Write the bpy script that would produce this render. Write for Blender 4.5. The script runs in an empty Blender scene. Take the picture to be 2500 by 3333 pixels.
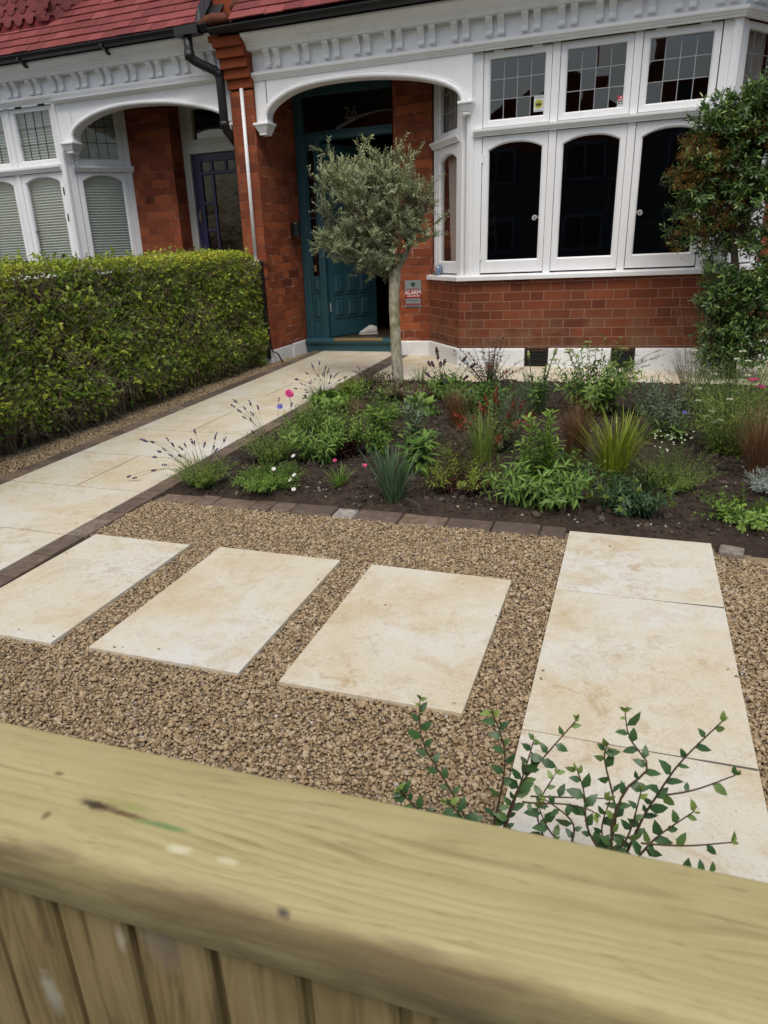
import bpy, math, random
import numpy as np
from mathutils import Matrix, Vector
rnd = random.Random(7)
rng = np.random.default_rng(11)
R_ = math.radians
SC = bpy.context.scene
COL = SC.collection

# ------------------------------------------------------------------ camera
cam_data = bpy.data.cameras.new("camera")
cam = bpy.data.objects.new("camera", cam_data)
COL.objects.link(cam)
CAM = (1.68447, -7.30138, 0.99900)
cam.matrix_world = Matrix(((0.946263, -0.070681, 0.315578, CAM[0]),
                           (0.320187, 0.341910, -0.883503, CAM[1]),
                           (-0.045453, 0.937071, 0.346168, CAM[2]),
                           (0, 0, 0, 1)))
cam_data.sensor_fit = 'VERTICAL'
cam_data.sensor_height = 24.0
cam_data.lens = 24.0 * 2326.5 / 3333.0
cam_data.clip_start = 0.05
cam_data.clip_end = 2000.0
cam_data.dof.use_dof = True
cam_data.dof.focus_distance = 3.2
cam_data.dof.aperture_fstop = 6.3
SC.camera = cam

# ------------------------------------------------------------------ sky, sun, exposure
SUN_EL, SUN_ROT = R_(57), R_(212)
world = bpy.data.worlds.new("World")
SC.world = world
world.use_nodes = True
wn = world.node_tree
bg = wn.nodes["Background"]
sky = wn.nodes.new("ShaderNodeTexSky")
sky.sky_type = 'NISHITA'
sky.sun_disc = False
sky.sun_elevation = SUN_EL
sky.sun_rotation = SUN_ROT
sky.air_density = 1.3
sky.dust_density = 4.0
sky.ozone_density = 1.2
wn.links.new(sky.outputs[0], bg.inputs[0])
bg.inputs[1].default_value = 0.105
sun_data = bpy.data.lights.new("sun", 'SUN')
sun_data.energy = 1.6
sun_data.angle = R_(25)
sun_data.color = (1.0, 0.95, 0.88)
sun = bpy.data.objects.new("sun", sun_data)
COL.objects.link(sun)
# direction towards the sun: behind the camera, to its right, high
az = R_(32)
to_sun = Vector((math.sin(az) * math.cos(SUN_EL), -math.cos(az) * math.cos(SUN_EL), math.sin(SUN_EL)))
sun.rotation_euler = to_sun.to_track_quat('Z', 'Y').to_euler()
sun.location = (0, 0, 12)
SC.view_settings.view_transform = 'Standard'
SC.view_settings.look = 'None'
SC.view_settings.exposure = 0.30
SC.view_settings.gamma = 1.0
SC.cycles.max_bounces = 8
SC.cycles.transparent_max_bounces = 16
SC.cycles.use_denoising = True

# ------------------------------------------------------------------ helpers
def gz(x, y):
    """ground height of the front garden: it falls a little to the right and towards the road"""
    return -0.1773 - 0.0129 * x + 0.0123 * y

def lean(x, z):
    """the old house leans slightly"""
    return x + 0.02 * (z - 1.2)

class Nodes:
    def __init__(s, name):
        s.m = bpy.data.materials.new(name)
        s.m.use_nodes = True
        s.t = s.m.node_tree
        s.b = s.t.nodes["Principled BSDF"]
        s.out = s.t.nodes["Material Output"]
    def n(s, typ, ins=None, **kw):
        nd = s.t.nodes.new("ShaderNode" + typ)
        for k, v in kw.items():
            setattr(nd, k, v)
        for k, v in (ins or {}).items():
            s.set(nd.inputs[k], v)
        return nd
    def set(s, sock, v):
        if hasattr(v, 'is_output'):
            s.t.links.new(v, sock)
        elif hasattr(v, 'outputs'):
            s.t.links.new(v.outputs[0], sock)
        else:
            sock.default_value = v
    def math(s, op, a, b=0.0, c=0.0, clamp=False):
        nd = s.t.nodes.new("ShaderNodeMath"); nd.operation = op; nd.use_clamp = clamp
        s.set(nd.inputs[0], a); s.set(nd.inputs[1], b); s.set(nd.inputs[2], c)
        return nd.outputs[0]
    def mix(s, f, a, b, mode='MIX'):
        nd = s.t.nodes.new("ShaderNodeMix"); nd.data_type = 'RGBA'; nd.blend_type = mode
        s.set(nd.inputs[0], f); s.set(nd.inputs[6], a); s.set(nd.inputs[7], b)
        return nd.outputs[2]
    def ramp(s, f, stops, interp='LINEAR'):
        nd = s.t.nodes.new("ShaderNodeValToRGB"); nd.color_ramp.interpolation = interp
        el = nd.color_ramp.elements
        while len(el) < len(stops): el.new(0.5)
        for e, (p, c) in zip(el, stops):
            e.position = p; e.color = c if len(c) == 4 else (*c, 1)
        s.set(nd.inputs[0], f)
        return nd.outputs[0]
    def noise(s, vec, scale, detail=3.0, rough=0.55, dist=0.0, out=0):
        nd = s.n("TexNoise", {"Scale": scale, "Detail": detail, "Roughness": rough, "Distortion": dist})
        if vec is not None: s.set(nd.inputs["Vector"], vec)
        return nd.outputs[out]
    def pos(s):
        return s.n("NewGeometry").outputs["Position"]
    def obj(s):
        return s.n("TexCoord").outputs["Object"]
    def mapped(s, vec, scale=(1, 1, 1), loc=(0, 0, 0), rot=(0, 0, 0)):
        nd = s.n("Mapping"); s.set(nd.inputs[0], vec)
        nd.inputs[1].default_value = loc; nd.inputs[2].default_value = rot; nd.inputs[3].default_value = scale
        return nd.outputs[0]
    def bump(s, h, strength=0.3, dist=0.01):
        nd = s.n("Bump", {"Strength": strength, "Distance": dist}); s.set(nd.inputs["Height"], h)
        s.t.links.new(nd.outputs[0], s.b.inputs["Normal"])
    def color(s, c): s.set(s.b.inputs["Base Color"], c)
    def rough(s, r): s.set(s.b.inputs["Roughness"], r)
    def spec(s, v): s.b.inputs["Specular IOR Level"].default_value = v

C4 = lambda r, g, b: (r, g, b, 1.0)

# ------------------------------------------------------------------ materials
def m_paint(name, col, rough=0.45, dirt=0.25, dirtcol=(0.42, 0.40, 0.34), bump=0.12):
    N = Nodes(name); p = N.pos()
    n1 = N.noise(p, 3.0, 5, 0.65); n2 = N.noise(N.mapped(p, (14, 14, 2.5)), 1.0, 4, 0.6)
    f = N.math('MULTIPLY', N.math('SMOOTH_MIN', n1, n2, 0.1), 1.0)
    f = N.ramp(f, [(0.40, (0, 0, 0)), (0.75, (dirt,) * 3)])
    N.color(N.mix(f, C4(*col), C4(*dirtcol)))
    N.rough(N.math('MULTIPLY_ADD', n1, 0.25, rough - 0.1))
    N.bump(N.noise(p, 60, 3), bump, 0.004)
    return N.m

def m_brick(name, stretch=0.259, period=0.388, course=0.0863, mortar=0.0065, base=((0.150, 0.038, 0.018), (0.280, 0.080, 0.034)),
            mort=(0.27, 0.155, 0.108), z0=0.0, u0=0.0, messy=0.0, low_wear=0.0):
    """flemish bond: stretcher and header alternate in each course, from the position along the wall and the height"""
    N = Nodes(name)
    g = N.n("NewGeometry"); p = g.outputs["Position"]
    wob = N.n("VectorMath", operation='SCALE'); N.set(wob.inputs[0], N.n("VectorMath", {0: N.noise(p, 9, 2, 0.5, 0, 1), 1: (0.5, 0.5, 0.5)}, operation='SUBTRACT'))
    wob.inputs[3].default_value = 0.008 + 0.022 * messy
    pv = N.n("VectorMath", {0: p, 1: wob}, operation='ADD')
    t = N.n("VectorMath", {0: (0, 0, 1), 1: g.outputs["True Normal"]}, operation='CROSS_PRODUCT')
    tn = N.n("VectorMath", {0: t}, operation='NORMALIZE')
    u = N.n("VectorMath", {0: pv, 1: tn}, operation='DOT_PRODUCT').outputs["Value"]
    z = N.n("SeparateXYZ", {0: pv}).outputs[2]
    v = N.math('DIVIDE', N.math('SUBTRACT', z, z0), course)
    row = N.math('FLOOR', v)
    fv = N.math('FRACT', v)
    uu = N.math('ADD', N.math('DIVIDE', N.math('SUBTRACT', u, u0), period), N.math('MULTIPLY', row, 0.5))
    per = N.math('FLOOR', uu); fu = N.math('FRACT', uu)
    s = stretch / period
    head = N.math('GREATER_THAN', fu, s)
    bid = N.math('ADD', N.math('MULTIPLY', per, 2.0), head)
    # distance in metres to the nearest joint
    d1 = N.math('ABSOLUTE', N.math('SUBTRACT', fu, s))
    d2 = N.math('MINIMUM', fu, N.math('SUBTRACT', 1.0, fu))
    du = N.math('MULTIPLY', N.math('MINIMUM', d1, d2), period)
    dv = N.math('MULTIPLY', N.math('MINIMUM', fv, N.math('SUBTRACT', 1.0, fv)), course)
    d = N.math('MINIMUM', du, dv)
    d = N.math('ADD', d, N.math('MULTIPLY', N.math('SUBTRACT', N.noise(p, 45, 3, 0.6), 0.5), 0.004 + 0.006 * messy))
    mm = N.n("MapRange", {"Value": d, "From Min": mortar * 0.35, "From Max": mortar * 0.75, "To Min": 1.0, "To Max": 0.0}).outputs[0]
    comb = N.n("CombineXYZ", {0: bid, 1: row, 2: 0.0})
    wn_ = N.n("TexWhiteNoise", {0: comb})
    col = N.ramp(wn_.outputs[0], [(0.0, base[0]), (0.55, tuple((a + b) / 2 for a, b in zip(*base))), (0.9, base[1]), (1.0, tuple(c * 0.55 for c in base[0]))])
    blot = N.noise(p, 26, 5, 0.65)
    col = N.mix(N.math('MULTIPLY', blot, 0.5), col, N.mix(0.6, col, C4(base[0][0] * 0.45, base[0][1] * 0.5, base[0][2] * 0.6)))
    big = N.noise(p, 1.6, 4, 0.6)
    col = N.mix(N.ramp(big, [(0.45, (0, 0, 0)), (0.72, (0.55,) * 3)]), col, C4(base[0][0] * 0.5, base[0][1] * 0.75, base[0][2] * 0.9))
    if low_wear:   # damp and efflorescence in the lowest courses
        k = N.n("MapRange", {"Value": z, "From Min": 0.42, "From Max": 0.02, "To Min": 0.0, "To Max": 1.0}).outputs[0]
        k = N.math('MULTIPLY', k, N.ramp(N.noise(p, 5.0, 5, 0.6), [(0.42, (0, 0, 0)), (0.62, (low_wear,) * 3)]))
        col = N.mix(k, col, C4(0.20, 0.115, 0.065))
        k2 = N.n("MapRange", {"Value": z, "From Min": 0.14, "From Max": 0.0, "To Min": 0.0, "To Max": 0.7}).outputs[0]
        col = N.mix(N.math('MULTIPLY', k2, N.noise(p, 8, 4)), col, C4(0.05, 0.045, 0.03))
    mcol = C4(*mort)
    if messy:
        mcol = N.ramp(N.noise(p, 6, 4, 0.7), [(0.35, (0.06, 0.035, 0.028)), (0.5, (0.16, 0.07, 0.045)), (0.62, mort), (0.75, (0.55, 0.5, 0.44))])
    N.color(N.mix(mm, col, mcol))
    N.rough(0.85); N.spec(0.25)
    h = N.math('ADD', N.math('MULTIPLY', N.math('SUBTRACT', 1.0, mm), 1.0), N.math('MULTIPLY', N.noise(p, 90, 4, 0.7), 0.35))
    N.bump(h, 0.55, 0.006)
    return N.m

def m_slab(name):
    N = Nodes(name); p = N.pos()
    oi = N.n("ObjectInfo").outputs["Random"]
    off = N.n("CombineXYZ", {0: N.math('MULTIPLY', oi, 17.0), 1: N.math('MULTIPLY', oi, 9.0), 2: 0.0})
    q = N.n("VectorMath", {0: p, 1: off}, operation='ADD').outputs[0]
    big = N.noise(q, 2.4, 6, 0.62, 0.4)
    col = N.ramp(big, [(0.32, (0.67, 0.66, 0.595)), (0.46, (0.65, 0.61, 0.495)), (0.58, (0.625, 0.555, 0.405)), (0.72, (0.55, 0.46, 0.295))])
    st = N.noise(q, 5.5, 7, 0.75, 0.8)
    col = N.mix(N.ramp(st, [(0.50, (0, 0, 0)), (0.70, (0.62,) * 3)]), col, C4(0.50, 0.38, 0.20))
    st2 = N.math('MULTIPLY', N.ramp(N.noise(q, 15, 7, 0.78, 0.5), [(0.50, (0, 0, 0)), (0.64, (1, 1, 1))]), N.ramp(N.noise(q, 1.9, 4, 0.6), [(0.48, (0, 0, 0)), (0.64, (0.65,) * 3)]))
    col = N.mix(st2, col, C4(0.41, 0.27, 0.125))
    fine = N.noise(q, 55, 5, 0.8)
    col = N.mix(N.ramp(fine, [(0.56, (0, 0, 0)), (0.72, (0.42,) * 3)]), col, C4(0.36, 0.25, 0.145))
    col = N.mix(N.ramp(N.noise(q, 120, 3, 0.7), [(0.34, (0.3,) * 3), (0.46, (0, 0, 0))]), col, C4(0.76, 0.74, 0.68))
    col = N.mix(N.ramp(N.noise(q, 210, 2, 0.5), [(0.66, (0, 0, 0)), (0.74, (0.8,) * 3)]), col, C4(0.16, 0.12, 0.08))
    # pits that gather in patches
    pit = N.math('MULTIPLY', N.ramp(N.noise(N.mapped(q, (34, 60, 34)), 1.0, 5, 0.75), [(0.56, (0, 0, 0)), (0.63, (1, 1, 1))]), N.ramp(N.noise(q, 1.7, 3), [(0.54, (0, 0, 0)), (0.66, (0.5,) * 3)]))
    col = N.mix(pit, col, C4(0.20, 0.15, 0.10))
    N.color(col); N.rough(N.math('MULTIPLY_ADD', big, 0.2, 0.5)); N.spec(0.35)
    N.bump(N.math('ADD', fine, N.math('MULTIPLY', pit, -1.0)), 0.12, 0.003)
    return N.m

def m_tint(name, stops, rough=0.8, bump=(0, 0), spec=0.3, trans=0.0):
    """colour from the per-point attribute 'tint' (one value for each leaf, stone or tile)"""
    N = Nodes(name)
    a = N.n("Attribute", attribute_name="tint").outputs["Fac"]
    col = N.ramp(a, stops)
    if bump[0]:
        nz = N.noise(N.pos(), bump[1], 4, 0.65)
        col = N.mix(N.math('MULTIPLY', nz, 0.6), col, N.mix(0.5, col, C4(0.02, 0.02, 0.015)))
        N.bump(nz, bump[0], 0.006)
    N.color(col); N.rough(rough); N.spec(spec)
    if trans:
        tr = N.n("BsdfTranslucent"); N.set(tr.inputs[0], N.mix(0.35, col, C4(0.35, 0.45, 0.05), 'MULTIPLY') if False else col)
        mx = N.n("MixShader", {0: trans}); N.t.links.new(N.b.outputs[0], mx.inputs[1]); N.t.links.new(tr.outputs[0], mx.inputs[2])
        N.t.links.new(mx.outputs[0], N.out.inputs[0])
    return N.m

def m_leaf(name, dark, mid, light, rough=0.5, trans=0.22, spec=0.4):
    return m_tint(name, [(0.0, dark), (0.5, mid), (1.0, light)], rough, (0, 0), spec, trans)

def m_plain(name, col, rough=0.5, metal=0.0, noise=0.15, scale=20, bump=0.1, spec=0.5):
    N = Nodes(name); p = N.pos()
    n = N.noise(p, scale, 4, 0.6)
    N.color(N.mix(N.math('MULTIPLY', n, noise * 2), C4(*col), C4(*(c * 0.45 for c in col))))
    N.rough(N.math('MULTIPLY_ADD', n, 0.2, rough - 0.1)); N.b.inputs["Metallic"].default_value = metal; N.spec(spec)
    if bump: N.bump(n, bump, 0.004)
    return N.m

def m_glass(name, tint=(1, 1, 1), gloss=1.0, ripple=0.012):
    N = Nodes(name)
    gl = N.n("BsdfGlossy", {"Color": C4(1, 1, 1), "Roughness": 0.01})
    tr = N.n("BsdfTransparent", {"Color": C4(*tint)})
    lw = N.n("LayerWeight", {"Blend": 0.5}).outputs["Facing"]      # the same from both sides of the thin pane
    f = N.math('MULTIPLY', N.math('MULTIPLY_ADD', N.math('POWER', lw, 5.0), 0.9, 0.045), 2.1 * gloss, clamp=True)
    nz = N.noise(N.pos(), 5.0, 2, 0.5)
    bp = N.n("Bump", {"Strength": ripple, "Distance": 0.02}); N.set(bp.inputs["Height"], nz)
    N.t.links.new(bp.outputs[0], gl.inputs["Normal"])
    mx = N.n("MixShader", {0: f}); N.t.links.new(tr.outputs[0], mx.inputs[1]); N.t.links.new(gl.outputs[0], mx.inputs[2])
    N.t.links.new(mx.outputs[0], N.out.inputs[0])
    N.t.nodes.remove(N.b)
    return N.m

def m_wood(name, axis='X', base=((0.425, 0.360, 0.160), (0.50, 0.440, 0.225), (0.24, 0.190, 0.078)), scale=1.0, marks=()):
    """treated pine: growth rings stretched along the board, with knots, stains and pale scuffs at real places"""
    N = Nodes(name); p = N.pos()
    sc = {'X': (1.5, 46, 46), 'Z': (40, 40, 1.3)}[axis]
    q = N.mapped(p, tuple(c * scale for c in sc))
    d = N.noise(N.mapped(p, (1.6, 9, 9) if axis == 'X' else (9, 9, 1.6)), 1.0, 3, 0.5)
    w = N.n("TexWave", {"Scale": 1.0, "Distortion": 0.0}, wave_type='BANDS', bands_direction='Y' if axis == 'X' else 'X', wave_profile='SAW')
    qq = N.n("VectorMath", {0: q, 1: N.n("CombineXYZ", {0: N.math('MULTIPLY', d, 6.0), 1: N.math('MULTIPLY', d, 6.0), 2: 0.0})}, operation='ADD')
    N.set(w.inputs["Vector"], N.n("VectorMath", {0: qq, 1: (0.62, 0.62, 0.62)}, operation='MULTIPLY').outputs[0])
    ringc = N.ramp(w.outputs[1], [(0.0, base[1]), (0.45, base[0]), (0.85, base[2]), (1.0, base[1])])
    soft = N.noise(q, 0.5, 5, 0.6)
    gq = N.n("VectorMath", {0: N.mapped(p, (2.2, 70, 70) if axis == 'X' else (62, 62, 2.0)), 1: N.n("CombineXYZ", {0: N.math('MULTIPLY', d, 9.0), 1: N.math('MULTIPLY', d, 9.0), 2: 0.0})}, operation='ADD').outputs[0]
    gn = N.noise(gq, 1.0, 4, 0.55)
    ringc = N.mix(N.ramp(N.noise(p, 4, 3, 0.5), [(0.38, (0.50,) * 3), (0.62, (0.95,) * 3)]), ringc, N.ramp(gn, [(0.36, base[2]), (0.47, base[0]), (0.62, base[1])]))
    col = N.mix(0.82 if axis == 'Z' else N.ramp(N.noise(p, 5, 3, 0.5), [(0.35, (0.35,) * 3), (0.65, (0.85,) * 3)]), N.mix(soft, C4(*base[0]), C4(*base[1])), ringc)
    fib = N.noise(N.mapped(p, tuple(c * 5 for c in sc)), 1.0, 4, 0.6)
    col = N.mix(N.math('MULTIPLY', fib, 0.28), col, C4(*base[2]))
    col = N.mix(N.ramp(N.noise(p, 7, 4, 0.6), [(0.5, (0, 0, 0)), (0.75, (0.35,) * 3)]), col, C4(base[2][0] * 1.2, base[2][1] * 1.25, base[2][2] * 1.1))
    for (c, rad, mc, amt, stretch) in marks:
        rel = N.n("VectorMath", {0: N.n("VectorMath", {0: p, 1: c}, operation='SUBTRACT'), 1: stretch}, operation='MULTIPLY')
        dist = N.n("VectorMath", {0: rel}, operation='LENGTH').outputs["Value"]
        dist = N.math('ADD', dist, N.math('MULTIPLY', N.math('SUBTRACT', N.noise(p, 60, 4, 0.6), 0.5), rad * 1.1))
        k = N.n("MapRange", {"Value": dist, "From Min": rad, "From Max": rad * 0.35, "To Min": 0.0, "To Max": amt}).outputs[0]
        col = N.mix(k, col, C4(*mc))
    if axis == 'X':   # handled and weathered along the rounded front edge
        ye = N.n("SeparateXYZ", {0: p}).outputs[1]
        ke = N.n("MapRange", {"Value": ye, "From Min": -6.921, "From Max": -6.933, "To Min": 0.0, "To Max": 1.0}).outputs[0]
        ke = N.math('MULTIPLY', ke, N.ramp(N.noise(N.mapped(p, (6, 30, 30)), 1.0, 5, 0.65), [(0.40, (0.15,) * 3), (0.60, (0.8,) * 3)]))
        col = N.mix(ke, col, C4(0.21, 0.155, 0.085))
        col = N.mix(N.ramp(N.noise(N.mapped(p, (26, 190, 190)), 1.0, 4, 0.6), [(0.30, (0.55,) * 3), (0.40, (0, 0, 0))]), col, C4(0.24, 0.185, 0.085))
        col = N.mix(N.ramp(N.noise(N.mapped(p, (3.0, 210, 60)), 1.0, 2, 0.5), [(0.70, (0, 0, 0)), (0.74, (0.6,) * 3)]), col, C4(0.16, 0.12, 0.06))
    N.color(col); N.rough(0.66); N.spec(0.25)
    N.bump(N.math('ADD', w.outputs[1], fib), 0.18, 0.002)
    return N.m

def m_soil(name):
    N = Nodes(name); p = N.pos()
    a = N.noise(p, 7, 8, 0.7); b = N.noise(p, 45, 6, 0.72)
    col = N.ramp(a, [(0.3, (0.022, 0.016, 0.012)), (0.5, (0.040, 0.028, 0.021)), (0.7, (0.068, 0.050, 0.037))])
    col = N.mix(N.ramp(b, [(0.4, (0, 0, 0)), (0.75, (0.7,) * 3)]), col, C4(0.092, 0.070, 0.053))
    N.color(col); N.rough(0.95); N.spec(0.15)
    v = N.n("TexVoronoi", {"Scale": 42.0}); N.set(v.inputs["Vector"], N.mapped(p, (1, 1, 1)))
    N.bump(N.math('ADD', b, N.math('MULTIPLY', v.outputs[0], 0.8)), 0.9, 0.012)
    return N.m

def m_sett(name):
    N = Nodes(name); p = N.pos()
    a = N.n("Attribute", attribute_name="tint").outputs["Fac"]
    col = N.ramp(a, [(0.0, (0.115, 0.080, 0.062)), (0.4, (0.18, 0.130, 0.098)), (0.7, (0.235, 0.160, 0.105)), (0.9, (0.27, 0.22, 0.17)), (1.0, (0.42, 0.38, 0.33))])
    col = N.mix(N.ramp(N.noise(p, 22, 6, 0.75), [(0.38, (0, 0, 0)), (0.62, (0.95,) * 3)]), col, N.mix(0.65, col, C4(0.06, 0.045, 0.032)))
    col = N.mix(N.ramp(N.noise(p, 9, 5, 0.7), [(0.58, (0, 0, 0)), (0.7, (0.5,) * 3)]), col, C4(0.30, 0.27, 0.22))
    N.color(col); N.rough(0.7); N.bump(N.noise(p, 40, 5, 0.7), 0.5, 0.008)
    return N.m

def m_ground(name, c0, c1, scale=6):
    N = Nodes(name); p = N.pos()
    N.color(N.mix(N.noise(p, scale, 6, 0.7), C4(*c0), C4(*c1))); N.rough(0.9)
    N.bump(N.noise(p, 80, 4, 0.7), 0.6, 0.01)
    return N.m

M = {}
M['white'] = m_paint("white_gloss_paint", (0.83, 0.84, 0.85), 0.42, 0.20)
M['render'] = m_plain("dull_grey_render", (0.085, 0.090, 0.092), 0.9, 0, 0.3, 1.2, 0)
M['white2'] = m_paint("white_masonry_paint", (0.76, 0.77, 0.77), 0.75, 0.30, (0.36, 0.36, 0.30), 0.5)
M['cream'] = m_paint("old_cream_paint", (0.66, 0.66, 0.60), 0.5, 0.25)
M['teal'] = m_paint("teal_paint", (0.022, 0.078, 0.098), 0.42, 0.18, (0.05, 0.09, 0.10), 0.08)
M['navy'] = m_paint("navy_paint", (0.022, 0.022, 0.075), 0.4, 0.15, (0.05, 0.05, 0.08), 0.05)
M['brick'] = m_brick("smooth_red_brick", u0=0.235, z0=0.0215, low_wear=0.9)
M['brickw'] = m_brick("weathered_red_brick", base=((0.195, 0.046, 0.020), (0.42, 0.118, 0.045)), mort=(0.34, 0.19, 0.145), messy=1.0, z0=0.03, u0=0.1, mortar=0.008)
M['brickl'] = m_brick("dull_red_brick", base=((0.195, 0.044, 0.019), (0.37, 0.100, 0.038)), mort=(0.25, 0.14, 0.10), messy=0.8, z0=0.06, u0=0.02, mortar=0.006)
M['rubbed'] = m_plain("rubbed_orange_brick", (0.28, 0.068, 0.026), 0.8, 0, 0.35, 14, 0.4, 0.2)
M['terracotta'] = m_plain("stained_terracotta", (0.26, 0.09, 0.055), 0.85, 0, 0.9, 9, 0.6, 0.2)
M['tile'] = m_tint("red_roof_tile", [(0, (0.175, 0.036, 0.036)), (0.5, (0.235, 0.050, 0.050)), (1, (0.30, 0.075, 0.070))], 0.7, (0.25, 14))
M['lead'] = m_plain("lead_sheet", (0.20, 0.21, 0.23), 0.55, 0.3, 0.3, 8)
M['black'] = m_plain("black_plastic", (0.008, 0.008, 0.009), 0.45, 0, 0.2, 12, 0.05)
M['blackiron'] = m_plain("black_paint", (0.010, 0.010, 0.011), 0.5, 0, 0.2, 30, 0.1)
M['glass'] = m_glass("window_glass", (0.94, 0.96, 0.95))
M['glassdark'] = m_glass("door_glass", (0.5, 0.52, 0.5), 1.0, 0.06)
M['leadcame'] = m_plain("lead_came", (0.33, 0.34, 0.35), 0.5, 0, 0.15, 30)
M['leadcame2'] = m_plain("dark_lead_came", (0.04, 0.045, 0.045), 0.5, 0, 0.15, 30)
M['blind'] = m_plain("pleated_blind_fabric", (0.44, 0.48, 0.45), 0.8, 0, 0.04, 6, 0)
M['curtain'] = m_plain("curtain_fabric", (0.50, 0.46, 0.42), 0.9, 0, 0.1, 9, 0.1)
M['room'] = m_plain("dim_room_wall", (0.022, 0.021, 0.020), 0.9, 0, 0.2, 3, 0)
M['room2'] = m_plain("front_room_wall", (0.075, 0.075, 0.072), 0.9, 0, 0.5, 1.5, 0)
M['number'] = m_plain("dull_gilt_number", (0.085, 0.08, 0.065), 0.6, 0, 0.1, 30, 0)
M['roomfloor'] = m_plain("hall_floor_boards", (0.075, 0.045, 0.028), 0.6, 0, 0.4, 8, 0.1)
M['slab'] = m_slab("cream_porcelain_slab")
M['joint'] = m_plain("grey_joint_grout", (0.13, 0.12, 0.10), 0.9, 0, 0.3, 40, 0.2)
M['slabedge'] = m_plain("slab_bedding", (0.11, 0.10, 0.085), 0.9, 0, 0.4, 40, 0.3)
M['sett'] = m_sett("reclaimed_brick_sett")
M['soil'] = m_soil("damp_garden_soil")
M['clod'] = m_tint("soil_clods_and_chips", [(0, (0.028, 0.020, 0.015)), (0.6, (0.062, 0.046, 0.035)), (0.90, (0.11, 0.085, 0.064)), (0.93, (0.32, 0.28, 0.22)), (1, (0.55, 0.50, 0.42))], 0.95, (0.5, 60))
M['gravel'] = m_tint("buff_gravel_stone", [(0, (0.095, 0.065, 0.048)), (0.15, (0.24, 0.160, 0.088)), (0.40, (0.39, 0.280, 0.155)), (0.65, (0.50, 0.380, 0.228)), (0.85, (0.57, 0.460, 0.310)), (0.93, (0.26, 0.20, 0.165)), (1.0, (0.70, 0.65, 0.55))], 0.75, (0.15, 160))
M['gravelbed'] = m_ground("gravel_bed", (0.17, 0.122, 0.070), (0.36, 0.27, 0.165), 120)
M['asphalt'] = m_ground("asphalt", (0.04, 0.04, 0.042), (0.07, 0.07, 0.07), 40)
M['yard'] = m_ground("dark_yard_ground", (0.05, 0.05, 0.04), (0.10, 0.09, 0.07), 8)  # plain dark ground of the yard beyond the hedge
M['brass'] = m_plain("worn_brass", (0.42, 0.30, 0.13), 0.45, 0.6, 0.5, 30, 0.1)
M['canvas'] = m_plain("white_shoe_leather", (0.62, 0.60, 0.54), 0.6, 0, 0.2, 30, 0.1)
M['shoesole'] = m_plain("cream_rubber_sole", (0.55, 0.52, 0.44), 0.7, 0, 0.2, 30, 0.1)
M['signgrey'] = m_plain("faded_grey_sign", (0.26, 0.30, 0.29), 0.5, 0, 0.35, 25, 0)
M['signred'] = m_plain("red_sign_band", (0.30, 0.012, 0.018), 0.5, 0, 0.1, 25, 0)
M['signink'] = m_plain("dark_green_print", (0.018, 0.045, 0.042), 0.6, 0, 0.1, 25, 0)
M['signtext'] = m_plain("pale_sign_letter", (0.74, 0.66, 0.62), 0.6, 0, 0.1, 25, 0)
M['signpink'] = m_plain("faded_red_print", (0.26, 0.10, 0.10), 0.6, 0, 0.1, 25, 0)
M['stickwhite'] = m_plain("white_sticker", (0.62, 0.66, 0.68), 0.5, 0, 0.05, 25, 0)
M['stickyel'] = m_plain("yellow_green_sticker", (0.50, 0.52, 0.06), 0.5, 0, 0.1, 25, 0)
M['stickred'] = m_plain("red_sticker", (0.55, 0.015, 0.03), 0.5, 0, 0.05, 25, 0)
M['ink'] = m_plain("black_print", (0.012, 0.014, 0.018), 0.6, 0, 0.1, 25, 0)
M['wood_rail'] = m_wood("treated_pine_rail", 'X', marks=(
    ((1.232, -6.881, 0.512), 0.017, (0.045, 0.028, 0.016), 0.95, (0.55, 2.3, 0.3)),
    ((1.262, -6.8835, 0.512), 0.013, (0.10, 0.045, 0.022), 0.8, (0.42, 3.0, 0.3)),
    ((1.305, -6.886, 0.512), 0.013, (0.10, 0.21, 0.07), 0.75, (0.36, 2.6, 0.3)),
    ((1.262, -6.874, 0.512), 0.011, (0.28, 0.30, 0.10), 0.6, (0.4, 1.6, 0.3)),
    ((1.335, -6.906, 0.512), 0.016, (0.62, 0.58, 0.40), 0.75, (0.9, 2.4, 0.3)),
    ((1.385, -6.905, 0.512), 0.012, (0.62, 0.58, 0.40), 0.6, (0.9, 2.4, 0.3)),
    ((1.452, -6.933, 0.506), 0.006, (0.03, 0.03, 0.045), 0.95, (0.7, 1, 1)),
    ((1.16, -6.855, 0.512), 0.006, (0.16, 0.12, 0.04), 0.8, (0.7, 1.5, 0.3)),
    ((1.19, -6.905, 0.512), 0.004, (0.14, 0.10, 0.04), 0.8, (0.7, 0.6, 0.3))))
M['wood_board'] = m_wood("treated_pine_board", 'Z', base=((0.24, 0.18, 0.078), (0.31, 0.245, 0.118), (0.095, 0.066, 0.028)), marks=(
    ((1.315, -6.92, 0.405), 0.020, (0.10, 0.055, 0.025), 0.8, (1.0, 0.4, 0.75)),
    ((1.312, -6.92, 0.415), 0.045, (0.36, 0.32, 0.24), 0.35, (1.5, 0.4, 0.9)),
    ((1.262, -6.92, 0.395), 0.016, (0.45, 0.42, 0.34), 0.6, (2.2, 0.4, 0.8)),
    ((1.15, -6.92, 0.28), 0.03, (0.40, 0.40, 0.33), 0.6, (2.0, 0.4, 0.8))))
M['bark_olive'] = m_plain("pale_olive_bark", (0.36, 0.325, 0.245), 0.9, 0, 0.45, 30, 0.6, 0.2)
N = Nodes("olive_bark_with_moss"); p = N.pos(); zz = N.n("SeparateXYZ", {0: p}).outputs[2]
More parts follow.
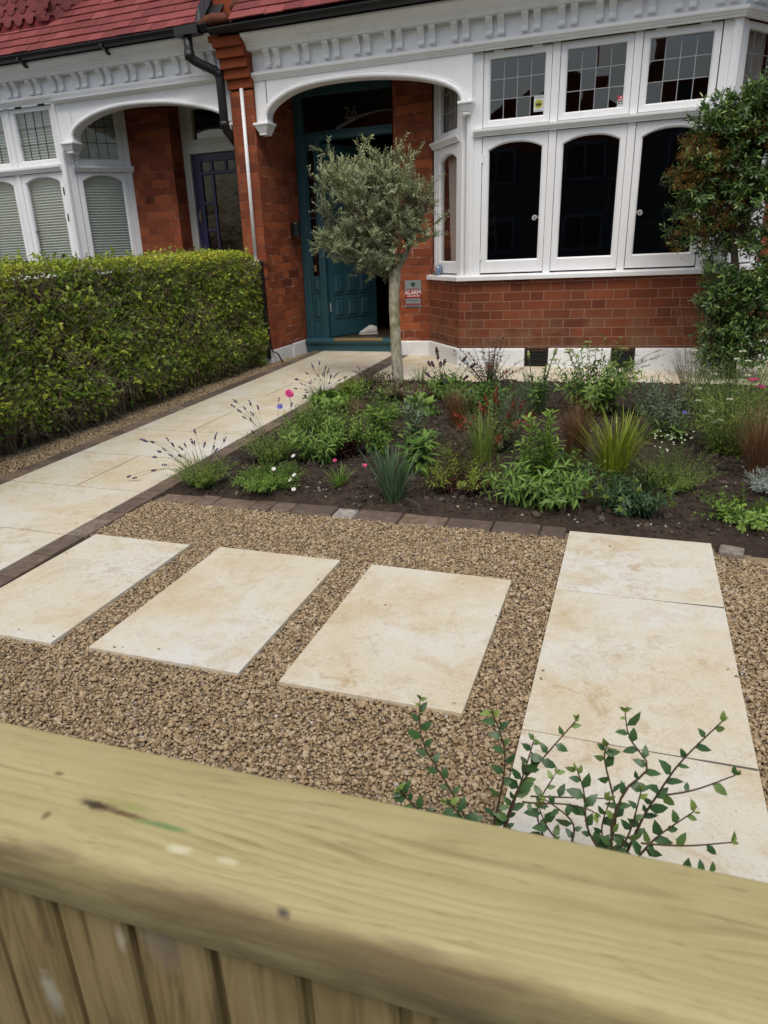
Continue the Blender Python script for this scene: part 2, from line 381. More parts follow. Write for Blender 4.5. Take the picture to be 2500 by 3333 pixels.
nb = N.noise(N.mapped(p, (40, 40, 14)), 1.0, 5, 0.65)
cb_ = N.ramp(nb, [(0.34, (0.15, 0.125, 0.085)), (0.46, (0.33, 0.30, 0.22)), (0.62, (0.42, 0.39, 0.30))])
kz = N.ramp(zz, [(0.0, (0.10,) * 3), (0.22, (0.35,) * 3), (0.36, (1, 1, 1)), (0.48, (0.75,) * 3), (0.62, (0.25,) * 3), (0.78, (0.7,) * 3), (1.0, (0.2,) * 3)])
ks = N.math('MULTIPLY', kz, N.ramp(N.noise(p, 11, 5, 0.65), [(0.46, (0, 0, 0)), (0.62, (1, 1, 1))]))
N.color(N.mix(ks, cb_, C4(0.12, 0.125, 0.022))); N.rough(0.9); N.bump(nb, 0.6, 0.006); M['bark_olive'] = N.m
M['bark_dark'] = m_plain("dark_shrub_bark", (0.085, 0.068, 0.05), 0.9, 0, 0.4, 30, 0.6, 0.2)
M['twig'] = m_plain("brown_hedge_core", (0.115, 0.080, 0.048), 0.9, 0, 0.3, 40, 0.2, 0.2)  # colour of the solid core added inside the hedge
M['moss'] = m_plain("green_moss", (0.085, 0.105, 0.018), 0.95, 0, 0.4, 60, 0.5, 0.1)
# ------------------------------------------------------------------ mesh building
class MB:
    def __init__(s): s.V = []; s.F = []; s.T = []
    def v(s, p): s.V.append(tuple(p)); return len(s.V) - 1
    def quad(s, a, b, c, d, t=0.5): s.face([a, b, c, d], t)
    def face(s, pts, t=0.5):
        s.F.append([s.v(p) for p in pts]); s.T.append(t)
    def hexa(s, c, t=0.5):
        """c: 8 corners, bottom ring then top ring, both counter-clockwise seen from above"""
        i = [s.v(p) for p in c]
        for f in ((0, 3, 2, 1), (4, 5, 6, 7), (0, 1, 5, 4), (1, 2, 6, 5), (2, 3, 7, 6), (3, 0, 4, 7)):
            s.F.append([i[k] for k in f]); s.T.append(t)
    def box(s, x0, x1, y0, y1, z0, z1, fr=None, t=0.5):
        c = [(x0, y0, z0), (x1, y0, z0), (x1, y1, z0), (x0, y1, z0), (x0, y0, z1), (x1, y0, z1), (x1, y1, z1), (x0, y1, z1)]
        s.hexa([fr(*p) for p in c] if fr else c, t)
    def frustum(s, a, z0, b, z1, fr=None, t=0.5):
        c = [(a[0], a[2], z0), (a[1], a[2], z0), (a[1], a[3], z0), (a[0], a[3], z0), (b[0], b[2], z1), (b[1], b[2], z1), (b[1], b[3], z1), (b[0], b[3], z1)]
        s.hexa([fr(*p) for p in c] if fr else c, t)
    def prism(s, prof, u0, u1, fr):
        """prof: (w, z) polygon pushed along u"""
        a = [s.v(fr(u0, w, z)) for w, z in prof]; b = [s.v(fr(u1, w, z)) for w, z in prof]
        n = len(prof)
        s.F.append(a[::-1]); s.F.append(b); s.T += [0.5, 0.5]
        for i in range(n):
            j = (i + 1) % n
            s.F.append([a[i], a[j], b[j], b[i]]); s.T.append(0.5)
    def sweep(s, prof, path, closed_prof=True, caps=True):
        """prof: (out, z); path: (x, y) going so that the outside is on the right-hand side"""
        n = len(path); rings = []
        for i, p in enumerate(path):
            def nrm(a, b):
                dx, dy = b[0] - a[0], b[1] - a[1]; l = math.hypot(dx, dy); return (dy / l, -dx / l)
            if i == 0: m = nrm(path[0], path[1]); k = 1
            elif i == n - 1: m = nrm(path[-2], path[-1]); k = 1
            else:
                a, b = nrm(path[i - 1], p), nrm(p, path[i + 1])
                mx, my = a[0] + b[0], a[1] + b[1]; l = math.hypot(mx, my); m = (mx / l, my / l)
                k = 1 / max(0.3, m[0] * a[0] + m[1] * a[1])
            rings.append([s.v((p[0] + m[0] * o * k, p[1] + m[1] * o * k, z)) for o, z in prof])
        L = len(prof)
        for r0, r1 in zip(rings, rings[1:]):
            for j in range(L if closed_prof else L - 1):
                q = (j + 1) % L
                s.F.append([r0[j], r1[j], r1[q], r0[q]]); s.T.append(0.5)
        if caps:
            s.F.append(list(rings[0])); s.F.append(list(rings[-1])[::-1]); s.T += [0.5, 0.5]
    def tube(s, pts, rad, n=8, caps=True, t=0.5):
        pts = [Vector(p) for p in pts]
        if not hasattr(rad, '__len__'): rad = [rad] * len(pts)
        rings = []; up = None
        for i, p in enumerate(pts):
            d = (pts[min(i + 1, len(pts) - 1)] - pts[max(i - 1, 0)]).normalized()
            if up is None:
                up = Vector((0, 0, 1)) if abs(d.z) < 0.9 else Vector((1, 0, 0))
            a = d.cross(up).normalized(); up = a.cross(d).normalized(); b = up
            rings.append([s.v(p + (a * math.cos(2 * math.pi * k / n) + b * math.sin(2 * math.pi * k / n)) * rad[i]) for k in range(n)])
        for r0, r1 in zip(rings, rings[1:]):
            for k in range(n):
                q = (k + 1) % n
                s.F.append([r0[k], r0[q], r1[q], r1[k]]); s.T.append(t)
        if caps:
            s.F.append(rings[0][::-1]); s.F.append(rings[-1]); s.T += [t, t]
    def build(s, name, mat, parent=None, smooth=False, lean_=False, bevel=0.0, tint=False, origin=None):
        V = s.V
        if lean_: V = [(lean(x, z), y, z) for x, y, z in V]
        o = Vector(origin) if origin else Vector((0, 0, 0))
        me = bpy.data.meshes.new(name)
        me.from_pydata([tuple(Vector(p) - o) for p in V], [], s.F)
        me.materials.append(mat)
        if tint:
            at = me.attributes.new("tint", 'FLOAT', 'FACE'); at.data.foreach_set("value", np.array(s.T, dtype=np.float32))
        me.update()
        if smooth: me.polygons.foreach_set("use_smooth", [True] * len(me.polygons))
        ob = bpy.data.objects.new(name, me); COL.objects.link(ob)
        ob.location = o
        if parent is not None:
            ob.parent = parent
            ob.matrix_parent_inverse = parent_world(parent).inverted()
        if bevel:
            md = ob.modifiers.new("bevel", 'BEVEL'); md.width = bevel; md.segments = 2; md.limit_method = 'ANGLE'; md.angle_limit = R_(40)
        return ob

def parent_world(o):
    return Matrix.Translation(o.location)

def np_mesh(name, V, faces, mat, parent=None, tint=None, smooth=True, origin=(0, 0, 0)):
    """faces: list of index arrays (n, k)"""
    V = np.asarray(V, dtype=np.float32) - np.asarray(origin, dtype=np.float32)
    me = bpy.data.meshes.new(name)
    faces = [np.asarray(f, dtype=np.int32) for f in faces if len(f)]
    loops = np.concatenate([f.ravel() for f in faces])
    sizes = np.concatenate([np.full(len(f), f.shape[1], dtype=np.int32) for f in faces])
    starts = np.concatenate([[0], np.cumsum(sizes)[:-1]]).astype(np.int32)
    me.vertices.add(len(V)); me.vertices.foreach_set("co", V.ravel())
    me.loops.add(len(loops)); me.loops.foreach_set("vertex_index", loops)
    me.polygons.add(len(sizes)); me.polygons.foreach_set("loop_start", starts)
    me.materials.append(mat)
    me.update(calc_edges=True)
    if smooth: me.polygons.foreach_set("use_smooth", np.ones(len(sizes), dtype=bool))
    if tint is not None:
        at = me.attributes.new("tint", 'FLOAT', 'POINT'); at.data.foreach_set("value", np.asarray(tint, dtype=np.float32))
    ob = bpy.data.objects.new(name, me); COL.objects.link(ob)
    ob.location = origin
    if parent is not None:
        ob.parent = parent; ob.matrix_parent_inverse = parent_world(parent).inverted()
    return ob

def tag(o, label=None, cat=None, group=None, kind=None):
    if label: o["label"] = label
    if cat: o["category"] = cat
    if group: o["group"] = group
    if kind: o["kind"] = kind
    return o

def thing(name, label, cat, loc=(0, 0, 0), group=None):
    o = bpy.data.objects.new(name, None); COL.objects.link(o)
    o.location = loc; o.empty_display_size = 0.1
    return tag(o, label, cat, group)

def frame(ox, oy, ang):
    ca, sa = math.cos(ang), math.sin(ang)
    return lambda u, w, z: (ox + u * ca - w * sa, oy + u * sa + w * ca, z)

def text_mesh(name, body, size, mat, parent, fr, u, w, z, ext=0.0015, align='CENTER', shear=0.0, bold=0.0):
    """letters as real thin pieces on a wall: u along it, z up, w out of it (negative = towards the viewer)"""
    cu = bpy.data.curves.new(name, 'FONT'); cu.body = body; cu.size = size; cu.extrude = ext; cu.align_x = align; cu.align_y = 'CENTER'; cu.shear = shear; cu.offset = bold
    tmp = bpy.data.objects.new(name + "_tmp", cu); COL.objects.link(tmp)
    dg = bpy.context.evaluated_depsgraph_get()
    me = bpy.data.meshes.new_from_object(tmp.evaluated_get(dg))
    bpy.data.objects.remove(tmp)
    for vt in me.vertices:
        c = vt.co.copy()
        p = fr(u + c.x, w - c.z, z + c.y)
        vt.co = (lean(p[0], p[2]), p[1], p[2])
    me.materials.clear(); me.materials.append(mat); me.update()
    ob = bpy.data.objects.new(name, me); COL.objects.link(ob)
    if parent is not None:
        ob.parent = parent; ob.matrix_parent_inverse = parent_world(parent).inverted()
    return ob

FRONT = frame(0, 0, 0)
CANT = math.atan2(0.62, 0.47)
LCANT = frame(-0.47, 0.62, -CANT)      # u runs from the inner corner to the front corner, w into the house
RCANT = frame(2.30, 0.0, CANT)
CL = math.hypot(0.62, 0.47)

# ------------------------------------------------------------------ windows
def ring_hole(mb, fr, u0, u1, z0, z1, i0, i1, j0, zs, zt, w0, depth=0.045, bead=0.012, n=12):
    """a flat sash u0..u1, z0..z1 with a hole i0..i1, j0..zs that ends in a low arch up to zt"""
    def loop(e):
        L = [(i0 - e, j0 - e), (i1 + e, j0 - e), (i1 + e, zs + e * 0.3)]
        if zt > zs + 1e-4:
            for k in range(1, n):
                a = math.pi * k / n
                # flat three-centred arch
                x = math.cos(a); L.append(((i0 + i1) / 2 + (i1 - i0 + 2 * e) / 2 * x, zs + e * 0.3 + (zt - zs + e * 0.7) * (1 - abs(x) ** 2.4)))
        L.append((i0 - e, zs + e * 0.3))
        return L
    I, B = loop(0), loop(bead)
    O = [(u0, z0), (u1, z0), (u1, zs)]
    m = len(I) - 4
    for k in range(m):
        t = k / max(1, m - 1); O.append((u1 + (u0 - u1) * t, z1))
    O.append((u0, zs))
    if m <= 0:
        O = [(u0, z0), (u1, z0), (u1, z1), (u0, z1)]
    N_ = len(I)
    vo = [mb.v(fr(u, w0, z)) for u, z in O]; vb = [mb.v(fr(u, w0, z)) for u, z in B]
    vi = [mb.v(fr(u, w0 + bead, z)) for u, z in I]; vd = [mb.v(fr(u, w0 + depth, z)) for u, z in I]
    for a in range(N_):
        b = (a + 1) % N_
        for r, q in ((vo, vb), (vb, vi), (vi, vd)):
            mb.F.append([r[a], r[b], q[b], q[a]]); mb.T.append(0.5)
    # outer edge of the sash
    for (ua, za), (ub, zb) in (((u0, z0), (u1, z0)), ((u1, z0), (u1, z1)), ((u1, z1), (u0, z1)), ((u0, z1), (u0, z0))):
        mb.quad(fr(ua, w0, za), fr(ua, w0 + depth, za), fr(ub, w0 + depth, zb), fr(ub, w0, zb))

def make_window(parent, fr, u0, u1, z0, z1, mg, zs=None, zt=None, lead=0, w0=0.0, stay=None, hinges=(), white=None, glass=None, leadm=None, blind=False):
    white = white or M['white']; glass = glass or M['glass']; leadm = leadm or M['leadcame']
    i0, i1, j0, j1 = u0 + mg[0], u1 - mg[1], z0 + mg[2], z1 - mg[3]
    zs_, zt_ = (zs, zt) if zs else (j1, j1)
    mb = MB(); ring_hole(mb, fr, u0, u1, z0, z1, i0, i1, j0, zs_, zt_, w0)
    w = mb.build("window", white, parent, lean_=True)
    g = MB(); e = 0.006
    pts = [(i0 - e, j0 - e), (i1 + e, j0 - e), (i1 + e, zt_ + e), (i0 - e, zt_ + e)]
    gw = w0 + 0.03
    if lead:
        rr = random.Random(int(u0 * 1000) + int(z0 * 77))
        for a in range(4):
            for b in range(3):
                ua, ub = i0 + (i1 - i0) * a / 4, i0 + (i1 - i0) * (a + 1) / 4; za, zb = j0 + (zt_ - j0) * b / 3, j0 + (zt_ - j0) * (b + 1) / 3
                tu, tz = rr.uniform(-1, 1) * 0.0022, rr.uniform(-1, 1) * 0.0022
                g.quad(fr(ua, gw - tu - tz, za), fr(ub, gw + tu - tz, za), fr(ub, gw + tu + tz, zb), fr(ua, gw - tu + tz, zb))
    else:
        g.face([fr(u, gw, z) for u, z in pts])
    g.build("pane", glass, w, lean_=True)
    if lead:
        l = MB(); lw = 0.0034
        for k in range(1, 4):
            u = i0 + (i1 - i0) * k / 4; l.box(u - lw, u + lw, gw - 0.005, gw + 0.002, j0, zt_, fr)
        for k in range(1, 3):
            z = j0 + (zt_ - j0) * k / 3; l.box(i0, i1, gw - 0.0045, gw + 0.0015, z - lw, z + lw, fr)
        l.build("lead_lattice", leadm, w, lean_=True)
    if stay:   # curled stay seen through the glass
        s_ = MB(); su, sz, sd, sm = stay; pp = []
        for k in range(22):
            a = k / 21 * 3.3 * math.pi; r = 0.027 * (1 - k / 26)
            pp.append(fr(su + sd * (0.034 - r * math.cos(a)), gw - 0.012, sz + r * math.sin(a)))
        s_.tube([fr(su - sd * 0.012, gw - 0.012, sz)] + pp, 0.0030, 6)
        s_.build("window_stay", sm, w, smooth=True, lean_=True)
    for (hu, hz, vert) in hinges:
        h = MB()
        if vert: h.tube([fr(hu, w0 - 0.006, hz - 0.038), fr(hu, w0 - 0.006, hz + 0.038)], 0.008, 8); h.box(hu - 0.013, hu + 0.013, w0 - 0.004, w0 + 0.003, hz - 0.03, hz + 0.03, fr)
        else: h.tube([fr(hu - 0.042, w0 - 0.007, hz), fr(hu + 0.042, w0 - 0.007, hz)], 0.008, 8); h.box(hu - 0.042, hu + 0.042, w0 - 0.004, w0 + 0.003, hz - 0.013, hz + 0.008, fr)
        h.build("hinge", white if leadm is not M['leadcame2'] else M['leadcame2'], w, lean_=True)
    if blind:
        b = MB(); n = int((zt_ - j0 + 0.1) / 0.030); zz = j0 - 0.05
        for k in range(n):
            b.quad(fr(i0 - 0.03, gw + 0.05, zz), fr(i1 + 0.03, gw + 0.05, zz), fr(i1 + 0.03, gw + 0.034, zz + 0.015), fr(i0 - 0.03, gw + 0.034, zz + 0.015))
            b.quad(fr(i0 - 0.03, gw + 0.034, zz + 0.015), fr(i1 + 0.03, gw + 0.034, zz + 0.015), fr(i1 + 0.03, gw + 0.05, zz + 0.030), fr(i0 - 0.03, gw + 0.05, zz + 0.030))
            zz += 0.030
        b.build("pleated_blind", M['blind'], w, lean_=True)
    return w

def arch_panel(mb, fr, pts, xL, xR, zl, zr, ztop, w0, w1):
    low = [(xL, zl)] + [(pts[0][0], zl)] + pts[1:-1] + [(pts[-1][0], zr), (xR, zr)]
    for (a, za), (b, zb) in zip(low, low[1:]):
        if abs(a - b) > 1e-5:
            mb.quad(fr(a, w0, za), fr(b, w0, zb), fr(b, w0, ztop), fr(a, w0, ztop))
            mb.quad(fr(b, w1, zb), fr(a, w1, za), fr(a, w1, ztop), fr(b, w1, ztop))
        mb.quad(fr(a, w1, za), fr(b, w1, zb), fr(b, w0, zb), fr(a, w0, za))
    mb.quad(fr(xL, w0, zl), fr(xL, w0, ztop), fr(xL, w1, ztop), fr(xL, w1, zl))
    mb.quad(fr(xR, w1, zr), fr(xR, w1, ztop), fr(xR, w0, ztop), fr(xR, w0, zr))

def smooth_curve(pts, n=6):
    P = [pts[0]] + list(pts) + [pts[-1]]; out = []
    for i in range(1, len(P) - 2):
        for k in range(n):
            t = k / n; a, b, c, d = P[i - 1], P[i], P[i + 1], P[i + 2]
            out.append(tuple(0.5 * (2 * b[j] + (c[j] - a[j]) * t + (2 * a[j] - 5 * b[j] + 4 * c[j] - d[j]) * t * t + (3 * b[j] - a[j] - 3 * c[j] + d[j]) * t ** 3) for j in range(2)))
    return out + [tuple(pts[-1])]

def bracket_foot(mb, fr, u0, u1, z, w0=-0.03):
    """the little moulded block an arch stands on"""
    c = (u0 + u1) / 2; h = (u1 - u0) / 2
    mb.box(u0 - 0.012, u1 + 0.012, w0 - 0.045, 0.12, z - 0.022, z + 0.002, fr)
    mb.frustum((c - h * 0.62, c + h * 0.62, w0 - 0.005, 0.10), z - 0.085, (u0 - 0.004, u1 + 0.004, w0 - 0.035, 0.115), z - 0.022, fr)
    mb.box(c - h * 0.58, c + h * 0.58, w0 - 0.002, 0.09, z - 0.108, z - 0.085, fr)

MODPROF = lambda z: [(0.0, z), (-0.043, z), (-0.046, z + 0.014), (-0.030, z + 0.018), (-0.025, z + 0.045), (-0.034, z + 0.08), (-0.056, z + 0.112), (-0.072, z + 0.126), (-0.074, z + 0.145), (0.0, z + 0.145)]

def crown_mould(mb, path, z):
    """cornice: bed mould, a coved soffit and the top fillet under the gutter (z = underside)"""
    prof = [(0.0, z), (0.088, z), (0.095, z + 0.012), (0.100, z + 0.030), (0.112, z + 0.036), (0.113, z + 0.046), (0.126, z + 0.058), (0.150, z + 0.075), (0.178, z + 0.088), (0.192, z + 0.098), (0.200, z + 0.100), (0.203, z + 0.122), (0.0, z + 0.122)]
    mb.sweep(prof[::-1], path)

def small_mould(mb, path, z0, z1, out=0.045, base=0.0):
    h = z1 - z0
    prof = [(base - 0.02, z0), (base + out * 0.25, z0), (base + out * 0.30, z0 + h * 0.22), (base + out * 0.55, z0 + h * 0.30), (base + out * 0.60, z0 + h * 0.48), (base + out * 0.95, z0 + h * 0.62), (base + out, z0 + h * 0.80), (base + out, z0 + h), (base - 0.02, z0 + h)]
    mb.sweep(prof[::-1], path)

# ------------------------------------------------------------------ the house with the teal door
HOUSE = thing("terraced_house", "red brick terraced house with teal front door, white arched porch and dark bay windows", "house", (0, 0, 0))
FPATH = [(-2.105, 0.0), (2.30, 0.0), (2.77, 0.62), (4.6, 0.62)]
BAY = [(-0.47, 0.62), (0.0, 0.0), (2.30, 0.0), (2.77, 0.62)]

def wallrun(mb, pts, z0, z1, thick, off=0.0):
    mb.sweep([(off, z0), (off, z1), (off - thick, z1), (off - thick, z0)], pts)

mb = MB(); wallrun(mb, BAY, -0.03, 0.655, 0.18)
mb.build("bay_wall", M['brick'], HOUSE, lean_=True)
# plinth with two dark gaps for the air bricks
pl = MB()
PZ0 = -0.35
prof = [(0.022, PZ0), (0.022, -0.012), (0.010, 0.0), (-0.02, 0.0), (-0.02, PZ0)]
pl.sweep(prof, [(-0.90, 0.62), (-0.47, 0.62), (0.0, 0.0), (0.672, 0.0)])
pl.build("plinth", M['white2'], HOUSE, lean_=True, bevel=0.008); pl = MB()
pl.sweep(prof, [(0.905, 0.0), (1.497, 0.0)])
pl.build("plinth", M['white2'], HOUSE, lean_=True, bevel=0.008); pl = MB()
pl.sweep(prof, [(1.716, 0.0), (2.30, 0.0), (2.77, 0.62), (4.6, 0.62)])
pl.build("plinth", M['white2'], HOUSE, lean_=True, bevel=0.008); pl = MB()
pl.box(-2.13, -2.085, 0.455, 0.85, PZ0, -0.005); pl.build("plinth", M['white2'], HOUSE, lean_=True, bevel=0.008); pl = MB(); pl.box(-2.16, -2.094, -0.06, 0.43, PZ0, -0.01)
pl.box(-2.40, -2.16, -0.06, 0.0, PZ0, -0.01)
pl.build("plinth", M['white2'], HOUSE, lean_=True, bevel=0.008)
for a, b in ((0.66, 0.92), (1.485, 1.73)): pb = MB(); pb.box(a, b, 0.012, 0.10, PZ0, 0.0); pb.build("vent_recess", M['blackiron'], HOUSE, lean_=True)
for (a, b) in ((0.678, 0.899), (1.503, 1.710)):
    v = MB(); z0, z1 = -0.165, -0.004
    v.box(a, b, -0.004, 0.012, z0, z0 + 0.012); v.box(a, b, -0.004, 0.012, z1 - 0.012, z1); v.box(a, a + 0.012, -0.004, 0.012, z0 + 0.012, z1 - 0.012); v.box(b - 0.012, b, -0.004, 0.012, z0 + 0.012, z1 - 0.012)
    for k in range(1, 8): u = a + (b - a) * k / 8; v.box(u - 0.004, u + 0.004, 0.0, 0.010, z0 + 0.012, z1 - 0.012)
    for k in range(1, 3): z = z0 + (z1 - z0) * k / 3; v.box(a + 0.012, b - 0.012, -0.002, 0.008, z - 0.006, z + 0.006)
    v.build("air_vent", M['black'], HOUSE, lean_=True)
# recessed wall by the door, the wall right of the bay, the wing wall / pier between the porches
w = MB()
w.box(-0.872, -0.44, 0.62, 0.90, -0.02, 2.75)
w.build("wall", M['brickw'], HOUSE, lean_=True)
w = MB(); w.box(2.74, 4.6, 0.62, 0.90, -0.02, 2.75); w.build("wall", M['brickw'], HOUSE, lean_=True)
w = MB(); w.box(-2.36, -2.10, 0.0, 1.1, -0.02, 3.0); w.build("wall", M['brickw'], HOUSE, lean_=True)
pr = MB(); pr.box(-2.362, -2.103, -0.035, 0.02, -0.3, 2.53); pr.build("pier", M['brickl'], HOUSE, lean_=True, bevel=0.004)
cb = MB()
for k in range(5):
    z = 2.545 + 0.0845 * k
    cb.box(-2.372 - 0.012 * k, -2.10 - 0.002 * k, -0.052 - 0.036 * k, 0.05, z, z + 0.0835)
cb.build("corbel", M['rubbed'], HOUSE, lean_=True, bevel=0.006)
# porch: arch, roll moulding, feet
arch = [(-1.968, 2.225), (-1.972, 2.30), (-1.915, 2.368), (-1.808, 2.428), (-1.66, 2.478), (-1.444, 2.508), (-1.234, 2.516), (-1.01, 2.513), (-0.763, 2.495), (-0.518, 2.462), (-0.358, 2.430), (-0.20, 2.384), (-0.09, 2.333), (-0.022, 2.275), (0.004, 2.215)]
ac = smooth_curve(arch, 4)
mb = MB(); arch_panel(mb, FRONT, ac, -2.103, 0.10, 2.225, 2.215, 2.66, 0.0, 0.11)
mb.build("porch_arch", M['white'], HOUSE, lean_=True)
def offset_curve(c, d):
    out = []
    for i, p in enumerate(c):
        a, b = c[max(i - 1, 0)], c[min(i + 1, len(c) - 1)]; dx, dz = b[0] - a[0], b[1] - a[1]; l = math.hypot(dx, dz) or 1
        out.append((p[0] - dz / l * d, p[1] + dx / l * d))
    return out
rl = MB(); rl.tube([(x, -0.004, z) for x, z in offset_curve(ac, 0.022)], 0.0235, 10); rl.tube([(x, -0.001, z) for x, z in offset_curve(ac, 0.050)], 0.008, 6)
rl.build("arch_moulding", M['white'], HOUSE, smooth=True, lean_=True)
for a, b, z in ((-2.098, -1.955, 2.228), (-0.008, 0.112, 2.217)):
    f_ = MB(); bracket_foot(f_, FRONT, a, b, z); f_.build("arch_foot", M['white'], HOUSE, lean_=True, bevel=0.006)
# fascia, modillions, mouldings
mb = MB(); mb.sweep([(0.0, 2.655), (0.0, 3.02), (-0.12, 3.02), (-0.12, 2.655)], FPATH[:3] + [(2.90, 0.79)]); mb.build("fascia", M['white'], HOUSE, lean_=True)
mb = MB(); small_mould(mb, FPATH[:3] + [(2.90, 0.79)], 2.602, 2.668, 0.05); mb.build("architrave", M['white'], HOUSE, lean_=True)
mb = MB(); crown_mould(mb, FPATH[:3] + [(2.90, 0.79)], 2.848); mb.build("cornice", M['white'], HOUSE, lean_=True)
for k in range(14):
    for j in (0, 0.1045):
        u = -1.928 + 0.3098 * k + j - 0.02
        b = MB(); b.prism(MODPROF(2.703), u, u + 0.058, FRONT); b.build("bracket", M['white'], HOUSE, lean_=True)
for k in range(2):
    for j in (0, 0.1045):
        b = MB(); u = 0.10 + 0.31 * k + j; b.prism(MODPROF(2.703), u, u + 0.058, RCANT); b.build("bracket", M['white'], HOUSE, lean_=True)
# bay joinery: sill, transom, posts
mb = MB(); mb.sweep([(0.045, 0.655), (0.045, 0.693), (0.038, 0.699), (-0.13, 0.712), (-0.13, 0.655)], BAY); mb.build("sill", M['white'], HOUSE, lean_=True, bevel=0.004)
WY = 0.05
for i, p in enumerate([[(0.115, WY), (2.245, WY)]]):
    mb = MB(); small_mould(mb, p, 1.925, 1.985, 0.042, 0.02); mb.build("transom", M['white'], HOUSE, lean_=True)
mb = MB(); small_mould(mb, [LCANT(0.02, WY, 0)[:2], LCANT(CL - 0.10, WY, 0)[:2]], 1.915, 1.975, 0.042, 0.02); mb.build("transom", M['white'], HOUSE, lean_=True)
mb = MB(); small_mould(mb, [RCANT(0.10, WY, 0)[:2], RCANT(CL, WY, 0)[:2]], 1.925, 1.985, 0.042, 0.02); mb.build("transom", M['white'], HOUSE, lean_=True)
for k in range(4):
    u0 = (0.118, 0.802, 1.478, 2.160)[k]; u1 = (0.192, 0.869, 1.545, 2.232)[k]
    mb = MB(); mb.box(u0, u1, WY - 0.008, WY + 0.09, 0.70, 2.605)
    mb.build("mullion", M['white'], HOUSE, lean_=True, bevel=0.004)
for fr, u0, u1 in ((LCANT, CL - 0.155, CL - 0.055), (LCANT, 0.02, 0.085), (RCANT, 0.055, 0.13), (RCANT, CL - 0.07, CL)):
    mb = MB(); mb.box(u0, u1, WY - 0.012, WY + 0.08, 0.70, 2.605, fr); mb.build("mullion", M['white'], HOUSE, lean_=True, bevel=0.004)
# corner posts with a groove
for sgn, x in ((-1, 0.085), (1, 2.268)):
    mb = MB(); mb.tube([(x, 0.062, 0.70), (x, 0.062, 2.605)], 0.045, 8); mb.build("corner_post", M['white'], HOUSE, lean_=True)
for k in range(3):
    u0 = 0.197 + 0.6765 * k; u1 = u0 + 0.601
    make_window(HOUSE, FRONT, u0, u1, 1.997, 2.598, (0.058, 0.058, 0.060, 0.058), lead=1, w0=WY, hinges=((u0 + 0.13, 2.598, 0), (u1 - 0.13, 2.598, 0)) if k != 1 else ())
    st = {0: (u1 - 0.062, 1.20, -1, M['white']), 2: (u0 + 0.058, 1.19, 1, M['white'])}.get(k)
    make_window(HOUSE, FRONT, u0, u1, 0.722, 1.920, (0.060, 0.056, 0.118, 0.06), 1.803, 1.860, 0, WY, st, ((u0, 1.74, 1), (u0, 0.88, 1)) if k == 0 else ())
make_window(HOUSE, LCANT, 0.09, CL - 0.16, 1.992, 2.598, (0.05, 0.05, 0.05, 0.05), lead=1, w0=WY)
make_window(HOUSE, LCANT, 0.09, CL - 0.16, 0.722, 1.912, (0.055, 0.055, 0.118, 0.06), 1.775, 1.835, 0, WY)
make_window(HOUSE, RCANT, 0.135, CL - 0.075, 1.997, 2.598, (0.05, 0.05, 0.06, 0.05), lead=1, w0=WY)
make_window(HOUSE, RCANT, 0.135, CL - 0.075, 0.722, 1.920, (0.055, 0.055, 0.118, 0.06), 1.803, 1.860, 0, WY)
# front room behind the bay, seen dimly through the glass
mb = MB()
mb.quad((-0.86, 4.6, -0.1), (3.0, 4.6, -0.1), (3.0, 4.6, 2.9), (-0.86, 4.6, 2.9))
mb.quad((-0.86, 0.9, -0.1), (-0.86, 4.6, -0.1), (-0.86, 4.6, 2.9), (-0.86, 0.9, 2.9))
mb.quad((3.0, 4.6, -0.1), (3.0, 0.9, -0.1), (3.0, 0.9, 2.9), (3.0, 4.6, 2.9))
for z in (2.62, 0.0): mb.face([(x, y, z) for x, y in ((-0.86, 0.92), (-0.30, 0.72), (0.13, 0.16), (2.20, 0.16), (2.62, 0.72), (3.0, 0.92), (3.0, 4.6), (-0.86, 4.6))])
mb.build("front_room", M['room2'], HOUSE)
mb = MB()   # picture frame and mantel deep in the room
for a, b, c, d in ((1.15, 1.95, 1.15, 1.17), (1.15, 1.95, 1.78, 1.80), (1.15, 1.17, 1.17, 1.78), (1.93, 1.95, 1.17, 1.78)): mb.box(a, b, 4.54, 4.59, c, d)
mb.build("picture_frame", M['lead'], HOUSE)
for fr, us in ((LCANT, (0.06, 0.27)), (RCANT, (0.30, 0.62))):
    mb = MB(); n = 16
    for k in range(n):
        ua, ub = [us[0] + (us[1] - us[0]) * q / n for q in (k, k + 1)]
        wa, wb = [0.16 + 0.018 * math.sin(q * 2.1) for q in (k, k + 1)]
        sh = 0.16 if fr is LCANT else 0.0
        mb.quad(fr(ua + sh, wa, 0.75), fr(ub + sh, wb, 0.75), fr(ub, wb, 2.6), fr(ua, wa, 2.6))
    mb.build("curtain", M['curtain'], HOUSE, smooth=True, lean_=True)
# porch ceiling, upper wall, roof
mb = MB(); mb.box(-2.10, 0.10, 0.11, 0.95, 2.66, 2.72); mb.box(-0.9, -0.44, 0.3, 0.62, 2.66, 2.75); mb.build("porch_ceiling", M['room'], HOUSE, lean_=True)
mb = MB(); mb.box(-2.36, 4.6, 1.9, 2.1, 2.9, 5.6); mb.build("upper_wall", M['brickl'], HOUSE)

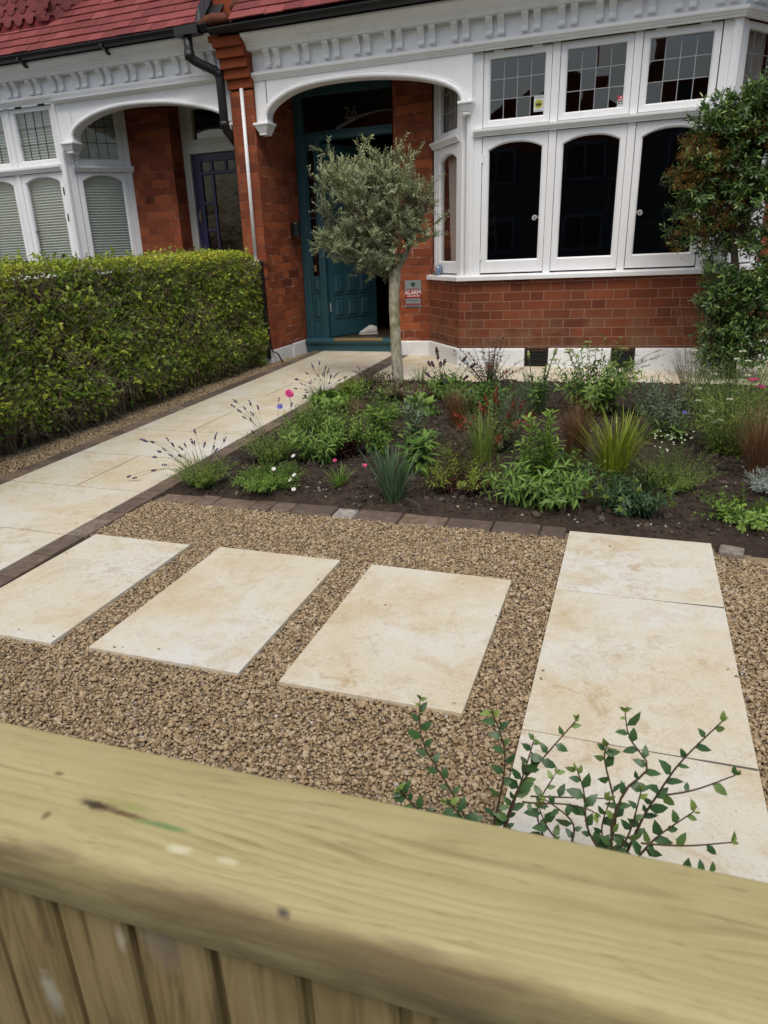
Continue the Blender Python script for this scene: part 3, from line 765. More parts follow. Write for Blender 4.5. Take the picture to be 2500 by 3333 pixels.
def tiles(mb, x0, x1, s0, s1, y0, z0, k, clip=None, gauge=0.122, wd=0.19, hip=None):
    """courses of plain tiles; s runs up the slope from the eaves"""
    L = math.hypot(1, k); cy, cz = 1 / L, k / L
    r = random.Random(5); n = int((s1 - s0) / gauge)
    for i in range(n):
        sa = s0 + i * gauge; x = x0 - (wd / 2 if i % 2 else 0)
        while x < x1:
            a, b = max(x + 0.002, x0), min(x + wd - 0.002, x1)
            x += wd
            if b - a < 0.02: continue
            ya = y0 + sa * cy
            if clip and clip((a + b) / 2, ya): continue
            lift = 0.017 + r.uniform(-0.003, 0.003); t = 0.013; e = sa + gauge + 0.05; j = r.uniform(-0.003, 0.003)
            P = lambda xx, s_, h: (xx, y0 + s_ * cy - h * cz, z0 + s_ * cz + h * cy)
            mb.hexa([P(a, sa + j, lift), P(b, sa + j, lift), P(b, e, 0.002), P(a, e, 0.002), P(a, sa + j, lift + t), P(b, sa + j, lift + t), P(b, e, 0.002 + t), P(a, e, 0.002 + t)], r.random())
ZE, YE = 3.055, -0.245
mb = MB(); tiles(mb, -2.15, 4.6, 0.0, 3.0, YE, ZE, 1.0); mb.build("roof", M['tile'], HOUSE, tint=True)
mb = MB(); mb.quad((-2.15, YE, ZE - 0.01), (4.6, YE, ZE - 0.01), (4.6, 2.0, ZE + 2.23), (-2.15, 2.0, ZE + 2.23)); mb.build("roof_felt", M['blackiron'], HOUSE)
# parapet between the two roofs: brick upstand with stained terracotta kneeler and hip bits
mb = MB()
for k in range(14):
    y = -0.19 + 0.16 * k; z = ZE - 0.02 + 0.16 * k
    mb.box(-2.43 + 0.004 * (k % 3), -2.20, y, y + 0.17, z - 0.1, z + 0.12 + 0.02 * (k % 2))
mb.build("parapet", M['rubbed'], HOUSE, lean_=False, bevel=0.012)
mb = MB(); mb.tube([(-2.46, -0.245, 3.075), (-2.30, -0.265, 3.10), (-2.16, -0.25, 3.085)], [0.035, 0.05, 0.03], 8)
mb.box(-2.45, -2.19, -0.245, -0.17, 3.03, 3.145)
for k in range(5): mb.tube([(-2.185, -0.10 + 0.13 * k, 3.20 + 0.13 * k), (-2.12, -0.02 + 0.13 * k, 3.29 + 0.13 * k), (-2.17, 0.04 + 0.13 * k, 3.36 + 0.13 * k)], [0.03, 0.05, 0.02], 6)
mb.build("kneeler", M['terracotta'], HOUSE, smooth=True)
# black gutter and its fascia strip
def gutter(mb, x0, x1, z):
    prof = [(-0.2, z + 0.055), (-0.2, z + 0.0), (-0.215, z - 0.03), (-0.25, z - 0.045), (-0.285, z - 0.03), (-0.302, z + 0.0), (-0.302, z + 0.008), (-0.292, z + 0.008), (-0.278, z - 0.022), (-0.25, z - 0.034), (-0.222, z - 0.022), (-0.21, z + 0.055)]
    mb.prism(prof, x0, x1, FRONT)
mb = MB(); gutter(mb, -2.36, 2.6, 3.018); mb.box(-2.3, 2.4, -0.19, -0.02, 2.975, 3.045); mb.build("gutter", M['black'], HOUSE)

# ------------------------------------------------------------------ porch door of the house
D = 0.85
fr_ = MB()
fr_.box(-2.09, -1.995, D, D + 0.09, -0.01, 2.66); fr_.box(-1.872, -1.795, D - 0.01, D + 0.09, -0.01, 2.15); fr_.box(-0.93, -0.86, D, D + 0.09, -0.01, 2.66)
fr_.box(-1.995, -0.93, D - 0.015, D + 0.09, 2.145, 2.205); fr_.box(-1.995, -0.93, D, D + 0.08, 2.205, 2.235); fr_.box(-1.995, -0.93, D, D + 0.08, 2.585, 2.66)
fr_.box(-2.045, -2.030, D - 0.012, D, -0.01, 2.6); fr_.box(-1.84, -1.828, D - 0.02, D - 0.01, -0.01, 2.14)
DF = fr_.build("door_frame", M['teal'], HOUSE, lean_=True, bevel=0.005)
def panel(mb, fr, u0, u1, z0, z1, w):
    """raised and fielded panel: moulded border, sunk field, raised middle"""
    b = 0.018
    for a, c, d, e in ((u0, u1, z0, z0 + b), (u0, u1, z1 - b, z1), (u0, u0 + b, z0 + b, z1 - b), (u1 - b, u1, z0 + b, z1 - b)): mb.box(a, c, w - 0.010, w + 0.004, d, e, fr)
    m = 0.040; c = [fr(u0 + b, w + 0.001, z0 + b), fr(u1 - b, w + 0.001, z0 + b), fr(u1 - b, w + 0.001, z1 - b), fr(u0 + b, w + 0.001, z1 - b)]
    i = [fr(u0 + m, w - 0.016, z0 + m), fr(u1 - m, w - 0.016, z0 + m), fr(u1 - m, w - 0.016, z1 - m), fr(u0 + m, w - 0.016, z1 - m)]
    for k in range(4): mb.quad(c[k], c[(k + 1) % 4], i[(k + 1) % 4], i[k])
    mb.quad(*i)
sl = MB(); sl.box(-1.995, -1.872, D + 0.03, D + 0.07, -0.01, 0.72)
panel(sl, FRONT, -1.988, -1.880, 0.222, 0.482, D + 0.03); panel(sl, FRONT, -1.988, -1.880, 0.53, 0.70, D + 0.03)
sl.box(-1.995, -1.872, D + 0.03, D + 0.07, 2.06, 2.15); sl.box(-1.995, -1.975, D + 0.03, D + 0.07, 0.72, 2.06); sl.box(-1.892, -1.872, D + 0.03, D + 0.07, 0.72, 2.06)
for z in (1.02, 1.36, 1.70): sl.box(-1.975, -1.892, D + 0.035, D + 0.06, z - 0.008, z + 0.008)
SL = sl.build("sidelight", M['teal'], HOUSE, lean_=True)
g = MB(); g.quad((-1.98, D + 0.05, 0.71), (-1.885, D + 0.05, 0.71), (-1.885, D + 0.05, 2.07), (-1.98, D + 0.05, 2.07)); g.build("pane", M['glassdark'], SL, lean_=True)
g = MB(); g.box(-1.955, -1.918, D + 0.012, D + 0.028, 0.775, 0.845); g.build("bell_push", M['brass'], SL, lean_=True, bevel=0.004)
g = MB(); g.quad((-1.995, D + 0.04, 2.225), (-0.93, D + 0.04, 2.225), (-0.93, D + 0.04, 2.59), (-1.995, D + 0.04, 2.59)); TL = g.build("fanlight", M['glassdark'], HOUSE, lean_=True)
text_mesh("house_number", "26", 0.165, M['number'], TL, FRONT, -1.425, D + 0.035, 2.382, 0.002)
# open door, hinged on the left and swung into the hall
dv = Vector((0.52, 0.855)).normalized(); dang = math.atan2(dv.y, dv.x)
DFR = frame(-1.79, 0.925, dang)
d_ = MB(); DW = 0.72
d_.box(0, DW, 0.0, 0.045, 0.012, 2.12, DFR)
for (a, b) in ((0.055, 0.215), (0.245, 0.41), (0.44, 0.605)):
    for (c, e) in ((0.225, 0.462), (0.50, 0.755)): panel(d_, DFR, a, b, c, e, -0.001)
panel(d_, DFR, 0.055, 0.33, 0.86, 1.25, -0.001); panel(d_, DFR, 0.36, 0.64, 0.86, 1.25, -0.001)
DO = d_.build("door", M['teal'], HOUSE, lean_=True, bevel=0.003)
h_ = MB()
for z in (0.36, 1.75): h_.tube([DFR(-0.004, -0.006, z - 0.05), DFR(-0.004, -0.006, z + 0.05)], 0.009, 8)
h_.build("hinge", M['leadcame'], DO, lean_=True)
# threshold: rounded nosing, riser and worn brass strip
st = MB(); ys = D - 0.085
prof = [(D + 0.02, 0.012), (ys + 0.02, 0.012), (ys + 0.002, 0.0), (ys - 0.004, -0.022), (ys + 0.002, -0.045), (ys + 0.022, -0.058), (ys + 0.030, -0.060), (ys + 0.030, -0.30), (D + 0.02, -0.30)]
st.prism(prof[::-1], -2.075, -0.875, FRONT); ST = st.build("doorstep", M['teal'], HOUSE, lean_=True)
st = MB(); st.prism([(ys + 0.045, 0.014), (ys + 0.012, 0.0125), (ys - 0.006, -0.004), (ys - 0.007, -0.018), (ys + 0.0, -0.018), (ys + 0.045, 0.010)], -1.70, -1.09, FRONT); st.build("brass_strip", M['brass'], ST, lean_=True)
# hall
mb = MB()
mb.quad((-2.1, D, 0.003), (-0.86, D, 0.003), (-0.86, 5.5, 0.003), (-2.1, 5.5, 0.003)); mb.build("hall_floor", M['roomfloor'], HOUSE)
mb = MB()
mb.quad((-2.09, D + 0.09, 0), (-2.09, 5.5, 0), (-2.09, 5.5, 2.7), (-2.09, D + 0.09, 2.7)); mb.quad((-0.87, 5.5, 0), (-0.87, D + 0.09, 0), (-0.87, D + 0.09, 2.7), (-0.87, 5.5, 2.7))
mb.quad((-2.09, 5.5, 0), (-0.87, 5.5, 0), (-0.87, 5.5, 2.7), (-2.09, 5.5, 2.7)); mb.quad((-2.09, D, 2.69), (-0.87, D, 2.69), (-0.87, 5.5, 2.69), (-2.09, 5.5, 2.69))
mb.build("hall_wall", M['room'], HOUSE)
mb = MB(); mb.box(-0.873, -0.86, 0.62, 0.95, -0.02, 2.66); mb.build("door_reveal", M['brickw'], HOUSE, lean_=True)

# ------------------------------------------------------------------ the neighbouring house on the left
HOUSE2 = thing("terraced_house", "neighbouring terraced house on the left with navy door, pale blinds and red scalloped tiles", "house", (-3.5, 0, 0))
dz = 0.045
X2 = -4.57
L2 = [(-7.2, 0.0), (X2, 0.0), (X2 + 0.47, 0.62)]
mb = MB(); wallrun(mb, L2, -0.35, 0.70, 0.18); mb.build("bay_wall", M['brick'], HOUSE2, lean_=True)
mb = MB(); mb.box(-4.13, -3.55, 0.62, 0.95, -0.35, 2.8); mb.box(-3.60, -3.52, 0.62, 0.95, 2.64, 2.8); mb.build("wall", M['brickl'], HOUSE2, lean_=True)
RC2 = frame(X2, 0.0, CANT)
arch2 = [(-4.365, 2.25), (-4.36, 2.335), (-4.265, 2.405), (-4.07, 2.476), (-3.80, 2.522), (-3.50, 2.529), (-3.13, 2.504), (-2.836, 2.453), (-2.646, 2.405), (-2.50, 2.346), (-2.435, 2.26)]
ac2 = smooth_curve(arch2, 4)
mb = MB(); arch_panel(mb, FRONT, ac2, -4.545, -2.362, 2.25, 2.15, 2.70, 0.0, 0.11); mb.build("porch_arch", M['white'], HOUSE2, lean_=True)
rl = MB(); rl.tube([(x, -0.004, z) for x, z in offset_curve(ac2, 0.022)], 0.0235, 10); rl.tube([(x, -0.001, z) for x, z in offset_curve(ac2, 0.050)], 0.008, 6)
rl.build("arch_moulding", M['white'], HOUSE2, smooth=True, lean_=True)
for a, b in ((-4.505, -4.355), (-2.455, -2.375)):
    f_ = MB(); bracket_foot(f_, FRONT, a, b, 2.252); f_.build("arch_foot", M['white'], HOUSE2, lean_=True, bevel=0.006)
FP2 = [(-7.2, 0.0), (-2.362, 0.0)]
mb = MB(); mb.sweep([(0.0, 2.70), (0.0, 3.06), (-0.12, 3.06), (-0.12, 2.70)], FP2); mb.build("fascia", M['white'], HOUSE2, lean_=True)
mb = MB(); small_mould(mb, FP2, 2.668, 2.732, 0.05); small_mould(mb, [(-4.56, 0.0), (-2.362, 0.0)], 2.636, 2.668, 0.075); mb.build("architrave", M['white'], HOUSE2, lean_=True)
mb = MB(); crown_mould(mb, FP2, 2.893); mb.build("cornice", M['white'], HOUSE2, lean_=True)
for k in range(-3, 9):
    for j in (0, 0.1045):
        u = -5.165 + 0.3125 * k + j
        b = MB(); b.prism(MODPROF(2.748), u, u + 0.058, FRONT); b.build("bracket", M['white'], HOUSE2, lean_=True)
mb = MB(); mb.sweep([(0.045, 0.70), (0.045, 0.735), (-0.13, 0.75), (-0.13, 0.70)], L2); mb.build("sill", M['white'], HOUSE2, lean_=True)
mb = MB(); small_mould(mb, [(-7.2, WY), (X2 - 0.06, WY)], 1.99, 2.05, 0.042, 0.02); mb.build("transom", M['white'], HOUSE2, lean_=True)
mb = MB(); small_mould(mb, [RC2(0.10, 0.03, 0)[:2], RC2(CL - 0.0, 0.03, 0)[:2]], 1.975, 2.035, 0.042, 0.02); mb.build("transom", M['white'], HOUSE2, lean_=True)
for u0 in (-5.33, -6.01, -6.69):
    mb = MB(); mb.box(u0, u0 + 0.072, WY - 0.008, WY + 0.09, 0.74, 2.67); mb.build("mullion", M['white'], HOUSE2, lean_=True, bevel=0.004)
for (fr, u0, u1, w0) in ((FRONT, -4.655, -4.60, WY), (RC2, 0.03, 0.125, 0.03), (RC2, CL - 0.08, CL + 0.07, 0.03)):
    mb = MB(); mb.box(u0, u1, w0 - 0.008, w0 + 0.09, 0.74, 2.67, fr); mb.build("mullion", M['white'], HOUSE2, lean_=True, bevel=0.004)
mb = MB(); mb.tube([(-4.585, 0.03, 0.74), (-4.585, 0.03, 2.66)], 0.035, 8); mb.build("corner_post", M['white'], HOUSE2, lean_=True)
for k in range(3):
    u1 = -4.66 - 0.68 * k; u0 = u1 - 0.595
    make_window(HOUSE2, FRONT, u0, u1, 2.06, 2.665, (0.068, 0.045, 0.065, 0.055), lead=1, w0=WY, hinges=((u0 + 0.15, 2.665, 0), (u1 - 0.12, 2.665, 0)), leadm=M['leadcame2'], blind=True)
    make_window(HOUSE2, FRONT, u0, u1, 0.76, 1.985, (0.058, 0.058, 0.12, 0.05), 1.885, 1.940, 0, WY, (u0 + 0.052, 1.36, 1, M['leadcame2']) if k == 0 else None, ((u1 - 0.005, 1.78, 1), (u1 - 0.005, 1.5, 1)) if k == 0 else (), leadm=M['leadcame2'], blind=True)
make_window(HOUSE2, RC2, 0.13, CL - 0.085, 2.045, 2.665, (0.07, 0.055, 0.07, 0.05), lead=1, w0=0.03, leadm=M['leadcame2'], blind=True)
make_window(HOUSE2, RC2, 0.13, CL - 0.085, 0.76, 1.97, (0.065, 0.055, 0.12, 0.05), 1.875, 1.940, 0, 0.03, leadm=M['leadcame2'], blind=True)
mb = MB(); mb.box(-7.2, -4.15, 0.75, 0.80, 0.5, 2.8); mb.build("front_room", M['room'], HOUSE2)
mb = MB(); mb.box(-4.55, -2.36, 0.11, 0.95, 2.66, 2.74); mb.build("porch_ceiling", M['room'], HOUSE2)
# navy glazed door in a cream frame
fr_ = MB(); fr_.box(-3.555, -3.465, D, D + 0.10, -0.2, 2.66); fr_.box(-3.465, -2.36, D - 0.01, D + 0.10, 2.135, 2.225); fr_.box(-3.465, -2.36, D, D + 0.09, 2.225, 2.285); fr_.box(-3.465, -3.39, D, D + 0.09, 2.285, 2.66); fr_.box(-3.39, -2.36, D, D + 0.09, 2.60, 2.66); fr_.box(-2.62, -2.36, D, D + 0.10, -0.2, 2.135)
fr_.box(-3.50, -3.485, D - 0.014, D, -0.2, 2.6)
fr_.build("door_frame", M['cream'], HOUSE2, lean_=True, bevel=0.005)
g = MB(); g.quad((-3.40, D + 0.05, 2.28), (-2.36, D + 0.05, 2.28), (-2.36, D + 0.05, 2.61), (-3.40, D + 0.05, 2.61)); g.build("fanlight", M['glassdark'], HOUSE2, lean_=True)
d_ = MB(); y0, y1 = D + 0.03, D + 0.075
A, B = -3.463, -2.62
uu = [-3.345, -3.225, -3.07, -2.93, -2.79]
d_.box(A, uu[0], y0, y1, -0.15, 2.133); d_.box(-2.765, B, y0, y1, -0.15, 2.133); d_.box(uu[0], -2.765, y0, y1, 2.045, 2.133); d_.box(uu[0], -2.765, y0, y1, -0.15, 0.75)
d_.box(uu[0], -2.765, y0, y1, 1.905, 1.945)
for u in (-3.205, -3.015): d_.box(u - 0.018, u + 0.018, y0 + 0.004, y1, 1.945, 2.045)
d_.box(-3.222, -3.186, y0 + 0.004, y1, 0.75, 1.905)
for z in (1.60, 1.30, 1.0): d_.box(uu[0], -3.222, y0 + 0.004, y1, z - 0.017, z + 0.017)
DN = d_.build("door", M['navy'], HOUSE2, lean_=True, bevel=0.004)
g = MB(); g.quad((uu[0], y0 + 0.02, 0.74), (-2.76, y0 + 0.02, 0.74), (-2.76, y0 + 0.02, 2.05), (uu[0], y0 + 0.02, 2.05)); g.build("pane", m_glass("obscured_glass", (0.10, 0.11, 0.11), 0.45, 0.25), DN, lean_=True)
g = MB(); g.box(-3.425, -3.40, y0 - 0.012, y0, 1.40, 1.52); g.tube([(-3.412, y0 - 0.01, 1.475), (-3.412, y0 - 0.04, 1.475), (-3.412, y0 - 0.04, 1.43), (-3.412, y0 - 0.01, 1.43)], 0.006, 6); g.build("handle", M['brass'], DN, lean_=True)
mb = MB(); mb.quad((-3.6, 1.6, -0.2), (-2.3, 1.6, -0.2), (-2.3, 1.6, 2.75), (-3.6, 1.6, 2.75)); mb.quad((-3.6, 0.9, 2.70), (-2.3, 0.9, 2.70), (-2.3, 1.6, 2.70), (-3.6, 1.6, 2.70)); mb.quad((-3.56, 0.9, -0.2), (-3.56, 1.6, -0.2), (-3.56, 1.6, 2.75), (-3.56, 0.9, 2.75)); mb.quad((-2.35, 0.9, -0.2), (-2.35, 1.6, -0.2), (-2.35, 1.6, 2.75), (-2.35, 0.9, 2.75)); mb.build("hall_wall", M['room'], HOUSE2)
# roof: plain tiles, scalloped tile hanging on the bay above, gutter
ZE2 = 3.075
mb = MB(); tiles(mb, -7.2, -2.48, 0.0, 3.0, YE, ZE2, 1.0, clip=lambda x, y: y > 0.02 + max(0.0, (x + 4.46) * 0.80)); mb.build("roof", M['tile'], HOUSE2, tint=True)
mb = MB(); mb.quad((-7.2, YE, ZE2 - 0.01), (-2.3, YE, ZE2 - 0.01), (-2.3, 2.0, ZE2 + 2.23), (-7.2, 2.0, ZE2 + 2.23)); mb.build("roof_felt", M['blackiron'], HOUSE2)
SF = frame(-7.2, 0.02, 0.0); SF2 = frame(-4.46, 0.02, math.atan2(0.32, 0.40))
mb = MB(); mb.box(0, 2.74, 0.0, 0.1, 3.2, 5.6, SF); mb.box(0, 3.0, 0.0, 0.1, 3.2, 5.6, SF2)
mb.build("upper_wall", m_plain("red_tile_backing", (0.20, 0.032, 0.034), 0.8, 0, 0.2, 8, 0.1, 0.2), HOUSE2)
mb = MB(); r5 = random.Random(3)
for fr, ln in ((SF, 2.74), (SF2, 2.6)):
    for i in range(14):
        z = 3.415 + i * 0.105; u = -0.08 + (0.075 if i % 2 else 0)
        while u < ln:
            wd = 0.147; c = u + wd / 2; pts = [(u, z + 0.16), (u, z + 0.055)]
            pts += [(u + 0.022, z + 0.046)] + [(c - 0.052 * math.cos(a), z + 0.040 - 0.046 * math.sin(a)) for a in np.linspace(0, math.pi, 9)] + [(u + wd - 0.022, z + 0.046)]
            pts += [(u + wd, z + 0.055), (u + wd, z + 0.16)]
            wf = -0.020 + r5.uniform(-0.002, 0.002); t = r5.random() * 0.6
            f0 = [fr(a, wf if b < z + 0.1 else wf + 0.014, b) for a, b in pts]; f1 = [fr(a, (wf if b < z + 0.1 else wf + 0.014) + 0.012, b) for a, b in pts]
            mb.face(f0, t)
            for q in range(len(pts) - 1): mb.quad(f0[q], f1[q], f1[q + 1], f0[q + 1], t)
            u += wd + 0.003
mb.build("scalloped_tiles", M['tile'], HOUSE2, tint=True)
mb = MB(); mb.quad((-2.485, -0.27, 3.10), (-2.435, -0.27, 3.08), (-2.435, 0.9, 4.37), (-2.485, 0.9, 4.36)); mb.box(-2.445, -2.435, -0.2, 0.9, 3.0, 3.1)
for k in range(12): mb.hexa([(-2.49, -0.262 + 0.1 * k, 3.085 + 0.1 * k), (-2.436, -0.262 + 0.1 * k, 3.085 + 0.1 * k), (-2.436, -0.155 + 0.1 * k, 3.19 + 0.1 * k), (-2.49, -0.155 + 0.1 * k, 3.19 + 0.1 * k), (-2.49, -0.28 + 0.1 * k, 3.105 + 0.1 * k), (-2.436, -0.28 + 0.1 * k, 3.225 + 0.1 * k), (-2.436, -0.17 + 0.1 * k, 3.33 + 0.1 * k), (-2.49, -0.17 + 0.1 * k, 3.21 + 0.1 * k)])
mb.build("lead_flashing", M['lead'], HOUSE2)
mb = MB(); gutter(mb, -7.2, -2.36, 3.062); mb.box(-7.2, -2.36, -0.19, -0.02, 3.016, 3.09)
for x in (-4.66, -3.60):
    mb.prism([(-0.30, 3.045), (-0.30, 3.02), (-0.24, 3.0), (-0.20, 2.965), (-0.17, 2.965), (-0.17, 3.045)], x, x + 0.03, FRONT)
mb.box(-2.72, -2.46, -0.31, -0.19, 3.0, 3.075)
mb.build("gutter", M['black'], HOUSE2)
# rainwater pipe from that gutter, swan-necked round the pier
dp = MB()
pp = [(-2.61, -0.25, 3.02), (-2.61, -0.25, 2.86), (-2.605, -0.245, 2.82), (-2.575, -0.21, 2.79), (-2.43, -0.11, 2.715), (-2.405, -0.09, 2.685), (-2.40, -0.085, 2.64), (-2.405, -0.08, 2.25), (-2.405, -0.06, 2.20), (-2.385, 0.0, 2.14), (-2.375, 0.10, 2.06), (-2.40, 0.12, 2.0), (-2.40, 0.12, -0.2)]
dp.tube(pp, 0.043, 12)
for a, b in ((2.80, 2.88), (2.66, 2.715), (2.22, 2.27)):
    x = -2.61 if a > 2.75 else -2.403; y = -0.25 if a > 2.75 else -0.083
    dp.tube([(x, y, a), (x, y, b)], 0.049, 12)
dp.build("downpipe", M['black'], HOUSE2, smooth=True)
dp = MB(); dp.tube([(-2.218, -0.052, 2.545), (-2.218, -0.052, 0.9)], 0.019, 8); dp.build("conduit", M['white'], HOUSE, smooth=True, lean_=True)
mb = MB(); mb.box(-2.262, -2.178, -0.10, -0.036, 0.845, 0.935); mb.build("meter_box", M['white'], HOUSE, lean_=True, bevel=0.006)
mb = MB(); mb.tube([(-2.175, -0.07, 0.92), (-2.14, -0.06, 0.92), (-2.09, -0.03, 0.87), (-2.085, 0.0, 0.80), (-2.10, -0.04, 0.755), (-2.15, -0.06, 0.76)], 0.006, 6)
mb.tube([(-2.165, -0.075, 0.94), (-2.16, -0.085, 0.5), (-2.13, -0.085, 0.1), (-2.11, -0.08, -0.02), (-2.06, -0.06, -0.05), (-2.03, -0.02, -0.15)], 0.008, 6)
mb.box(-2.185, -2.145, -0.085, -0.04, -0.1, 0.92); mb.build("cable", M['black'], HOUSE, smooth=False)
# ------------------------------------------------------------------ ground, paths, gravel, soil
def sheet(name, xs, ys, hf, mat, kind="structure"):
    X, Y = np.meshgrid(xs, ys); Z = hf(X, Y)
    V = np.stack([X, Y, Z], -1).reshape(-1, 3); nx, ny = len(xs), len(ys)
    i = (np.arange(ny - 1)[:, None] * nx + np.arange(nx - 1)[None, :]).ravel()
    o = np_mesh(name, V, [np.stack([i, i + 1, i + nx + 1, i + nx], -1)], mat)
    return tag(o, kind=kind)

def vnoise(x, y, seed=0):
    r = np.random.default_rng(seed); T = r.random((256, 256))
    xi, yi = np.floor(x).astype(int), np.floor(y).astype(int); fx, fy = x - xi, y - yi
    fx, fy = fx * fx * (3 - 2 * fx), fy * fy * (3 - 2 * fy)
    g = lambda a, b: T[a % 256, b % 256]
    return (g(xi, yi) * (1 - fx) + g(xi + 1, yi) * fx) * (1 - fy) + (g(xi, yi + 1) * (1 - fx) + g(xi + 1, yi + 1) * fx) * fy
def fbm(x, y, oct=5, seed=0, gain=0.5):
    s, a, t = 0, 1.0, 0
    for k in range(oct):
        s = s + a * vnoise(x * 2 ** k + 7.3 * k, y * 2 ** k + 3.1 * k, seed + k); t += a; a *= gain
    return s / t - 0.5

sheet("ground", np.array([-300., -40, -12, 12, 40, 300]), np.array([-300., -40, -12, 12, 40, 300]), lambda x, y: 0 * x - 0.42, M['asphalt'])
sheet("garden_ground", np.linspace(-2.9, 5.5, 30), np.linspace(-6.95, 1.2, 30), lambda x, y: gz(x, y) - 0.016, M['gravelbed'])
sheet("neighbour_yard", np.linspace(-9, -2.88, 10), np.linspace(-6.95, 1.2, 10), lambda x, y: gz(x, y) - 0.03, M['yard'])

pL = lambda y: -1.785 - 0.020 * (y + 4.2)
pR = lambda y: -0.845 - 0.0185 * (y + 4.2)
def slabpoly(mb, c, top=0.006, th=0.03):
    mb.hexa([(x, y, gz(x, y) + top - th) for x, y in c] + [(x, y, gz(x, y) + top) for x, y in c])
# straight path to the door: a full slab, then two halves, row after row
mb = MB(); jb = MB(); g_ = 0.0042
for i in range(-4, 9):
    ya = -4.182 + 0.6142 * i; yb = min(ya + 0.6142, 0.80)
    if yb - ya < 0.05: continue
    cuts = [0.0, 1.0] if i % 2 else [0.0, 0.505, 1.0]
    for a, b in zip(cuts, cuts[1:]):
        X = lambda y, t, e: pL(y) + (pR(y) - pL(y)) * t + e
        slabpoly(mb, [(X(ya, a, g_), ya + g_), (X(ya, b, -g_), ya + g_), (X(yb, b, -g_), yb - g_), (X(yb, a, g_), yb - g_)])
P_ = mb.build("path", M['slab']); tag(P_, kind="structure")
jb.hexa([(pL(y) if s_ < 0 else pR(y), y, gz(0, y) - 0.04) for s_, y in ((-1, -6.6), (1, -6.6), (1, 0.8), (-1, 0.8))] + [((pL(y) if s_ < 0 else pR(y)), y, gz(pL(y) if s_ < 0 else pR(y), y) + 0.0005) for s_, y in ((-1, -6.6), (1, -6.6), (1, 0.8), (-1, 0.8))])
tag(jb.build("path_joints", M['joint']), kind="structure")
# kerbs of reclaimed brick setts on both sides
def kerb(name, f0, f1, ya, yb, seed):
    mb = MB(); r = random.Random(seed); y = ya
    while y < yb:
        l = r.choice((0.20, 0.22, 0.21, 0.105)); y2 = min(y + l, yb); h = 0.004 + r.uniform(-0.003, 0.003); j = 0.003
        mb.hexa([(f0(y), y + j, gz(f0(y), y) - 0.05), (f1(y), y + j, gz(f1(y), y) - 0.05), (f1(y2), y2 - j, gz(f1(y2), y2) - 0.05), (f0(y2), y2 - j, gz(f0(y2), y2) - 0.05),
                 (f0(y), y + j, gz(f0(y), y) + h), (f1(y), y + j, gz(f1(y), y) + h + r.uniform(-.002, .002)), (f1(y2), y2 - j, gz(f1(y2), y2) + h), (f0(y2), y2 - j, gz(f0(y2), y2) + h)], r.random() * 0.85)
        y = y2
    return tag(mb.build(name, M['sett'], bevel=0.006, tint=True), kind="structure")
kerb("kerb", lambda y: pL(y) - 0.125, lambda y: pL(y) - 0.004, -6.6, 0.80, 1)
kerb("kerb", lambda y: pR(y) + 0.004, lambda y: pR(y) + 0.108, -6.6, 0.75, 2)
# brick edging along the front of the bed
mb = MB(); r = random.Random(9); x = -0.705
while x < 1.44:
    l = r.choice((0.23, 0.22, 0.24, 0.115)); x2 = min(x + l, 1.45); y0 = -4.266 + r.uniform(-0.008, 0.008); y1 = -4.150 + r.uniform(-0.008, 0.008); h = 0.003 + r.uniform(-0.005, 0.004)
    t = r.choice((0.1, 0.3, 0.35, 0.5, 0.6, 0.75, 1.0))
    mb.hexa([(x + .003, y0, gz(x, y0) - .05), (x2 - .003, y0, gz(x2, y0) - .05), (x2 - .003, y1, gz(x2, y1) - .05), (x + .003, y1, gz(x, y1) - .05), (x + .003, y0, gz(x, y0) + h), (x2 - .003, y0, gz(x2, y0) + h + r.uniform(-.004, .004)), (x2 - .003, y1, gz(x2, y1) + h), (x + .003, y1, gz(x, y1) + h)], t)
    x = x2
tag(mb.build("bed_edging", M['sett'], bevel=0.008, tint=True), kind="structure")
mb = MB(); c = [(2.072, -4.300), (2.165, -4.322), (2.178, -4.245), (2.085, -4.222)]
mb.hexa([(a, b, gz(a, b) - 0.03) for a, b in c] + [(a, b, gz(a, b) + 0.022) for a, b in c], 0.93)
tag(mb.build("brick_block", M['sett'], bevel=0.01, tint=True), "loose pale brick block lying at the far right corner of the slab path", "brick block")
# single slabs set in the gravel
def single_slab(x0, x1, y0, y1, label, group, top=0.010):
    t = thing("paving_slab", label, "paving slab", ((x0 + x1) / 2, (y0 + y1) / 2, gz((x0 + x1) / 2, (y0 + y1) / 2)), group)
    mb = MB(); slabpoly(mb, [(x0, y0), (x1, y0), (x1, y1), (x0, y1)], top, 0.02); mb.build("slab_face", M['slab'], t, origin=t.location, bevel=0.0015)
    mb = MB(); slabpoly(mb, [(x0 + .002, y0 + .002), (x1 - .002, y0 + .002), (x1 - .002, y1 - .002), (x0 + .002, y1 - .002)], top - 0.0205, 0.05); mb.build("mortar_bed", M['slabedge'], t)
    return t
W_, L_ = 0.581, 0.868
for x, y, lb in ((-0.745, -4.765, "cream stepping slab in gravel touching the brick kerb of the path"), (-0.014, -4.752, "cream stepping slab in gravel, middle of the row of three"), (0.712, -4.758, "cream stepping slab in gravel nearest the long slab path on the right")):
    single_slab(x + (0.06 if x < -0.7 else 0), x + W_, y - L_, y, lb, "stepping slabs in the gravel")
for ya, yb, lb in ((-4.786, -4.203, "short cream slab ending the right hand path at the soil bed"), (-5.645, -4.791, "full cream slab with rusty stain in the right hand path"), (-6.50, -5.65, "cream slab of the right hand path behind the young leafy shrub"), (-6.80, -6.505, "cut cream slab of the right hand path right behind the timber fence")):
    single_slab(1.465, 2.0525, ya, yb, lb, "slabs of the right hand path", 0.009)
mb = MB()
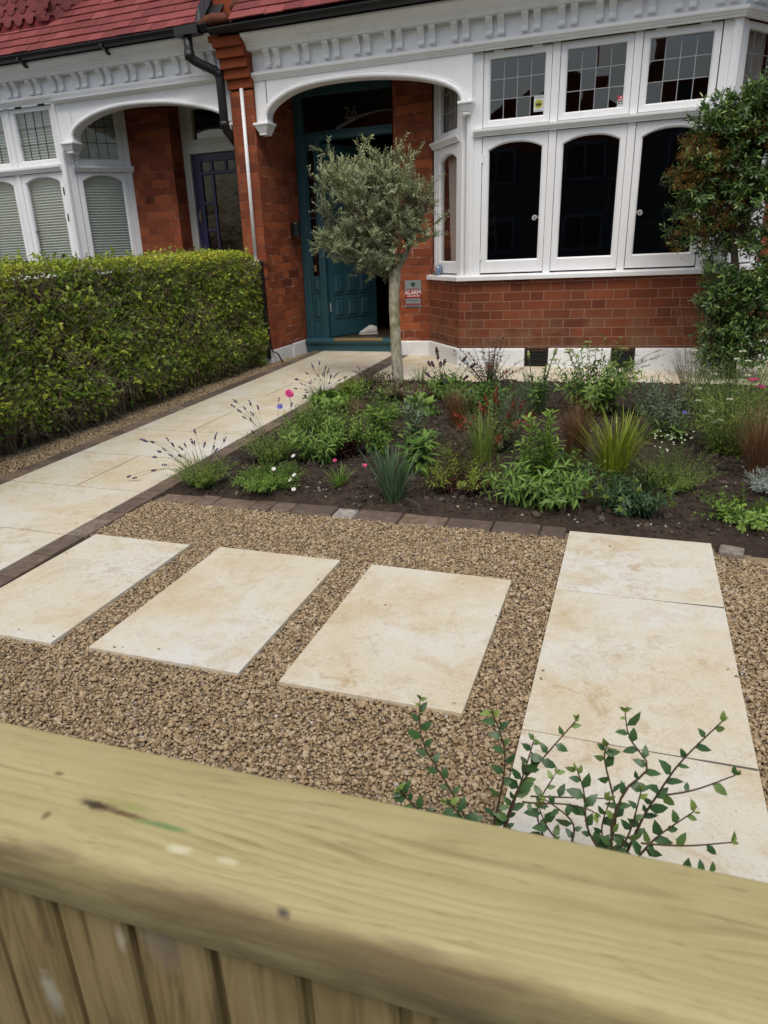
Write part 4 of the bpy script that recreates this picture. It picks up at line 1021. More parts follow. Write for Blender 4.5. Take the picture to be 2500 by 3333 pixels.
for y in (-4.7885, -5.6475, -6.5025): mb.box(1.467, 2.05, y - 0.0035, y + 0.0035, gz(1.75, y) - 0.02, gz(1.75, y) + 0.0065)
tag(mb.build("path_joints", M['joint']), kind="structure")
# paved strip between the bed and the house
bedline = lambda x: -0.905 + 0.075 * (x + 0.36)
mb = MB(); xs = [-0.74, -0.10, 0.78, 1.66, 2.54, 3.4, 4.4]
for k, (a, b) in enumerate(zip(xs, xs[1:])):
    for r0, r1 in ((None, -0.40), (-0.40, 0.22), (0.22, 0.80)):
        o = 0.44 if r0 == -0.40 else 0.0
        a2, b2 = a + (o if k else 0.0), b + o
        ya = (bedline(a2), bedline(b2)) if r0 is None else (r0, r0)
        xl = lambda x, y: max(x, pR(y) + 0.11)
        slabpoly(mb, [(xl(a2 + g_, ya[0]), ya[0] + g_), (b2 - g_, ya[1] + g_), (b2 - g_, r1 - g_), (xl(a2 + g_, r1), r1 - g_)], 0.006)
tag(mb.build("paved_strip", M['slab']), kind="structure")
mb = MB(); mb.hexa([(-0.85, -0.89, -0.3), (4.4, -0.5, -0.3), (4.4, 0.8, -0.3), (-0.9, 0.8, -0.3), (-0.85, -0.93, gz(-0.8, -0.9) + 0.0015), (4.4, -0.54, gz(4.4, -0.5) + 0.0015), (4.4, 0.8, gz(4.4, 0.8) + 0.0015), (-0.9, 0.8, gz(-0.9, 0.8) + 0.0015)])
tag(mb.build("paved_strip_joints", M['joint']), kind="structure")

# soil of the bed
def soil_h(X, Y):
    h = 0.022 + 0.055 * fbm(X * 2.2, Y * 2.2, 3, 3) + 0.045 * fbm(X * 9, Y * 9, 4, 8, 0.62) + 0.012 * fbm(X * 42, Y * 42, 3, 21)
    e = np.minimum.reduce([np.clip((X + 0.74) / 0.12, 0, 1), np.clip((Y + 4.18) / 0.10, 0, 1), np.clip((bedline(X) - Y) / 0.10, 0, 1)])
    right = np.clip((X - 2.0) / 0.1, 0, 1) * np.clip((-4.12 - Y) / 0.25, 0, 1)
    return gz(X, Y) - 0.010 + e * (0.014 + h) * (1 - right) - 0.01 * right
xs = np.arange(-0.745, 3.6, 0.0125); ys = np.arange(-4.30, -0.52, 0.0125)
X, Y = np.meshgrid(xs, ys)
keep = (Y < bedline(X) + 0.005) & (Y > np.where(X < 1.46, -4.172 + 0.03 * fbm(X * 6, X * 0 + 1.5, 3, 14), np.where(X < 2.055, -4.205, -4.24 - 0.10 * np.clip(X - 2.1, 0, 3)))) & (X > pR(Y) + 0.10)
V = np.stack([X, Y, soil_h(X, Y)], -1).reshape(-1, 3); nx = len(xs)
i = (np.arange(len(ys) - 1)[:, None] * nx + np.arange(nx - 1)[None, :]).ravel(); i = i[keep[:-1, :-1].ravel()]
tag(np_mesh("soil", V, [np.stack([i, i + 1, i + nx + 1, i + nx], -1)], M['soil']), kind="structure")

ICO_V = np.array([(0, -0.525731, 0.850651), (0.850651, 0, 0.525731), (0.850651, 0, -0.525731), (-0.850651, 0, -0.525731), (-0.850651, 0, 0.525731), (-0.525731, 0.850651, 0), (0.525731, 0.850651, 0), (0.525731, -0.850651, 0), (-0.525731, -0.850651, 0), (0, -0.525731, -0.850651), (0, 0.525731, -0.850651), (0, 0.525731, 0.850651)])
ICO_F = np.array([(1, 2, 6), (1, 7, 2), (3, 4, 5), (4, 3, 8), (6, 5, 11), (5, 6, 10), (9, 10, 2), (10, 9, 3), (7, 8, 9), (8, 7, 0), (11, 0, 1), (0, 11, 4), (6, 2, 10), (1, 6, 11), (3, 5, 10), (5, 4, 11), (2, 7, 9), (7, 1, 0), (3, 9, 8), (4, 8, 0)])
def stones(name, P, size, mat, tint, flat=0.55, jag=0.22, kind="stuff"):
    n = len(P); S = size[:, None] * np.stack([rng.uniform(0.8, 1.3, n), rng.uniform(0.65, 1.0, n), rng.uniform(flat * 0.7, flat * 1.25, n)], -1)
    v = ICO_V[None] * (1 + rng.uniform(-jag, jag, (n, 12, 1))) * S[:, None, :]
    a, b = rng.uniform(0, 2 * np.pi, n), rng.normal(0, 0.28, n)
    cb, sb = np.cos(b)[:, None], np.sin(b)[:, None]
    x, z = v[..., 0] * cb - v[..., 2] * sb, v[..., 0] * sb + v[..., 2] * cb
    ca, sa = np.cos(a)[:, None], np.sin(a)[:, None]
    x, y = x * ca - v[..., 1] * sa, x * sa + v[..., 1] * ca
    V = np.stack([x, y, z], -1) + P[:, None, :]
    F = (ICO_F[None] + (np.arange(n) * 12)[:, None, None]).reshape(-1, 3)
    return tag(np_mesh(name, V.reshape(-1, 3), [F], mat, tint=np.repeat(tint, 12)), kind=kind)
def jitter_grid(x0, x1, y0, y1, p):
    X, Y = np.meshgrid(np.arange(x0, x1, p), np.arange(y0, y1, p * 0.9))
    X = X + rng.uniform(-0.5, 0.5, X.shape) * p; Y = Y + rng.uniform(-0.5, 0.5, Y.shape) * p
    return X.ravel(), Y.ravel()
# gravel round the slabs
gx, gy = [], []
for p in (0.0095, 0.0130):
    a, b = jitter_grid(-0.72, 2.9, -6.78, -4.24, p); gx.append(a); gy.append(b)
gx, gy = np.concatenate(gx), np.concatenate(gy)
ok = (gx > pR(gy) + 0.112) & ~((gx < 1.46) & (gy > -4.268 + 0.02 * fbm(gx * 7, gx * 0 + 3, 3, 12))) & ~((gx > 2.05) & (gy > -4.30 - 0.12 * (gx - 2.05)))
inside = np.zeros(len(gx), bool)
for x, y in ((-0.745, -4.765), (-0.014, -4.752), (0.712, -4.758)):
    inside |= (gx > x + 0.003) & (gx < x + W_ - 0.003) & (gy < y - 0.003) & (gy > y - L_ + 0.003)
inside |= (gx > 1.462) & (gx < 2.055) & (gy < -4.2)
# keep what this camera and one stepping to the side can see
dx = gx - CAM[0]; dy = gy - CAM[1]
ok &= ~inside & (dx > -0.95 * dy - 0.5) & (dx < 0.35 * dy + 0.6)
gx, gy = gx[ok], gy[ok]
sz = np.clip(rng.lognormal(math.log(0.0048), 0.38, len(gx)), 0.0026, 0.0125)
nearness = np.minimum.reduce([np.abs(gx - 1.46), np.abs(gx - 2.055)])
top = gz(gx, gy) - 0.004 + rng.uniform(-0.004, 0.004, len(gx)) + 0.006 * fbm(gx * 5, gy * 5, 3, 40)
tn = np.clip(rng.beta(2.1, 2.0, len(gx)), 0, 1)
ex, ey = [], []      # a few stones kicked on to the slabs and the kerb
for (x0_, x1_, y0_, y1_, c_) in ((-0.68, -0.17, -5.63, -4.77, 5), (-0.01, 0.56, -5.61, -4.76, 4), (0.72, 1.29, -5.62, -4.76, 4), (1.47, 2.05, -6.4, -4.22, 9)):
    a_ = rng.random(c_); b_ = rng.random(c_); e_ = rng.integers(0, 4, c_); a_ = np.where(e_ == 0, a_ * 0.06, np.where(e_ == 1, 1 - a_ * 0.06, a_)); b_ = np.where(e_ == 2, b_ * 0.05, b_)
    ex.append(x0_ + (x1_ - x0_) * a_); ey.append(y0_ + (y1_ - y0_) * b_)
ex, ey = np.concatenate(ex), np.concatenate(ey)
gx, gy = np.concatenate([gx, ex]), np.concatenate([gy, ey]); sz = np.concatenate([sz, rng.uniform(0.003, 0.006, len(ex))]); top = np.concatenate([top, gz(ex, ey) + 0.0125]); tn = np.concatenate([tn, rng.uniform(0.1, 0.7, len(ex))])
stones("gravel", np.stack([gx, gy, top], -1), sz, M['gravel'], tn)
# a few stones strayed on to the slabs and the soil
# gravel strip at the foot of the hedge
hx, hy = [], []
for p in (0.0155, 0.02):
    a, b = jitter_grid(-2.33, -1.9, -6.0, 0.30, p); hx.append(a); hy.append(b)
hx, hy = np.concatenate(hx), np.concatenate(hy); ok = (hx < pL(hy) - 0.128) & (hy > -5.2)
hx, hy = hx[ok], hy[ok]
stones("gravel", np.stack([hx, hy, gz(hx, hy) - 0.004 + rng.uniform(-0.004, 0.005, len(hx))], -1), rng.uniform(0.006, 0.0105, len(hx)), M['gravel'], np.clip(rng.beta(1.7, 2.6, len(hx)), 0, 1))
# clods and chips on the soil
n = 24000
cx, cy = rng.uniform(-0.68, 3.3, n), rng.uniform(-4.13, -0.75, n); ok = (cy < bedline(cx) - 0.03) & (cx > pR(cy) + 0.12)
cx, cy = cx[ok], cy[ok]; n = len(cx)
csz = np.clip(rng.lognormal(math.log(0.0060), 0.62, n), 0.003, 0.028)
ct = rng.uniform(0, 0.88, n); ct[rng.random(n) < 0.012] = 0.97
edge = (cy < -3.95) & (rng.random(n) < 0.06); ct[edge] = rng.uniform(0.94, 1.0, edge.sum()); csz[ct > 0.92] = np.clip(csz[ct > 0.92], 0.003, 0.0075)
stones("soil_clods", np.stack([cx, cy, soil_h(cx, cy) + csz * 0.2], -1), csz, M['clod'], ct, 0.8, 0.34)

# ------------------------------------------------------------------ foliage toolkit
def unit(a): return a / np.maximum(np.linalg.norm(a, axis=-1, keepdims=True), 1e-9)
class Fol:
    def __init__(s): s.V = []; s.tri = []; s.quad = []; s.t = []; s.n = 0
    def add(s, V, tri, quad, tint):
        n, k = V.shape[:2]; off = (np.arange(n) * k + s.n)[:, None, None]
        s.V.append(V.reshape(-1, 3))
        if len(tri): s.tri.append((np.asarray(tri)[None] + off).reshape(-1, 3))
        if len(quad): s.quad.append((np.asarray(quad)[None] + off).reshape(-1, 4))
        s.t.append(np.repeat(np.broadcast_to(np.asarray(tint, float), (n,)), k)); s.n += n * k
    def leaves(s, P, D, N, L, W, curl=0.2, tint=0.5, wide=(0.85, 0.8)):
        P, D, N = np.atleast_2d(P), unit(np.atleast_2d(D)), np.atleast_2d(N); n = len(P)
        S = unit(np.cross(D, N)); N = unit(np.cross(S, D))
        L = np.broadcast_to(np.asarray(L, float), (n,))[:, None]; W = np.broadcast_to(np.asarray(W, float), (n,))[:, None] / 2
        c = [P + D * L * t - N * (curl * L * t * t) for t in (0, 0.33, 0.70, 1.0)]
        V = np.stack([c[0], c[1] - S * W * wide[0] + N * W * 0.25, c[1] + S * W * wide[0] + N * W * 0.25, c[2] - S * W * wide[1] + N * W * 0.2, c[2] + S * W * wide[1] + N * W * 0.2, c[3]], 1)
        s.add(V, [(0, 2, 1), (3, 4, 5)], [(1, 2, 4, 3)], tint)
    def blades(s, P, az, tilt, L, W, droop=0.6, tint=0.5, K=5):
        n = len(P); A = np.stack([np.cos(az), np.sin(az), 0 * az], -1); B = np.stack([-np.sin(az), np.cos(az), 0 * az], -1)
        L = np.broadcast_to(np.asarray(L, float), (n,)); W = np.broadcast_to(np.asarray(W, float), (n,)); droop = np.broadcast_to(np.asarray(droop, float), (n,))
        x = np.zeros(n); z = np.zeros(n); rows = []
        for k in range(K + 1):
            t = k / K; w = W * (1 - t) ** 0.6 * (0.75 + 0.5 * min(t * 3, 1) * 0.5)
            c = P + A * x[:, None]; c = c + np.stack([0 * z, 0 * z, z], -1)
            rows += [c - B * w[:, None] / 2, c + B * w[:, None] / 2]
            ang = tilt + droop * (t + 0.5 / K) ** 1.6
            x = x + np.sin(ang) * L / K; z = z + np.cos(ang) * L / K
        s.add(np.stack(rows, 1), [], [(2 * k, 2 * k + 1, 2 * k + 3, 2 * k + 2) for k in range(K)], tint)
    def stems(s, C, r0, r1, tint=0.5, sides=4):
        """C: (n, K, 3) centre lines"""
        n, K = C.shape[:2]; T = unit(np.gradient(C, axis=1)); up = np.broadcast_to(np.array([0.31, 0.17, 0.05]), T.shape) + 0
        up = np.where(np.abs(T[..., 2:3]) > 0.8, up + np.array([1.0, 0, 0]), up + np.array([0, 0, 1.0]))
        a = unit(np.cross(T, up)); b = np.cross(T, a)
        r = (np.linspace(0, 1, K)[None, :, None] * (np.reshape(r1, (-1, 1, 1)) - np.reshape(r0, (-1, 1, 1))) + np.reshape(r0, (-1, 1, 1)))
        V = np.stack([C + (a * math.cos(2 * math.pi * q / sides) + b * math.sin(2 * math.pi * q / sides)) * r for q in range(sides)], 2).reshape(n, K * sides, 3)
        s.add(V, [], [(k * sides + q, k * sides + (q + 1) % sides, (k + 1) * sides + (q + 1) % sides, (k + 1) * sides + q) for k in range(K - 1) for q in range(sides)], tint)
    def blobs(s, P, size, tint=0.5, squash=1.0):
        n = len(P); size = np.broadcast_to(np.asarray(size, float), (n,))
        v = ICO_V[None] * (1 + rng.uniform(-0.2, 0.2, (n, 12, 1))) * size[:, None, None] * np.array([1, 1, squash]) + P[:, None, :]
        s.add(v, ICO_F, [], tint)
    def build(s, name, mat, parent=None):
        if not s.V: return None
        F = []
        if s.tri: F.append(np.concatenate(s.tri))
        if s.quad: F.append(np.concatenate(s.quad))
        return np_mesh(name, np.concatenate(s.V), F, mat, parent, np.concatenate(s.t))

def rand_dir(n, up=0.0):
    d = rng.normal(size=(n, 3)); d = unit(d); d[:, 2] += up
    return unit(d)
def bez(A, B, C, K):
    t = np.linspace(0, 1, K)[None, :, None]
    return A[:, None] * (1 - t) ** 2 + 2 * B[:, None] * t * (1 - t) + C[:, None] * t * t

LM = {
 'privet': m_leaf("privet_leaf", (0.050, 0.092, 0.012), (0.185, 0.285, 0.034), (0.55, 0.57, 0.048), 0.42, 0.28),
 'olive': m_leaf("olive_leaf", (0.14, 0.165, 0.078), (0.295, 0.335, 0.18), (0.52, 0.56, 0.28), 0.5, 0.2),
 'pyra': m_leaf("glossy_evergreen_leaf", (0.026, 0.066, 0.016), (0.078, 0.155, 0.034), (0.24, 0.33, 0.07), 0.35, 0.2, 0.5),
 'rust': m_leaf("rusty_flower_buds", (0.095, 0.036, 0.009), (0.185, 0.082, 0.020), (0.26, 0.14, 0.04), 0.8, 0.1, 0.2),
 'green': m_leaf("mid_green_leaf", (0.055, 0.120, 0.020), (0.125, 0.230, 0.038), (0.24, 0.36, 0.070), 0.5, 0.25),
 'bright': m_leaf("bright_green_leaf", (0.075, 0.150, 0.020), (0.165, 0.290, 0.040), (0.30, 0.44, 0.080), 0.5, 0.3),
 'lime': m_leaf("lime_leaf", (0.09, 0.13, 0.015), (0.20, 0.26, 0.025), (0.36, 0.40, 0.05), 0.5, 0.3),
 'limegrass': m_leaf("lime_grass_blade", (0.10, 0.15, 0.014), (0.22, 0.28, 0.022), (0.38, 0.42, 0.05), 0.45, 0.3),
 'grass': m_leaf("fine_grass_blade", (0.075, 0.135, 0.020), (0.165, 0.250, 0.040), (0.32, 0.38, 0.09), 0.5, 0.25),
 'blue': m_leaf("blue_green_blade", (0.040, 0.088, 0.040), (0.080, 0.150, 0.070), (0.15, 0.23, 0.12), 0.5, 0.2),
 'greygreen': m_leaf("grey_green_leaf", (0.070, 0.110, 0.058), (0.135, 0.185, 0.105), (0.25, 0.30, 0.18), 0.6, 0.2),
 'silver': m_leaf("silver_leaf", (0.20, 0.23, 0.20), (0.34, 0.38, 0.34), (0.52, 0.55, 0.50), 0.7, 0.15),
 'bronze': m_leaf("bronze_sedge_blade", (0.085, 0.035, 0.014), (0.175, 0.082, 0.034), (0.32, 0.20, 0.095), 0.55, 0.2),
 'tan': m_leaf("dry_tan_blade", (0.11, 0.065, 0.035), (0.20, 0.13, 0.07), (0.32, 0.23, 0.13), 0.7, 0.2),
 'red': m_leaf("red_young_leaf", (0.12, 0.018, 0.012), (0.26, 0.035, 0.024), (0.42, 0.09, 0.05), 0.45, 0.25),
 'maroon': m_leaf("maroon_leaf", (0.040, 0.014, 0.014), (0.085, 0.030, 0.022), (0.15, 0.065, 0.035), 0.5, 0.2),
 'dark': m_leaf("dark_green_leaf", (0.018, 0.052, 0.020), (0.040, 0.095, 0.032), (0.090, 0.165, 0.05), 0.45, 0.15),
 'brown': m_leaf("brown_green_leaf", (0.060, 0.048, 0.022), (0.11, 0.085, 0.042), (0.19, 0.15, 0.085), 0.6, 0.2),
 'purple': m_leaf("purple_flower", (0.028, 0.016, 0.060), (0.060, 0.032, 0.125), (0.12, 0.075, 0.22), 0.7, 0.1),
 'plum': m_leaf("plum_flower", (0.030, 0.010, 0.024), (0.065, 0.018, 0.050), (0.12, 0.035, 0.085), 0.7, 0.1),
 'pink': m_leaf("pink_petal", (0.50, 0.02, 0.12), (0.68, 0.05, 0.22), (0.80, 0.16, 0.34), 0.6, 0.2),
 'blueflower': m_leaf("blue_petal", (0.09, 0.07, 0.34), (0.16, 0.13, 0.48), (0.26, 0.24, 0.60), 0.6, 0.2),
 'cream': m_leaf("cream_flower_head", (0.36, 0.38, 0.22), (0.58, 0.58, 0.40), (0.76, 0.75, 0.62), 0.7, 0.1),
 'white': m_leaf("white_petal", (0.60, 0.60, 0.58), (0.75, 0.75, 0.73), (0.82, 0.82, 0.80), 0.6, 0.2),
 'yellow': m_leaf("yellow_flower_eye", (0.55, 0.36, 0.02), (0.62, 0.44, 0.03), (0.7, 0.5, 0.05), 0.7, 0.05),
 'bud': m_leaf("pale_green_bud", (0.17, 0.21, 0.05), (0.27, 0.31, 0.09), (0.42, 0.42, 0.16), 0.6, 0.15),
 'stemg': m_leaf("green_stalk", (0.050, 0.085, 0.022), (0.085, 0.130, 0.035), (0.14, 0.18, 0.06), 0.6, 0.1),
 'stemb': m_leaf("brown_stalk", (0.060, 0.038, 0.024), (0.105, 0.068, 0.042), (0.19, 0.14, 0.095), 0.7, 0.05),
 'twig': m_leaf("pale_hedge_twig", (0.085, 0.058, 0.036), (0.19, 0.135, 0.085), (0.33, 0.26, 0.18), 0.8, 0.05),
 'coto': m_leaf("oval_shrub_leaf", (0.026, 0.072, 0.028), (0.062, 0.140, 0.046), (0.27, 0.36, 0.08), 0.42, 0.2, 0.5),
}

# ------------------------------------------------------------------ hedge
hedge = thing("hedge", "clipped green privet hedge with yellow new growth along its top, beside the path", "hedge", (-2.42, -2.8, -0.2))
HX0, HX1, HY0, HY1, HZ0, HZ1 = -2.80, -2.10, -5.3, -0.25, -0.15, 1.005
def hedge_holes(y, z):
    d1 = np.hypot((y + 2.60) / 0.17, (z - 0.035) / 0.10); d2 = np.hypot((y + 3.20) / 0.11, (z - 0.01) / 0.07)
    return np.minimum(d1, d2)
def hedge_front(y, z):
    b = 0.075 * fbm(y * 2.6, z * 2.6, 3, 51) * 2 + 0.035 * fbm(y * 10, z * 10, 3, 61) * 2
    low = np.clip((0.12 - z) / 0.25, 0, 1)
    return HX1 + b - 0.10 * low - 0.05 * np.clip((z - 0.90) / 0.12, 0, 1) ** 2
fo = Fol(); tw = Fol()
def privet(P, out, L, tint):
    n = len(P); D = unit(out * 0.5 + rand_dir(n, 0.25)); N = unit(out + 0.7 * rand_dir(n) + np.array([0, 0, 0.5]))
    fo.leaves(P, D, N, L, L * rng.uniform(0.5, 0.62, n), 0.25, tint)
n = 36000
y = HY1 - (HY1 - HY0) * rng.random(n) ** 1.15; z = HZ0 + (HZ1 - HZ0) * rng.random(n) ** 0.92; y = np.minimum(y, HY1 - 0.14 * np.clip((z - 0.80) / 0.2, 0, 1) ** 2 + 0.01)
dep = rng.exponential(0.035, n); keep = (rng.random(n) < np.clip((z + 0.17) / 0.22, 0.25, 1)) & ((hedge_holes(y, z) > 1) | (rng.random(n) < 0.10))
patch = fbm(y * 1.9 + 5, z * 2.3, 4, 71)
clump = fbm(y * 13, z * 13, 2, 131)
keep &= ((patch > -0.08) | (rng.random(n) < 0.42)) & ((clump > -0.10) | (rng.random(n) < 0.35))
y, z, dep, patch = y[keep], z[keep], dep[keep], patch[keep]; n = len(y)
x = hedge_front(y, z) - dep + rng.normal(0, 0.010, n)
tint = np.clip(0.48 + 0.6 * fbm(y * 6, z * 6, 3, 77) + rng.normal(0, 0.16, n) + 0.22 * np.clip((z - 0.86) / 0.12, 0, 1), 0.02, 0.95)
privet(np.stack([x, y, z], -1), np.tile((1.0, 0, 0.1), (n, 1)), rng.uniform(0.025, 0.045, n), tint)
n = 15000   # top, with the lime-yellow new shoots
y = rng.uniform(HY0, HY1, n); x = rng.uniform(HX0, HX1 + 0.02, n); zt = HZ1 + 0.02 * fbm(y * 1.4, x * 3, 3, 83) * 2 + 0.022 * np.clip((y + 1.9) / 0.8, 0, 1) - 0.05 * np.clip((x - HX1 + 0.09) / 0.1, 0, 1) ** 2 - 0.12 * np.clip((y - HY1 + 0.16) / 0.16, 0, 1) ** 2
yel = np.clip(0.74 + 0.15 * np.clip((y + 2.2) / 0.5, 0, 1) + 1.0 * fbm(y * 2.2, x * 2, 3, 91), 0.35, 1)
privet(np.stack([x, y, zt - rng.exponential(0.015, n)], -1), np.tile((0.15, 0, 1.0), (n, 1)), rng.uniform(0.020, 0.038, n), np.clip(yel + rng.normal(0, 0.12, n), 0.1, 1))
n = 5200    # end by the pier
x = rng.uniform(HX0, HX1, n); z = rng.uniform(HZ0, HZ1 - 0.03, n)
privet(np.stack([x, HY1 - rng.exponential(0.03, n) - 0.14 * np.clip((z - 0.80) / 0.2, 0, 1) ** 2, z], -1), np.tile((0.2, 1.0, 0.1), (n, 1)), rng.uniform(0.028, 0.046, n), np.clip(rng.normal(0.5, 0.16, n), 0.05, 0.95))
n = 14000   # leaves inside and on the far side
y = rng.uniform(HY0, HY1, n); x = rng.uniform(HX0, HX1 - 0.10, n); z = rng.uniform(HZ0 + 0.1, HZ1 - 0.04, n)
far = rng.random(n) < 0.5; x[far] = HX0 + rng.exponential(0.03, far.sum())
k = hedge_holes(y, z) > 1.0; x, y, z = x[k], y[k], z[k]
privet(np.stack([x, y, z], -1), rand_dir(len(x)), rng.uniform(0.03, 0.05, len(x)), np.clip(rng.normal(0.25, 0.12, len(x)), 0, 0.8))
# stray shoots that escaped the shears
n = 420; y = rng.uniform(HY0, HY1, n); z = rng.uniform(0.0, HZ1, n); A = np.stack([hedge_front(y, z), y, z], -1); on_top = rng.random(n) < 0.35
A[on_top, 2] = HZ1; A[on_top, 0] = rng.uniform(HX0, HX1 - 0.05, on_top.sum()); d = unit(np.where(on_top[:, None], (0.1, 0, 1.0), (1.0, 0, 0.5)) + rng.normal(0, 0.4, (n, 3))); l = rng.uniform(0.03, 0.085, n)[:, None]
tw.stems(bez(A, A + d * l * 0.6, A + d * l, 4), np.full(n, 0.0014), np.full(n, 0.0008), 0.7, 3)
for q in range(5): privet(A + d * l * (0.25 + 0.19 * q), d, rng.uniform(0.026, 0.044, n), np.clip(rng.normal(0.62, 0.15, n), 0, 1))
fo.build("foliage", LM['privet'], hedge)
ys_, zs_ = np.meshgrid(np.linspace(HY0 + 0.1, HY1 - 0.12, 60), np.linspace(0.20, 0.90, 14)); xs_f = -2.24 + 0.07 * fbm(ys_ * 9, zs_ * 9, 3, 15); xs_b = -2.66 + 0.07 * fbm(ys_ * 9, zs_ * 9, 3, 16)
Vf = np.stack([xs_f, ys_, zs_], -1).reshape(-1, 3); Vb = np.stack([xs_b, ys_, zs_], -1).reshape(-1, 3); i = (np.arange(13)[:, None] * 60 + np.arange(59)[None]).ravel(); qd = np.stack([i, i + 1, i + 61, i + 60], -1)
tp_ = np.arange(59) + 13 * 60; cap = np.stack([tp_, tp_ + 1, tp_ + 841, tp_ + 840], -1); en = 59 + 60 * np.arange(13); ecap = np.stack([en, en + 60, en + 900, en + 840], -1)
np_mesh("inner_core", np.concatenate([Vf, Vb]), [qd, qd + 840, cap, ecap], M['twig'], hedge)  # solid brown core added inside to block the view through the leaves
n = 6200    # bare brown twigs near the clipped face
y = rng.uniform(HY0, HY1 - 0.05, n); z = HZ0 + 0.05 + (HZ1 - HZ0 - 0.08) * rng.random(n)
A = np.stack([hedge_front(y, z) - rng.uniform(-0.01, 0.07, n), y, z], -1); d = unit(rng.normal(size=(n, 3)) * np.array([0.5, 0.8, 0.8]) + np.array([0.35, 0, 0.5])); l = rng.uniform(0.06, 0.16, n)[:, None]
tw.stems(bez(A, A + d * l * 0.5 + rng.normal(0, 0.018, (n, 3)), A + d * l, 4), rng.uniform(0.0014, 0.0026, n), np.full(n, 0.0009), np.clip(rng.normal(0.75, 0.2, n), 0, 1), 3)
n = 420; y = rng.uniform(HY0, HY1 - 0.1, n); A = np.stack([rng.uniform(-2.5, -2.2, n), y, np.full(n, -0.2)], -1); B = A + np.stack([rng.normal(0.02, 0.06, n), rng.normal(0, 0.1, n), rng.uniform(0.35, 0.75, n)], -1)
tw.stems(bez(A, (A + B) / 2 + rng.normal(0, 0.04, (n, 3)), B, 6), rng.uniform(0.004, 0.011, n), np.full(n, 0.002), np.clip(rng.normal(0.25, 0.15, n), 0, 1), 5)
tw.build("twigs", LM['twig'], hedge)
mb = MB()
for k in range(22):
    z = -0.22 + 0.026 * k; mb.box(-3.02, -3.0, -4.2, -1.9, z, z + 0.019)
mb.box(-3.04, -3.02, -4.2, -1.9, -0.25, 0.35)
tag(mb.build("slatted_panel", M['white']), "low white slatted panel glimpsed through gaps at the foot of the hedge", "panel")

# ------------------------------------------------------------------ olive tree in front of the door
ol = thing("olive_tree", "small standard olive tree with pale trunk and grey green crown by the door", "tree", (-0.325, -1.13, -0.19))
tk = MB()
tp = [(-0.322, -1.13, -0.24), (-0.325, -1.13, -0.10), (-0.331, -1.12, 0.10), (-0.341, -1.10, 0.30), (-0.352, -1.08, 0.48), (-0.354, -1.05, 0.64), (-0.348, -1.03, 0.755), (-0.352, -1.02, 0.82)]
tk.tube(tp, [0.058, 0.052, 0.049, 0.046, 0.044, 0.045, 0.054, 0.046], 14)
limbs = [[(-0.352, -1.02, 0.80), (-0.295, -1.0, 0.88), (-0.235, -0.99, 0.98), (-0.235, -0.97, 1.12), (-0.20, -0.96, 1.30)],
         [(-0.352, -1.02, 0.80), (-0.43, -1.03, 0.90), (-0.47, -1.02, 1.02), (-0.50, -1.0, 1.20), (-0.52, -1.0, 1.42)],
         [(-0.45, -1.03, 0.93), (-0.58, -1.08, 1.0), (-0.72, -1.12, 1.06), (-0.86, -1.12, 1.12)],
         [(-0.24, -0.97, 1.10), (-0.32, -1.05, 1.24), (-0.38, -1.10, 1.42), (-0.36, -1.08, 1.58)],
         [(-0.50, -1.0, 1.18), (-0.62, -0.93, 1.34), (-0.74, -0.92, 1.52)],
         [(-0.235, -0.98, 1.0), (-0.14, -1.02, 1.12), (-0.06, -1.04, 1.26)],
         [(-0.47, -1.02, 1.0), (-0.50, -1.16, 1.10), (-0.55, -1.26, 1.22)]]
for l_, r0 in zip(limbs, (0.036, 0.036, 0.016, 0.018, 0.016, 0.013, 0.014)):
    cc = smooth_curve([(p[0], p[2]) for p in l_], 4); yy = np.interp(np.linspace(0, 1, len(cc)), np.linspace(0, 1, len(l_)), [p[1] for p in l_])
    tk.tube([(c[0], y, c[1]) for c, y in zip(cc, yy)], list(np.linspace(r0, r0 * 0.35, len(cc))), 8)
tk.build("trunk", M['bark_olive'], ol, smooth=True)
ell = [((-0.55, -1.0, 1.47), (0.42, 0.38, 0.27), 90), ((-0.24, -1.0, 1.42), (0.24, 0.32, 0.26), 44), ((-0.82, -1.05, 1.45), (0.22, 0.28, 0.24), 36), ((-0.80, -1.05, 1.06), (0.31, 0.28, 0.13), 46), ((-0.52, -1.06, 1.12), (0.40, 0.35, 0.20), 46), ((-0.22, -1.0, 1.18), (0.22, 0.28, 0.16), 24), ((-0.56, -1.08, 0.90), (0.25, 0.24, 0.10), 22), ((-0.01, -1.02, 1.36), (0.05, 0.08, 0.10), 5), ((-0.02, -1.02, 1.10), (0.06, 0.10, 0.06), 3)]
ends, starts = [], []
LP = np.array([p for l_ in limbs for p in l_])
for c, r_, cnt in ell:
    d = rand_dir(cnt, 0.15); e = np.array(c) + d * np.array(r_) * rng.uniform(0.45, 1.0, (cnt, 1)) ** 0.6
    ends.append(e)
for p in ((-1.12, -1.02, 1.60), (-0.98, -1.0, 1.80), (-0.94, -1.0, 1.77), (-0.60, -1.0, 1.86), (-0.55, -1.02, 1.82), (-0.26, -1.0, 1.80), (0.06, -1.0, 1.07), (0.06, -1.0, 1.18), (-0.08, -1.0, 1.74), (-1.15, -1.02, 1.05), (-0.70, -1.05, 0.78), (0.02, -1.0, 1.48)): ends.append(np.array([p]))
ends = np.concatenate(ends); ends[:, 0] = -0.53 + (ends[:, 0] + 0.53) * 0.95
src = LP[((ends[:, None] - np.array([0, 0, 0.12]) - LP[None]) ** 2).sum(-1).argmin(1)]
mid = src * 0.45 + ends * 0.55 + rng.normal(0, 0.035, ends.shape) + np.array([0, 0, -0.02])
curves = bez(src, mid, ends, 9)
cr = Fol(); tg = Fol()
